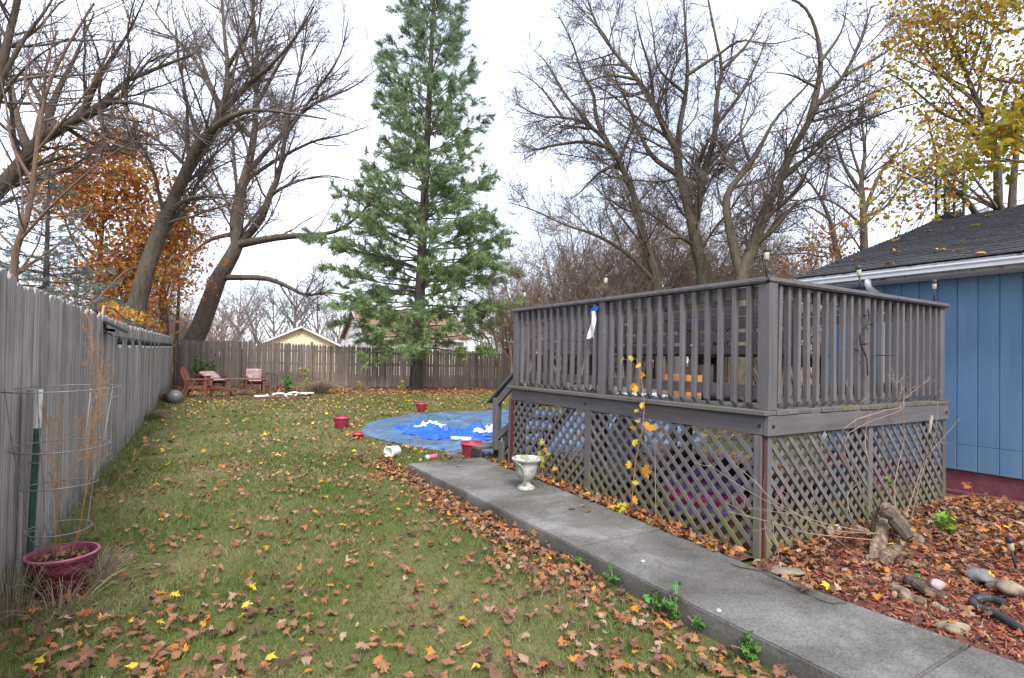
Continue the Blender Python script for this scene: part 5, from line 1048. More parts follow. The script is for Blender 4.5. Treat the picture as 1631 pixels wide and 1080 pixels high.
for k in range(8):      # white printed stroke, raised a hair off the rubber
    u0, u1 = -.05 + k * .06, -.05 + k * .06 + .045; mb.add([onball(u0, -.045 + .01 * sin(k)), onball(u1, -.045), onball(u1, .05), onball(u0, .05 + .01 * cos(k))], [(0, 1, 2, 3)])
mb.build('printed_logo', MT['white_plastic'], bl)
p = g(432, 623); sh = thing('wire_stand', 'dark wire stand standing alone beside the brown table', 'stand', (p[0], p[1], 0), R(5)); ww = .20; hh = .64
MB().tube([(-ww - .02, 0, -.03), (-ww, 0, hh), (-ww + .04, 0, hh + .03), (ww - .04, 0, hh - .03), (ww, 0, hh - .06), (ww + .01, 0, .02)], .013, 7).build('frame', MT['black_metal'], sh)
for u in (-.1, 0., .1): MB().tube([(u, 0, hh - .02), (u, .0, .08)], .007, 6).build('rod', MT['black_metal'], sh)
p = g(456, 633); pp = thing('white_pipes', 'heap of white plastic pipes and fittings on the leaf litter', 'pipes', (p[0], p[1], 0))
for k in range(9):
    x = -.55 + k * .15 + random.gauss(0, .05); a = random.gauss(0, .5) + (0 if k % 3 else 1.2); L = random.uniform(.18, .5); z = .05 + (k % 3) * .035
    MB().tube([(x - L / 2 * cos(a), random.gauss(0, .04) - L / 2 * sin(a), z), (x, random.gauss(0, .04), z + random.uniform(0, .07)), (x + L / 2 * cos(a), L / 2 * sin(a), z)], .032, 10).build('pipe', MT['pvc'], pp, True)
MB().tube([(-.95, 0, .05), (-.55, .02, .055)], .033, 10).build('pipe', MT['pvc'], pp, True); MB().tube([(.5, .02, .08), (.78, 0, .07)], .05, 10).build('dark_pipe', MT['dark_junk'], pp, True)
a_, b_ = g(268, 637), g(513, 636); mid_ = (a_ + b_) / 2; L = np.linalg.norm(b_ - a_); te = thing('timber_edging', 'long low timber edging in front of the patio corner', 'timber', tuple(mid_), atan2(b_[1] - a_[1], b_[0] - a_[0]))
for k in range(3): MB().box(-L / 2 + k * L / 3 + .01, -L / 2 + (k + 1) * L / 3 - .01, -.05, .05, -.03, .075 + random.uniform(-.01, .01)).build('timber', MT['timber'], te, bevel=.008, rot=(0, 0, random.gauss(0, .004)))
GC = np.array([(.05, .17, .03), (.07, .22, .04), (.10, .25, .05), (.16, .26, .05)])
def leafy_plant(name, label, p, H, R_, n, size, cols=GC, wts=None, cat='plant', stems=7, stemm='twig_brown', group=None, simple=True):
    r = thing(name, label, cat, (p[0], p[1], p[2] if len(p) > 2 else 0), 0, group); mb = MB(); pts = []
    for k in range(stems):
        a = random.random() * 6.28; e = R_ * random.uniform(.3, 1); hh = H * random.uniform(.55, 1); P = catmull([(0, 0, -.02), (cos(a) * e * .3, sin(a) * e * .3, hh * .5), (cos(a) * e, sin(a) * e, hh)], 7); mb.tube(P, list(np.linspace(.006 * H / .5, .002, 7)), 5); pts += [P[i] for i in range(2, 7)]
    mb.build('stem', MT[stemm], r); pts = np.array(pts); q = pts[rng.integers(0, len(pts), n)] + rng.normal(size=(n, 3)) * np.array([R_, R_, H]) * .16; q[:, 2] = np.maximum(q[:, 2], .015)
    v, f, c = leaf_batch(q, size * rng.uniform(.6, 1.25, n), LEAF_SIMPLE if simple else LEAF_FULL, .6, .25, wts, cols); put_local(r, 'leaves', v, f, c); return r
def put_local(r, name, v, f, c, mat='green_leaf'): return link(name, nmesh(name, v, f, MT[mat], col=c), r)
leafy_plant('green_bush', 'green leafy bush against the back fence behind the chairs', g(318, 617), 1.15, .5, 260, .11); leafy_plant('green_bush', 'low green plant at the foot of the back fence right of the wire stand', g(462, 626), .55, .3, 120, .09)
leafy_plant('yellow_bush', 'yellow green sprig growing beside the dead grass clump', g(487, 622), .8, .3, 60, .09, np.array([(.32, .33, .05), (.45, .36, .05), (.14, .24, .05)])); leafy_plant('green_bush', 'small yellow green seedling left of the pine trunk', g(639, 626), .35, .16, 40, .08, np.array([(.4, .34, .05), (.25, .3, .05)]))
leafy_plant('green_bush', 'small yellow green seedling by the fence left of the pine', g(571, 621), .3, .16, 30, .08, np.array([(.4, .36, .05), (.2, .3, .05)])); leafy_plant('rusty_bush', 'rusty red seedling growing right of the pine trunk', g(680, 616), .4, .15, 30, .09, np.array([(.4, .12, .04), (.3, .1, .04)]))
def straw(name, label, p, H, R_, n, cat='grass clump', wd=.004, cols=((.34, .27, .16), (.26, .19, .11), (.42, .36, .24)), droop=.5):
    a = rng.uniform(0, 6.28, n); e = rng.uniform(.1, 1, n) * R_; L = H * rng.uniform(.5, 1.1, n); b = np.stack([np.cos(a) * e * .35, np.sin(a) * e * .35, np.zeros(n) - .01], -1)
    k = 5; P = np.empty((n, k, 3)); 
    for j in range(k): t = j / (k - 1); P[:, j] = b + np.stack([np.cos(a) * e * t ** 1.6, np.sin(a) * e * t ** 1.6, L * (t - droop * t ** 2.6)], -1) + rng.normal(size=(n, 3)) * .012 * t
    v, f = tubes(P, np.repeat(np.linspace(wd, wd * .3, k)[None], n, 0), 3); c = np.repeat(np.array(cols)[rng.integers(0, len(cols), n)] * rng.uniform(.7, 1.2, (n, 1)), k * 3, 0)
    o = link(name, nmesh(name, v, f, MT['grass'], col=c), None, (p[0], p[1], p[2] if len(p) > 2 else 0)); return tag(o, label, cat)
straw('dead_grass', 'pale dead grass clump in front of the back fence post', g(505, 628), .85, .8, 420, wd=.008); straw('dead_grass', 'dry straw clump under the table in the patio corner', g(385, 631), .4, .5, 160, wd=.007); straw('dead_grass', 'tan dry weeds heaped between the ball and the left fence', g(266, 641), .6, .4, 220, wd=.007, cols=((.30, .17, .10), (.36, .25, .15)))
straw('dead_grass', 'pale dry grass along the foot of the left fence before the corner', g(238, 668), .35, .5, 260, wd=.004); straw('dead_grass', 'long pale dry grass spilling around the maroon pot', (-.50, 3.80, 0), .36, .42, 60, wd=.002, cols=((.46, .38, .24), (.36, .30, .18), (.50, .44, .32))); straw('dead_grass', 'tall dry grass blades between the maroon pot and the fence', (-.70, 3.75, 0), .75, .3, 70, wd=.002, droop=.7); straw('dead_grass', 'thin brown dry stalks on the right rim of the maroon pot', (-.34, 3.98, .08), .30, .20, 130, wd=.0018, cols=((.32, .22, .16), (.42, .33, .26)))

# ================================================================== LEFT FENCE FURNITURE
sl_ = thing('string_lights', 'black string of clear bulbs with a solar panel along the left fence', 'string lights', (-.6, 9, 0))
sp = fence_pt(166, 522, .0); so = bpy.data.objects.new('solar_panel', None); C.objects.link(so); so.parent = sl_; so.location = tuple(sp - np.array(sl_.location)); so.rotation_euler = (0, 0, fang)
MB().box(-.06, .06, -.02, -.003, -.06, .03).build('wall_plate', MT['black_plastic'], so, bevel=.004); MB().tube([(0, -.02, -.02), (0, -.10, -.03)], .016, 8).build('arm', MT['black_plastic'], so)
mb = MB(); mb.box(-.15, .15, -.11, .11, -.022, .006); mb.build('panel', MT['black_plastic'], so, bevel=.004, loc=(0, -.11, .02), rot=(R(28), 0, 0)); mb = MB(); mb.box(-.138, .138, -.088, .088, .0065, .009); mb.build('cell_face', MT['solar_glass'], so, loc=(0, -.11, .02), rot=(R(28), 0, 0))
bpx = [191, 206.3, 217.5, 227.6, 233.3, 237.5, 243.3, 249.6, 255.4, 259.3, 262.1, 264.7, 267.2, 269.6, 271.6, 273.4]; cpts = [fence_pt(166, 528, .06)]; prev = None
for i, px in enumerate(bpx):
    z = float(np.interp(px, [166, 191, 206, 218, 240, 274], [529, 536, 538.5, 540, 543.5, 547])); q = fence_pt(px, z, .045); prev = q
    cpts.append(q); sc = 1.
    MB().lathe([(.006, .0), (.010, -.025), (.024, -.03), (.028, -.095), (.022, -.10)], 10, tuple(q - np.array(sl_.location))).build('socket', MT['black_plastic'], sl_, True)
    MB().lathe([(.013, -.10), (.021, -.12), (.022, -.135), (.015, -.155), (.001, -.163)], 12, tuple(q - np.array(sl_.location))).build('bulb', MT['bulb'], sl_, True)
cp2 = []
for a, b in zip(cpts[:-1], cpts[1:]): cp2 += [a, (a + b) / 2 - np.array([0, 0, .012 * np.linalg.norm(b - a)])]
cp2.append(cpts[-1]); MB().tube([p - np.array(sl_.location) for p in cp2], .009, 6).build('cord', MT['black_plastic'], sl_, True)
# maroon pot with wire cage
pt = thing('flower_pot', 'large maroon plastic pot full of dead leaves beside the left fence', 'pot', (-.53, 4.02, 0)); pt.scale = (.82, .82, .95); 
MB().lathe([(0, .0), (.135, .0), (.14, .01), (.175, .16), (.19, .165), (.192, .185), (.197, .225), (.21, .235), (.212, .255), (.200, .258), (.190, .24), (.17, .15), (0, .15)], 36).build('body', MT['maroon_plastic'], pt, True)
MB().lathe([(.198, .2585), (.2125, .2580), (.2140, .252), (.2135, .249), (.2125, .2485)], 36).build('rim', MT['pot_rim'], pt, True); MB().lathe([(0, .20), (.1, .198), (.184, .19)], 30).build('soil', MT['soil'], pt, True)
n = 46; a = rng.uniform(0, 6.28, n); rr = np.sqrt(rng.random(n)) * .165
for k in range(n):
    v, f, c = leaf_batch(np.array([[rr[k] * cos(a[k]), rr[k] * sin(a[k]), .205 + .03 * rng.random()]]), [.05 * rng.uniform(.7, 1.2)], LEAF_FULL, .5, .5, [3, 2, 1, 1, 3, 1, .2, 0, 1]); link('fallen_leaf', nmesh('fallen_leaf', v, f, MT['leaf'], col=c), pt)
cg = thing('plant_cage', 'galvanised wire tomato cage standing in the maroon pot', 'cage', (-.53, 4.03, .2))
for z, r, tl in ((.98, .27, (.03, .02)), (.65, .225, (.02, .03)), (.43, .175, (.03, -.05)), (.18, .15, (.0, .03))): MB().tube(torus_pts((-.02, 0, z), r, 40, tl), .0036, 6, False).build('ring', MT['wire'], cg, True)
for k in range(4):
    a = .6 + k * pi / 2; MB().tube([(.06 * cos(a), .06 * sin(a), -.02), (.147 * cos(a) - .02, .147 * sin(a), .18), (.172 * cos(a) - .02, .172 * sin(a), .43), (.222 * cos(a) - .02, .222 * sin(a), .65), (.268 * cos(a) - .02, .268 * sin(a), .99)], .0034, 6).build('upright', MT['wire'], cg, True)
wd_ = thing('dry_weed', 'tall dry orange brown weed growing up through the wire cage', 'weed', (-.53, 4.03, .19)); D = 3.45
def stalk(pts, r0, D0, leaves=30, nm='stalk'):
    P = np.array(px_limb(pts, D0)) - np.array(wd_.location); Q, Rr = limb_arr(P, r0 * .62, .0010, 14); put('stalk', (tubes(Q[None] + np.array(wd_.location), Rr[None], 5)), MT['weed'], wd_)
    S_, R_ = spawn(Q[None], Rr[None], leaves, .25, (.06, .2), (.3, .7), 4, .5, .1, .5, .0009, .5); S2, R2 = spawn(S_, R_, 5, .1, (.2, .5), (.4, 1.), 3, .3, .1, .7, .0012, .9); put('sprigs', tuple(a if i else a + np.array(wd_.location) for i, a in enumerate(join([tubes(S_, R_, 3), tubes(S2, R2, 3)]))), MT['weed'], wd_)
stalk([(112, 890), (135, 800), (142, 700), (148, 600), (146, 530), (138, 498)], .004, 3.25); stalk([(118, 890), (136, 780), (150, 680), (160, 600), (166, 550)], .0035, 3.35); stalk([(90, 890), (88, 800), (92, 720), (96, 640)], .003, 3.2, 24); stalk([(100, 890), (84, 770), (78, 690), (72, 650)], .0025, 3.2, 16)
stalk([(110, 885), (150, 815), (190, 765), (235, 700)], .0025, 3.3, 6); stalk([(85, 880), (96, 800), (120, 740), (150, 690)], .003, 3.15, 4)
tpx = -.70; tb_, tt_ = vx(45, 895, tpx), vx(63, 620, tpx); tp = thing('metal_post', 'green studded metal fence post with a white top standing behind the pot', 'post', (tb_[0], tb_[1], 0)); tt = tt_ - np.array(tp.location); dd = (tt - np.array([0, 0, 0])); cut = .80
prof = lambda a, b: MB().beam(a, b, .034, .006, (0, 1, 0)).beam(a + np.array([0, -.014, 0]), b + np.array([0, -.014, 0]), .006, .022, (0, 1, 0))
prof(np.array([0, 0, -.05]), dd * cut).build('shaft', MT['post_green'], tp); prof(dd * (cut + .001), dd).build('white_top', MT['post_white'], tp)
for k in range(16): q = dd * (.1 + k * .045); MB().box(-.006, .006, -.034, -.026, -.008, .008).build('stud', MT['post_green'], tp, loc=tuple(q))
for k in (.30, .63): q = dd * k; MB().tube(torus_pts((q[0], q[1] - .012, q[2]), .026, 14), .003, 5, False).build('wire_tie', MT['wire'], tp)
a_, b_ = vx(40, 900, -.74), vx(48, 620, -.74); o = MB().beam((0, 0, -.02), tuple(b_ - np.array([a_[0], a_[1], 0])), .07, .022, (1, 0, 0)).build('wood_stake', MT['stake'], None, bevel=.003, loc=(a_[0], a_[1], 0)); tag(o, 'narrow pale wooden stake leaning on the fence beside the green post', 'stake')
a_, b_ = g(270, 600), np.array([0, 0, 0]); q0 = fence_pt(276, 573, .06); q1 = fence_pt(276, 573, .06) + np.array([.33, -.3, -.42]); o = MB().tube([(0, 0, 0), tuple(q1 - q0)], .02, 6).build('leaning_pole', MT['rust'], None, loc=tuple(q0)); tag(o, 'short dark rod slanting off the corner pole behind the reclined chair', 'rod')

# ================================================================== DECK FURNITURE AND SIDE GARDEN
def stake_light(label, p, lean, hgt=.25, cat='garden light'):
    l = thing('solar_light', label, cat, tuple(p), 0, 'small solar stake lights'); l.scale = (.78, .78, .97); top = np.array([lean[0] * hgt, lean[1] * hgt, hgt])
    MB().tube([(0, 0, -.0), tuple(top * .62)], .0095, 8).build('stake', MT['black_plastic'], l, True)
    d = top / np.linalg.norm(top); M_ = Vector(d).to_track_quat('Z', 'Y').to_matrix().to_4x4()
    k = Matrix.Translation(Vector(top * .62)) @ M_
    MB().lathe([(.001, -.004), (.016, 0), (.021, .004), (.023, .055), (.021, .058)], 14).xf(k).build('lens', MT['lens'], l, True)
    MB().lathe([(.024, .056), (.029, .058), (.030, .066), (.027, .088), (.012, .094), (.001, .095)], 16).xf(k).build('cap', MT['black_plastic'], l, True); return l
stake_light('solar stake light on the far left end of the deck rail', (3.54, 5.52, 1.998), (.08, .05), .23); stake_light('solar stake light on the long deck rail next to the rag', (3.54, float(vx(963, 476, 3.54)[1]), 1.998), (.10, .02), .24)
stake_light('solar stake light on the front corner post of the deck', (3.545, 2.36, 1.999), (.01, .0), .21); stake_light('solar stake light on the short deck rail in front of the downspout', (float(vy(1371, 465, 2.36)[0]), 2.36, 1.998), (-.14, .05), .22); stake_light('solar stake light on the deck rail nearest the blue wall', (float(vy(1488, 486, 2.36)[0]), 2.36, 1.998), (-.13, -.05), .22)
p = g(1620, 912, .05); stake_light('leaning solar stake light stuck in the leaves by the house', (p[0], p[1], float(bed_z(p[0], p[1])) - .02), (-.22, .15), .27)
# rag
ry = 4.075; rg_ = thing('hanging_rag', 'dirty white rag hanging on the deck rail post with a blue strip', 'rag', (3.47, ry + .05, 1.9)); V = []; n, m = 18, 9
for i in range(n):
    t = i / (n - 1)
    for j in range(m):
        u = j / (m - 1) * 2 - 1; ww = .028 + .022 * t; V.append((-.014 - .014 * sin(3 * u + 5 * t) - .008 * cos(7 * u) , u * ww + .03 * t, -.03 - .26 * t + .012 * cos(4 * u) * t))
MB().add(V, [(i * m + j, i * m + j + 1, (i + 1) * m + j + 1, (i + 1) * m + j) for i in range(n - 1) for j in range(m - 1)]).build('cloth', MT['cloth'], rg_, True)
V = []
for i in range(8):
    for j in range(6): V.append((-.012 - .01 * sin(i * 1.3 + j), -.055 + i * .017, -.035 + j * .0095 + .012 * sin(i * .8) - .01 * (i / 7)))
MB().add(V, [(i * 6 + j, i * 6 + j + 1, (i + 1) * 6 + j + 1, (i + 1) * 6 + j) for i in range(7) for j in range(5)]).build('blue_strip', MT['blue_cloth'], rg_, True)
# iron vine ornament on the right post
yo = 2.30; q = lambda px, py: vy(px, py, yo); orn = thing('iron_vine', 'dark metal vine plant hook screwed to the middle post of the short rail', 'plant hook', tuple(q(1379, 560))); o0 = np.array(orn.location)
vp = [q(1382, 598) - o0, q(1380, 570) - o0, q(1372, 552) - o0, q(1370, 535) - o0, q(1380, 520) - o0, q(1384, 507) - o0, q(1382, 492) - o0]; MB().tube(catmull(vp, 20), .005, 7).build('stem', MT['black_metal'], orn, True)
for px, py in ((1364, 543), (1363, 558), (1375, 532), (1369, 519), (1386, 517), (1376, 503), (1389, 498), (1375, 573)):
    v, f, c = leaf_batch((q(px, py) - o0)[None], [.03], LEAF_SIMPLE, .3, .2, None, np.array([(.02, .02, .02)])); mb = link('metal_leaf', nmesh('metal_leaf', v, f, MT['black_metal']), orn)
cc = q(1396, 566) - o0 + np.array([0, -.06, 0]); MB().tube(torus_pts(cc, .062, 24), .003, 6, False).build('ring', MT['black_metal'], orn, True)
v, f, c = leaf_batch((q(1378, 549) - o0 + np.array([0, .01, 0]))[None], [.045], LEAF_SIMPLE, .2, .1, None, np.array([(.4, .05, .06)])); link('red_petal', nmesh('red_petal', v, f, MT['pink_blob']), orn); v, f, c = leaf_batch((q(1381, 556) - o0)[None], [.025], LEAF_SIMPLE, .2, .1, None, np.array([(.05, .3, .1)])); link('green_petal', nmesh('green_petal', v, f, MT['green_blob']), orn)
# clutter on the deck
crumple('white_sheet', 'tarp_white', [np.array([3.75, 4.1, 0]), np.array([3.85, 3.8, 0]), np.array([3.8, 3.5, 0])], .12, .06, 'white sheet crumpled on the deck boards behind the rail', 'sheet', 30, 12, 21).location.z = ZD - .03
o = MB().tube([(3.9, 3.2, 0), (4.25, 2.75, 0)], .035, 12).build('black_tube', MT['dark_junk'], None, True, loc=(0, 0, ZD + .037)); tag(o, 'black tube lying on the deck boards behind the railing', 'tube')
p = (4.3, 3.75, ZD); bk = thing('orange_basket', 'orange box seen between the balusters under the deck bench', 'box', p); MB().box(-.11, .11, -.14, .14, 0, .006).build('base', plain('orange_box_plastic', (.50, .22, .05), .6), bk)
for v in ((-.11, .11, -.14, -.134, .007, .2), (-.11, .11, .134, .14, .007, .2), (-.11, -.104, -.133, .133, .007, .2), (.104, .11, -.133, .133, .007, .2)): MB().box(*v).build('side', bk.children[0].data.materials[0], bk)
# under the deck
p = g(1115, 842, .0); kp = thing('play_pool', 'pink and purple inflatable child pool under the deck behind the lattice', 'inflatable', (p[0] + .42, p[1] + .32, .02), R(20))
for k, (r, z, rr, mt) in enumerate(((.30, .065, .065, 'purple_vinyl'), (.29, .17, .06, 'pink_vinyl'), (.28, .265, .05, 'purple_vinyl'))): MB().tube([(x * 1.15, y, zz + .012 * sin(5 * i)) for i, (x, y, zz) in enumerate(torus_pts((0, 0, z), r, 40))], rr, 10, False).build('ring', MT[mt], kp, True)
MB().lathe([(0, .2), (.12, .22), (.2, .2), (.26, .16)], 24, (0, 0, 0), lambda a, z: .1 * sin(5 * a)).build('floor', MT['pink_vinyl'], kp, True)
def blob(name, label, cat, p, sx, sy, sz, mat, k=0):
    ph = np.random.default_rng(k).uniform(0, 6, 6); V = []; nu, nv = 20, 12
    for i in range(nv + 1):
        e = -pi / 2 + pi * i / nv
        for j in range(nu):
            a = 2 * pi * j / nu; w_ = 1 + .13 * sin(3 * a + ph[0] + 2 * e) + .10 * sin(5 * a + ph[1]) * cos(e * 2 + ph[2]) + .06 * sin(9 * a + 4 * e + ph[3]); V.append((sx * cos(e) * cos(a) * w_, sy * cos(e) * sin(a) * w_, sz * (1 + sin(e) * (1 + .08 * sin(4 * a + ph[4])))))
    Fc = [(i * nu + j, i * nu + (j + 1) % nu, (i + 1) * nu + (j + 1) % nu, (i + 1) * nu + j) for i in range(nv) for j in range(nu)]; o = MB().add(V, Fc).build(name, MT[mat], None, True, loc=p); return tag(o, label, cat)
blob('pale_sack', 'pale lumpy sack stored under the deck behind the middle lattice', 'sack', (4.75, 5.05, 0), .22, .2, .36, 'sack', 1); blob('pale_sack', 'small pale bag slumped under the deck next to the big sack', 'sack', (4.3, 4.65, 0), .16, .15, .16, 'sack', 2)
for k, (x, y) in enumerate(((5.0, 4.35), (4.95, 4.0), (5.05, 3.65))):
    o = MB().tube([(-.3, .02, .12), (.3, -.02, .12)], .11, 18).tube([(-.28, .1, .30), (.28, .06, .30)], .07, 16).build('dark_canister', MT['dark_junk'], None, True, loc=(x, y, 0), rot=(0, 0, R(40 + 15 * k))); tag(o, ['black canisters stacked under the deck nearest the stairs', 'black canisters stacked in the middle under the deck', 'black canisters stacked under the deck nearest the front'][k], 'canister')
o = MB().box(-.2, .2, -.14, .14, 0, .3).build('storage_box', plain('teal_box', (.08, .16, .22), .5), None, bevel=.012, loc=(5.9, 3.0, .02), rot=(0, 0, .4)); tag(o, 'blue grey box under the deck behind the right lattice', 'box')

# urn with its seedling
p = g(838, 779, .07); ur = thing('urn_planter', 'mossy white urn planter standing on the sidewalk by the lattice', 'planter', (p[0], p[1], .072))
flu = lambda a, z: .025 * sin(16 * a) if .12 < z < .27 else 0
MB().lathe([(0, 0), (.088, 0), (.090, .012), (.078, .03), (.045, .05), (.036, .075), (.042, .092), (.062, .10), (.085, .125), (.102, .17), (.112, .23), (.118, .272), (.140, .285), (.152, .30), (.150, .318), (.138, .322), (.126, .312), (.11, .28), (.10, .27), (0, .27)], 48, (0, 0, 0), flu).build('body', MT['urn_mossy'], ur, True); MB().lathe([(0, .285), (.108, .280)], 24).build('soil', MT['soil'], ur)
for sx in (-1, 1): MB().tube(catmull([(sx * .147, 0, .30), (sx * .10 - .0, -.085, .24), (sx * .085, -.10, .16), (sx * .05, -.06, .06)] if sx < 0 else [(.147, .02, .30), (.14, .05, .22), (.11, .05, .15), (.06, .02, .08)], 14), .009, 8).build('handle', MT['urn_mossy'], ur, True)
YG = np.array([(.50, .42, .05), (.40, .40, .06), (.58, .36, .05), (.36, .34, .09)])
def sapling(name, label, pts, leafs, cols, wts=None, r0=.006, ground=None, cat='sapling', mat='weed'):
    P = [np.array(q, float) for q in pts]; b = P[0].copy(); r = thing(name, label, cat, tuple(b)); Q = catmull(P, 24) - b; MB().tube(Q, list(np.linspace(r0, .002, 24)), 6).build('stem', MT[mat], r, True)
    for (pos_, sz) in leafs:
        v, f, c = leaf_batch(np.zeros((1, 3)), [sz * 1.3], LEAF_FULL, .3, .2, wts, cols); nz = np.array([-.78 + random.gauss(0, .2), -.45 + random.gauss(0, .2), .45]); nz /= np.linalg.norm(nz); ux_, uy_ = perp(nz); v = v[:, :1] * ux_ + v[:, 1:2] * uy_ + v[:, 2:3] * nz + (np.array(pos_) - b); o = link('leaf', nmesh('leaf', v, f, MT['treeleaf'], col=c), r, None); v0 = np.array(pos_) - b; i = np.argmin(((Q - v0) ** 2).sum(1)); MB().tube([Q[i], v0 + np.array([0, 0, .002])], .0012, 4).build('leaf_stalk', MT[mat], r)
    return r
sx_ = 3.42
S1 = lambda px, py, x=sx_: vx(px, py, x)
MAPLE = np.array([(.60, .30, .035), (.52, .42, .06), (.58, .36, .04)])
sapling('maple_sapling', 'young maple sapling with orange and yellow leaves climbing in front of the lattice', [S1(1006, 800) * [1, 1, 0] + [0, 0, .02], S1(1008, 780), S1(1013, 730), S1(1022, 690), S1(1026, 640), S1(1019, 590), S1(1014, 572)],
        [(S1(1034, 683, 3.36), .066), (S1(1026, 750, 3.38), .058), (S1(1003, 740, 3.40), .036), (S1(1012, 770, 3.38), .034), (S1(1010, 704, 3.41), .036), (S1(1016, 670, 3.38), .034), (S1(1008, 680, 3.4), .03), (S1(1021, 645, 3.40), .032), (S1(1013, 655, 3.4), .028), (S1(1008, 614, 3.40), .048), (S1(1022, 596, 3.38), .04), (S1(1014, 620, 3.37), .036), (S1(1006, 570, 3.4), .03), (S1(992, 573, 3.4), .032), (S1(1018, 583, 3.4), .03), (S1(1010, 797, 3.36), .034)], MAPLE, [2, 3, 3])
sapling('maple_sapling', 'small yellow green maple seedling behind the urn planter', [S1(866, 786, 3.44) * [1, 1, 0] + [0, 0, .02], S1(864, 750, 3.42), S1(866, 715, 3.40), S1(868, 700, 3.4)], [(S1(862, 705, 3.40), .04), (S1(870, 716, 3.40), .036), (S1(858, 722, 3.40), .034), (S1(864, 730, 3.38), .04), (S1(872, 722, 3.42), .03), (S1(884, 745, 3.42), .036), (S1(862, 742, 3.4), .03)], YG)
sapling('maple_sapling', 'low yellow leaved seedling between the sidewalk and the lattice', [S1(985, 820, 3.36) * [1, 1, 0] + [0, 0, .03], S1(986, 808, 3.36), S1(990, 800, 3.36)], [(S1(988, 806, 3.35), .06), (S1(980, 812, 3.34), .05), (S1(992, 818, 3.33), .055), (S1(1028, 830, 3.36), .05)], YG)
# dead wood in the side garden
dw = thing('dead_stump', 'heap of split weathered roots and branches in front of the right lattice', 'stump', (4.72, 2.05, 0)); o0 = np.array([4.72, 2.05, 0])
def root(pts, r0, r1, nm='root', mat='driftwood', n=12):
    r0, r1 = r0 * 1.2, r1 * 1.2
    Q = catmull([np.array(p) for p in pts], n); Q[1:-1] += rng.normal(size=(n - 2, 3)) * .008; return MB().tube(Q - o0, list(np.linspace(r0, r1, n) * rng.uniform(.85, 1.15, n)), 8).build(nm, MT[mat], dw)
P_ = lambda px, py, y: vy(px, py, y)
root([P_(1398, 893, 1.95), P_(1404, 860, 2.0), P_(1408, 825, 2.05), P_(1412, 805, 2.06)], .042, .03); root([P_(1400, 890, 1.85), P_(1420, 882, 1.9), P_(1436, 865, 1.95), P_(1442, 850, 1.97)], .045, .03)
root([P_(1412, 812, 2.1), P_(1428, 830, 2.02), P_(1450, 853, 1.95), P_(1470, 868, 1.9), P_(1500, 895, 1.78)], .05, .02); root([P_(1425, 815, 2.12), P_(1445, 840, 2.08), P_(1462, 865, 2.0), P_(1490, 880, 1.95)], .03, .012); root([P_(1390, 815, 2.16), P_(1394, 840, 2.14), P_(1388, 868, 2.1)], .02, .028); root([P_(1440, 815, 2.16), P_(1448, 838, 2.12), P_(1452, 860, 2.1)], .018, .026); root([P_(1385, 896, 1.9), P_(1392, 870, 1.97), P_(1398, 845, 2.05)], .026, .02); root([P_(1440, 900, 1.75), P_(1475, 905, 1.7), P_(1508, 900, 1.7)], .022, .012); root([P_(1456, 872, 1.98), P_(1480, 898, 1.85), P_(1496, 915, 1.76)], .018, .008); root([P_(1380, 845, 2.1), P_(1368, 843, 2.05), P_(1362, 844, 2.0)], .012, .02)
MB().tube([P_(1411, 808, 2.08) - o0, P_(1413, 802, 2.08) - o0], .02, 8).build('cut_end', MT['stake'], dw)
root([P_(1407, 812, 1.99), P_(1425, 832, 1.93), P_(1448, 858, 1.84)], .04, .034, 'charred_root', 'bark', 8)
def log(name, label, pts, r0, r1, mat='driftwood', cat='log'):
    P = [g(px, py, z) for px, py, z in pts]; b = P[0] * np.array([1, 1, 0]); Q = catmull(P, 14) - b; Q[1:-1] += rng.normal(size=(12, 3)) * .006
    o = MB().tube(Q, list(np.linspace(r0, r1, 14) * rng.uniform(.8, 1.2, 14)), 9).build(name, MT[mat], None, loc=tuple(b)); return tag(o, label, cat)
log('dead_branch', 'split weathered log lying on the mulch below the stump', [(1425, 938, .06), (1450, 952, .06), (1480, 965, .05), (1510, 975, .05)], .04, .02); log('dead_branch', 'dark curved strip of bark lying on the mulch above the split log', [(1446, 925, .07), (1470, 938, .08), (1492, 946, .06), (1504, 950, .05)], .035, .014, 'bark')
log('dead_branch', 'thin branch lying along the mulch left of the split log', [(1388, 898, .07), (1420, 915, .06), (1440, 930, .05)], .014, .02, 'driftwood', 'branch'); log('dead_branch', 'long grey branch lying across the leaves toward the house', [(1462, 838, .1), (1500, 826, .08), (1530, 812, .06)], .014, .008, 'stake', 'branch'); log('dead_branch', 'short dark knob of wood lying at the end of the split log', [(1492, 970, .04), (1515, 975, .04)], .03, .022, 'bark')
log('dead_branch', 'thin dry twig curving over the concrete sidewalk edge', [(1165, 898, .085), (1205, 908, .08), (1240, 922, .08), (1275, 940, .078), (1315, 958, .076), (1350, 960, .08)], .005, .003, 'bark', 'twig')
def rock(label, px, py, sx, sy, sz, mat, rz=0, z0=.02, k=0, pos=None):
    sx, sy, sz = sx * .84, sy * .84, sz * .84
    p = g(px, py, .05) if pos is None else pos; o = blob('stone', label, 'stone', (p[0], p[1], z0), sx, sy, sz, mat, k); o.rotation_euler.z = rz; o['group'] = 'stones lying in the side garden'; return o
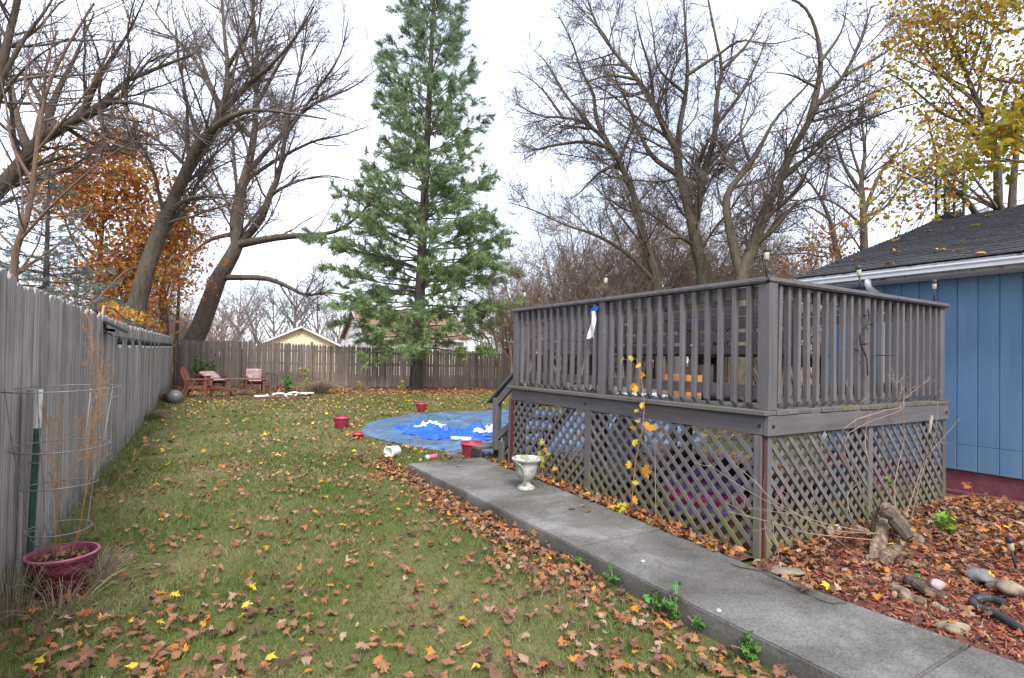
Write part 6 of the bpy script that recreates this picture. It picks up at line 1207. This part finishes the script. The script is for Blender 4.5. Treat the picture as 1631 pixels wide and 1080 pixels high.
rock('tan oval stone beside the sidewalk edge', 1519, 1005, .092, .06, .035, 'stone_warm', -.55, .035, 3); rock('mossy tan stone at the right edge near the pipe', 1607, 942, .08, .08, .05, 'stone_warm', .3, .03, 4); rock('pink granite stone next to the bark strip', 1492, 938, .05, .045, .04, 'stone_pink', .2, .04, 5); rock('tilted grey slate slab among the leaves', 1560, 918, .14, .09, .045, 'stone_grey', .5, .02, 6); rock('flat grey stone set at the deck corner beside the sidewalk', 1256, 913, .13, .07, .02, 'stone_warm', -.5, .045, 7); rock('small dark stone at the foot of the tilted slate', 1584, 935, .07, .05, .03, 'bark', .1, .03, 8); rock('pale stone half hidden at the right edge below the house', 1629, 885, .05, .05, .06, 'stone_warm', .1, .05, 9)
rock('pale lump of stone at the lattice foot left of the stump', 1332, 854, .04, .03, .03, 'sack', 0, .09, 10); rock('upright pale stone against the lattice', 1323, 824, .05, .03, .05, 'stone_warm', .4, .12, 11, P_(1323, 824, 2.22)); 
hb = [g(1640, 1012, .07), g(1610, 992, .07), g(1580, 975, .07), g(1560, 968, .07), g(1550, 960, .07), g(1556, 954, .08), g(1575, 953, .07), g(1600, 960, .06)]; Q = catmull(hb, 120); b = Q[0] * np.array([1, 1, 0])
o = MB().tube(Q - b, [.021 + .0028 * (k % 2) for k in range(120)], 10).build('drain_pipe', MT['hose'], None, loc=tuple(b)); tag(o, 'black corrugated pipe bent into a hook on the mulch', 'pipe')
hb = [g(1525, 820, .07), g(1560, 828, .07), g(1600, 832, .08), g(1640, 840, .08)]; Q = catmull(hb, 80); b = Q[0] * np.array([1, 1, 0]); o = MB().tube(Q - b, .013, 8).build('garden_hose', MT['hose'], None, True, loc=tuple(b)); tag(o, 'thin black hose lying in the leaves near the maroon foundation', 'hose')
p = g(1500, 852, .05); leafy_plant('green_sprout', 'bright green leafy sprout in the leaves right of the stump', (p[0], p[1], .05), .2, .12, 34, .045, np.array([(.14, .36, .04), (.22, .42, .06)]), None, 'plant', 5, 'vine'); p = g(1460, 930, .05); leafy_plant('green_sprout', 'tiny green sprout by the bark strip', (p[0], p[1], .06), .05, .05, 8, .03, stems=3)
p = P_(1413, 790, 2.2); leafy_plant('green_sprout', 'tiny green leaf sprig in front of the right lattice', (p[0], p[1], .38), .1, .04, 6, .035, stems=2)
p = g(1548, 800, .0); sapling('dry_stalk', 'thin rusty stalk standing before the maroon foundation', [np.array([p[0], p[1], .02]), P_(1549, 785, p[1]), P_(1545, 768, p[1])], [(P_(1536, 770, p[1]), .03), (P_(1540, 775, p[1]), .03)], np.array([(.42, .16, .05)]), None, .004, None, 'stalk')
# weeds along the sidewalk edge
for i, (px, py, H, R_, nn, lb) in enumerate(((1090, 972, .15, .10, 40, 'leafy green weed growing at the sidewalk edge'), (1062, 958, .06, .09, 40, 'low dark green weed at the sidewalk edge left of the leafy one'), (1190, 1035, .06, .12, 60, 'low green ground ivy patch at the sidewalk edge nearest the camera'), (990, 920, .06, .06, 20, 'tiny green weed at the sidewalk edge beside a leaf pile'), (938, 893, .05, .07, 22, 'tiny green weed at the middle of the sidewalk edge'), (1120, 990, .04, .06, 20, 'small green weed just below the leafy weed'))):
    p = g(px, py, 0.0); leafy_plant('green_weed', lb, (min(p[0], 2.40), p[1], -.03), H + .03, R_, nn, .03, np.array([(.05, .15, .03), (.08, .22, .04), (.12, .24, .05)]), None, 'weed', 6, 'vine')
# bare shrub and vines over the lattice
vn = thing('bare_shrub', 'bare thorny shrub sprawling in front of the right lattice', 'shrub', (4.55, 2.1, 0.05)); o0 = np.array([4.55, 2.1, .05]); Ls = []
for pts in ([(1405, 850, 2.1), (1390, 800, 2.15), (1365, 755, 2.12), (1345, 700, 2.12), (1385, 672, 2.1), (1432, 655, 2.1), (1440, 640, 2.15), (1422, 608, 2.2)], [(1400, 850, 2.08), (1340, 700, 2.05), (1390, 660, 2.05), (1437, 648, 2.1), (1440, 635, 2.12), (1475, 608, 2.1), (1480, 600, 2.1)], [(1418, 820, 2.15), (1400, 780, 2.15), (1385, 740, 2.1), (1378, 700, 2.2), (1385, 660, 2.2), (1390, 655, 2.2)], [(1440, 830, 2.2), (1470, 740, 2.2), (1482, 720, 2.1), (1500, 700, 2.1), (1528, 667, 2.05)], [(1450, 830, 2.2), (1474, 735, 2.15), (1490, 690, 2.1), (1494, 640, 2.15)], [(1430, 840, 2.1), (1425, 770, 2.2), (1440, 700, 2.2), (1436, 650, 2.2), (1428, 620, 2.2), (1430, 595, 2.2)],
            [(1400, 850, 2.0), (1330, 845, 1.95), (1280, 825, 1.95), (1240, 808, 1.95), (1180, 775, 2.0), (1130, 740, 2.1)], [(1395, 850, 2.0), (1300, 830, 1.9), (1236, 800, 1.9), (1200, 765, 1.95), (1165, 735, 2.0)], [(1390, 860, 2.0), (1290, 850, 1.95), (1240, 835, 1.9), (1190, 822, 1.85), (1160, 815, 1.85)], [(1395, 850, 2.1), (1360, 830, 2.1), (1350, 790, 2.15), (1365, 770, 2.15)]):
    Ls.append(limb_arr([P_(*p) for p in pts], .0042, .0015, 16))
for P, Rr in Ls: put('stem', tubes(P[None], Rr[None], 6), MT['vine'], vn)
VF, _ = twigs(Ls, [SP(5, (.06, .22), 5, s=3, rmin=.0022, t0=.2, up=.2, wig=.2), SP(3, (.25, .6), 4, s=3, rmin=.0016, t0=.1, wig=.2)]); put('twigs', VF, MT['vine'], vn)
MB().tube([P_(1480, 690, 2.15) - o0, P_(1482, 675, 2.15) - o0, P_(1484, 662, 2.15) - o0], .014, 8).build('stub', MT['stake'], vn)
for px, py, z in ((1476, 598, 2.1),):
    v, f, c = leaf_batch((P_(px, py, z) - o0)[None], [.03], LEAF_FULL, .6, .6, [1, 2, 2, 0, 0, 1, 1, 0, 0]); link('leaf', nmesh('leaf', v, f, MT['leaf'], col=c), vn)
v2 = thing('bare_shrub', 'thin bare whip arching in front of the left lattice behind the maple sapling', 'shrub', tuple(S1(1046, 850) * [1, 1, 0])); o0 = np.array(v2.location); Ls = [limb_arr([S1(1045, 838) * [1, 1, 0], S1(1043, 730, 3.44), S1(1044, 700, 3.42), S1(1060, 690, 3.4), S1(1068, 700, 3.4)], .003, .0015, 14), limb_arr([S1(1045, 838) * [1, 1, 0], S1(1044, 740, 3.44), S1(1048, 685, 3.4), S1(1056, 678, 3.4)], .003, .0012, 14)]
for P, Rr in Ls: put('stem', tubes(P[None], Rr[None], 5), MT['vine'], v2)

# ================================================================== GRASS, LEAVES, CHIPS
_gr = rng.random((64, 64))
def vnoise(x, y, s):
    x = np.asarray(x) * s + 7.3; y = np.asarray(y) * s + 3.1; i = np.floor(x).astype(int); j = np.floor(y).astype(int); u = x - i; v = y - j; u = u * u * (3 - 2 * u); v = v * v * (3 - 2 * v); q = lambda a, b: _gr[a % 64, b % 64]
    return (q(i, j) * (1 - u) + q(i + 1, j) * u) * (1 - v) + (q(i, j + 1) * (1 - u) + q(i + 1, j + 1) * u) * v
def fence_x(y): return FA[0] + (FB[0] - FA[0]) * (y - FA[1]) / (FB[1] - FA[1])
def on_lawn(x, y):
    m = (x > fence_x(y) + .03) & ~((x > 2.40) & (x < 3.6) & (y < 6.46)) & ~((x > 3.2) & (y < 6.2)); m &= (x - PC[0]) ** 2 + (y - PC[1]) ** 2 > (PR + .05) ** 2; m &= x * .354 + y * .935 < 21.0 + 1.6 * (vnoise(x, y, .8) - .5) * 2
    return m
def cand(n, ylo, yhi, pw):
    y = ylo + (yhi - ylo) * rng.random(n) ** pw; x = rng.uniform(-1.2, 14, n); px = 815.5 + F_PX * ((x * RT[0] + y * RT[1]) / np.maximum(.2, x * FW[0] + y * FW[1])); k = (px > -80) & (px < 1500) & on_lawn(x, y); return x[k], y[k]
x1, y1 = cand(900000, .9, 8.5, 1.5); x2, y2 = cand(330000, 7., 22., 1.25)
k1 = rng.permutation(len(x1))[:135000]; k2 = rng.permutation(len(x2))[:62000]; x = np.concatenate([x1[k1], x2[k2]]); y = np.concatenate([y1[k1], y2[k2]])
th = .35 + .65 * vnoise(x, y, 1.9); kk = rng.random(len(x)) < th + .25 * vnoise(x, y, 9.); x, y = x[kk], y[kk]; n = len(x); Dp = x * FW[0] + y * FW[1]
z0 = zg(x, y) - .003; Hh = rng.uniform(.022, .06, n) * (.75 + .7 * vnoise(x, y, 1.3)); nearf = np.exp(-((x - fence_x(y)) / .22) ** 2) * (y > 4.5); Hh *= 1 + 1.2 * nearf; wd = np.maximum(.0016, Dp * .00042) * rng.uniform(.7, 1.3, n)
a = rng.uniform(0, 6.28, n); dx, dy = np.cos(a), np.sin(a); ln = rng.uniform(.3, 1.5, n); b = rng.uniform(0, 6.28, n); sx, sy = np.cos(b) * wd, np.sin(b) * wd
V = np.empty((n, 5, 3)); Z = np.zeros(n)
V[:, 0] = np.stack([x - sx, y - sy, z0], -1); V[:, 1] = np.stack([x + sx, y + sy, z0], -1); mxx, myy = x + dx * Hh * ln * .35, y + dy * Hh * ln * .35
V[:, 2] = np.stack([mxx - sx * .8, myy - sy * .8, z0 + Hh * .62], -1); V[:, 3] = np.stack([mxx + sx * .8, myy + sy * .8, z0 + Hh * .62], -1); V[:, 4] = np.stack([x + dx * Hh * ln, y + dy * Hh * ln, z0 + Hh * (1 - .28 * ln * .6)], -1)
bb = (np.arange(n) * 5)[:, None]; Fc = np.concatenate([bb + [0, 1, 3], bb + [0, 3, 2], bb + [2, 3, 4]])
pat = .55 * vnoise(x, y, .7) + .45 * vnoise(x, y, 2.6); dry = np.clip((pat - .41) * 1.9 + rng.normal(size=n) * .28, 0, 1)[:, None]; cg_ = np.array([.135, .205, .048]) * (1 - rng.random((n, 1)) * .45) + np.array([.03, .02, .0]) * rng.random((n, 1)); cs_ = np.array([.39, .33, .18]) * rng.uniform(.6, 1.2, (n, 1)); col = cg_ * (1 - dry) + cs_ * dry
o = link('lawn_grass', nmesh('lawn_grass', V.reshape(-1, 3), Fc, MT['grass'], col=np.repeat(col, 5, 0))); tag(o, 'short patchy green and straw coloured grass over the whole yard', 'grass', kind='stuff')

# fallen leaves: the 300 that show largest are objects of their own, children of the lawn
def slab_d(x, y): return np.where(y < 6.5, 2.42 - x, 9.)
def leaf_density(x, y):
    d = .22 + .55 * (vnoise(x, y, 1.5) > .5) * vnoise(x, y, 1.5) + .35 * vnoise(x, y, 4.) ** 2
    d = d + 2.6 * np.exp(-np.clip(slab_d(x, y) - .04, 0, 9) / .22) * (y > .6) * (y < 7.2) + 1.6 * np.exp(-(((x + .35) / .5) ** 2 + ((y - 2.9) / .75) ** 2)) + .9 * np.exp(-((y - 1.8) / .9) ** 2)
    pd = np.sqrt((x - PC[0]) ** 2 + (y - PC[1]) ** 2) - PR; d = d + 1.3 * np.exp(-np.clip(pd, 0, 9) / .35) + .3 * (y > 14)
    return d
def sample_leaves(n, ylo, yhi, pw, mx_):
    out_x, out_y = [], []; c = 0
    while c < n:
        x, y = cand(n * 6, ylo, yhi, pw); k = rng.random(len(x)) * mx_ < leaf_density(x, y); out_x.append(x[k]); out_y.append(y[k]); c += k.sum()
    return np.concatenate(out_x)[:n], np.concatenate(out_y)[:n]
lx, ly = sample_leaves(4600, 1.0, 8.0, 1.15, 2.6); Dl = lx * FW[0] + ly * FW[1]; o_ = np.argsort(Dl); lx, ly = lx[o_], ly[o_]
WN = [6, 5.5, 3.2, 1.8, 4.0, 1.0, 1.2, .42, 1.2]; WF = [3, 4, 1.5, 1.5, 2, 2, 1.5, 3.0, 2]
protoL = []
for k in range(48):
    v, f, c = leaf_batch(np.zeros((1, 3)), [1.0], (LEAF_FULL, LEAF_FULL, LEAF_OVAL, LEAF_SIMPLE)[k % 4], .22, (.35, .55, .6, .55)[k % 4], WN); v[:, 2] -= v[:, 2].min(); protoL.append(nmesh('fallen_leaf', v, f, MT['leaf'], col=c))
ndone = 0; rest = []
for x, y in zip(lx, ly):
    dpt = x * FW[0] + y * FW[1]; rt_ = x * RT[0] + y * RT[1]; px = 815.5 + F_PX * rt_ / dpt; py = 558 + F_PX * CH / dpt
    if ndone < 300 and -20 < px < 1500 and py < 1100:
        o = link('fallen_leaf', protoL[random.randrange(48)], lawn, (x, y, float(zg(x, y)) + random.uniform(.012, .034)), (random.gauss(0, .16), random.gauss(0, .16), random.random() * 6.28)); s_ = random.uniform(.026, .056); o.scale = (s_, s_ * random.uniform(.8, 1.1), s_ * random.uniform(.7, 1.2)); ndone += 1
    else: rest.append((x, y))
rest = np.array(rest); nL = len(rest)
v, f, c = leaf_batch(np.c_[rest, np.zeros(nL)], rng.uniform(.022, .046, nL), LEAF_FULL, .26, .5, WN); v = seat_leaves(v, len(LEAF_FULL) + 1, nL, zg(rest[:, 0], rest[:, 1]) + rng.uniform(.008, .032, nL))
fx, fy = sample_leaves(5200, 7.5, 22.5, 1.0, 2.2); nF = len(fx); v2_, f2_, c2_ = leaf_batch(np.c_[fx, fy, np.zeros(nF)], rng.uniform(.03, .062, nF), LEAF_SIMPLE, .35, .5, WF); v2_ = seat_leaves(v2_, len(LEAF_SIMPLE) + 1, nF, zg(fx, fy) + rng.uniform(.01, .035, nF))
# wind-blown band against the sidewalk edge
m_ = 1500; ey = rng.uniform(.9, 7.2, m_); ex = np.array([sw_left(q) for q in ey]) - .02 - np.abs(rng.normal(size=m_)) * .17 * (1 + .8 * vnoise(ey, ey * 0, 1.3)); kk = vnoise(ex, ey, 2.2) > .3; ex, ey = ex[kk], ey[kk]; nE = len(ex)
v4_, f4_, c4_ = leaf_batch(np.c_[ex, ey, np.zeros(nE)], rng.uniform(.022, .048, nE), LEAF_FULL, .34, .55, [7, 5, 3, 2, 5, 1.0, .8, .3, 1.0]); v4_ = seat_leaves(v4_, len(LEAF_FULL) + 1, nE, zg(ex, ey) + rng.uniform(.004, .06, nE))
# deep litter along the back fence
m_ = 3600; bx_ = rng.uniform(-.2, 15, m_); dd_ = rng.uniform(20.2, 24.6, m_); by_ = (dd_ - .354 * bx_) / .935; lineY = 26.95 - (bx_ + .14) * .3815; k = by_ < lineY - .1; bx_, by_ = bx_[k], by_[k]; nB = len(bx_)
v3_, f3_, c3_ = leaf_batch(np.c_[bx_, by_, np.zeros(nB)], rng.uniform(.045, .075, nB), LEAF_SIMPLE, .4, .5, [4, 4, 2, 2, 4, 1.4, .7, 1.0, 1]); v3_ = seat_leaves(v3_, len(LEAF_SIMPLE) + 1, nB, zg(bx_, by_) + rng.uniform(.0, .03, nB))
V = np.vstack([v, v2_, v3_, v4_]); Fs = np.vstack([f, f2_ + len(v), f3_ + len(v) + len(v2_), f4_ + len(v) + len(v2_) + len(v3_)]); o = link('leaf_litter', nmesh('leaf_litter', V, Fs, MT['leaf'], col=np.vstack([c, c2_, c3_, c4_]))); tag(o, 'brown and yellow fallen maple leaves scattered thickly over the lawn', 'leaves', kind='stuff')
# side garden litter: leaves over most of the bed, red chips along the sidewalk
def bed_leaf_d(x, y):
    w_ = 1 / (1 + np.exp(-((y - 1.74) + (x - 4.3) * .30) * 5)); w_ = w_ * (.35 + .65 * (vnoise(x, y, 2.) > .32)); return np.clip(w_ + .06, 0, 1)
x = rng.uniform(3.3, 7.12, 12000); y = rng.uniform(-.6, 2.31, 12000); px = 815.5 + F_PX * ((x * RT[0] + y * RT[1]) / np.maximum(.2, x * FW[0] + y * FW[1])); k = (rng.random(12000) < bed_leaf_d(x, y) * (1 - .75 * np.exp(-(((x - 4.4) / .42) ** 2 + ((y - 1.9) / .2) ** 2)))) & (px < 1800) & (px > 0); x, y = x[k][:4000], y[k][:4000]; nG = len(x)
v, f, c = leaf_batch(np.c_[x, y, np.zeros(nG)], rng.uniform(.022, .046, nG), LEAF_FULL, .32, .5, [5, 6, 4, 1.8, 4.4, .8, 1.4, .4, 1.0]); v = seat_leaves(v, len(LEAF_FULL) + 1, nG, bed_z(x, y) + rng.uniform(0, .045, nG))
# strip between the sidewalk and the lattice, and under the deck
m_ = 620; y2 = rng.uniform(2.4, 6.2, m_); x2 = np.array([sw_right(q) for q in y2]) + np.abs(rng.normal(size=m_)) * .10 - .02; v2_, f2_, c2_ = leaf_batch(np.c_[x2, y2, np.zeros(m_)], rng.uniform(.03, .052, m_), LEAF_FULL, .34, .55, [3, 5, 4, 1.5, 3, 1, 1.5, .6, 1]); v2_ = seat_leaves(v2_, len(LEAF_FULL) + 1, m_, .045 + rng.uniform(0, .05, m_))
m3 = 700; x3 = rng.uniform(3.55, 6.9, m3); y3 = rng.uniform(2.4, 6.2, m3); v3_, f3_, c3_ = leaf_batch(np.c_[x3, y3, np.zeros(m3)], rng.uniform(.035, .06, m3), LEAF_SIMPLE, .4, .5, [4, 4, 3, 2, 4, 1.4, 1, .6, 1]); v3_ = seat_leaves(v3_, len(LEAF_SIMPLE) + 1, m3, .028 + rng.uniform(.0, .04, m3))
V = np.vstack([v, v2_, v3_]); Fs = np.vstack([f, f2_ + len(v), f3_ + len(v) + len(v2_)]); o = link('leaf_pile', nmesh('leaf_pile', V, Fs, MT['leaf'], col=np.vstack([c, c2_, c3_]))); tag(o, 'rusty brown leaves heaped over the side garden and along the lattice foot', 'leaves', kind='stuff')
n = 14000; x = rng.uniform(3.26, 6.2, n); y = rng.uniform(-.5, 2.3, n); k = rng.random(n) > bed_leaf_d(x, y) * .85; x, y = x[k], y[k]; n = len(x)
L = rng.uniform(.007, .027, n); wd = rng.uniform(.002, .0055, n); a = rng.uniform(0, 6.28, n); e = rng.normal(size=n) * .35; z = bed_z(x, y) + rng.uniform(.0, .014, n) - .07 * np.exp(-((x - 3.24) / .07) ** 2); ux, uy, uz = np.cos(a) * np.cos(e), np.sin(a) * np.cos(e), np.sin(e); wx, wy = -np.sin(a), np.cos(a); P = []
for su, sw2 in ((-1, -1), (1, -1), (1, 1), (-1, 1)): P.append(np.stack([x + su * ux * L + sw2 * wx * wd, y + su * uy * L + sw2 * wy * wd, z + su * uz * L], -1))
Pt = [q + np.array([0, 0, .006]) for q in P]; V = np.stack(P + Pt, 1).reshape(-1, 3); bb = (np.arange(n) * 8)[:, None]; Fc = np.concatenate([bb + q for q in ([4, 5, 6, 7], [0, 1, 5, 4], [1, 2, 6, 5], [2, 3, 7, 6], [3, 0, 4, 7])])
cc_ = np.array([(.26, .075, .045), (.33, .12, .075), (.18, .055, .035), (.36, .20, .14), (.12, .05, .035)])[rng.choice(5, n, p=[.3, .25, .2, .1, .15])] * rng.uniform(.75, 1.2, (n, 1)); o = link('wood_chips', nmesh('wood_chips', V, Fc, MT['chip'], col=np.repeat(cc_, 8, 0))); tag(o, 'red shredded wood mulch in the side garden along the sidewalk', 'mulch', kind='stuff')
# a few leaves and marks on the sidewalk, and leaves on the deck
for px, py in ((729, 743), (912, 812), (926, 806), (935, 815), (1284, 943), (1286, 940), (790, 716)):
    p = g(px, py, .075); o = link('fallen_leaf', protoL[random.randrange(48)], sw, (p[0], p[1], .073), (0, 0, random.random() * 6.28)); s_ = .045; o.scale = (s_, s_, s_)
for px, py in ((1145, 974), (1024, 895)): p = g(px, py, .07); o = MB().lathe([(0, .007), (.010, .007), (.012, .004), (.012, .0)], 14).build('white_chip', MT['white_plastic'], None, True, loc=(p[0], p[1], .0735)); tag(o, 'small white disc lying on the sidewalk' if px > 1100 else 'tiny white scrap lying on the sidewalk farther up', 'scrap')
n = 130; 
for k in range(60):
    x, y = random.uniform(3.6, 4.9), random.uniform(2.45, 5.6)
    if random.random() < .5: x = 3.6 + random.random() * .15
    o = link('fallen_leaf', protoL[random.randrange(48)], dk, (x - X0, y - Y0, ZD + .004), (0, 0, random.random() * 6.28)); s_ = random.uniform(.035, .05); o.scale = (s_, s_, s_)
m_ = 420; a = rng.uniform(0, 6.28, m_); r = PR * np.sqrt(rng.random(m_)) ; x, y = PC[0] + r * np.cos(a), PC[1] + r * np.sin(a); k = vnoise(x, y, 1.1) > .42; x, y = x[k], y[k]; v, f, c = leaf_batch(np.c_[x, y, np.full(len(x), .06)], rng.uniform(.025, .05, len(x)), LEAF_SIMPLE, .25, .4, [4, 3, 2, 3, 4, 1, .5, .5, 1]); v = seat_leaves(v, len(LEAF_SIMPLE) + 1, len(x), np.full(len(x), .045)); o = link('liner_leaves', nmesh('liner_leaves', v, f, MT['leaf'], col=c)); tag(o, 'brown leaves strewn over the blue pool liner', 'leaves', kind='stuff')
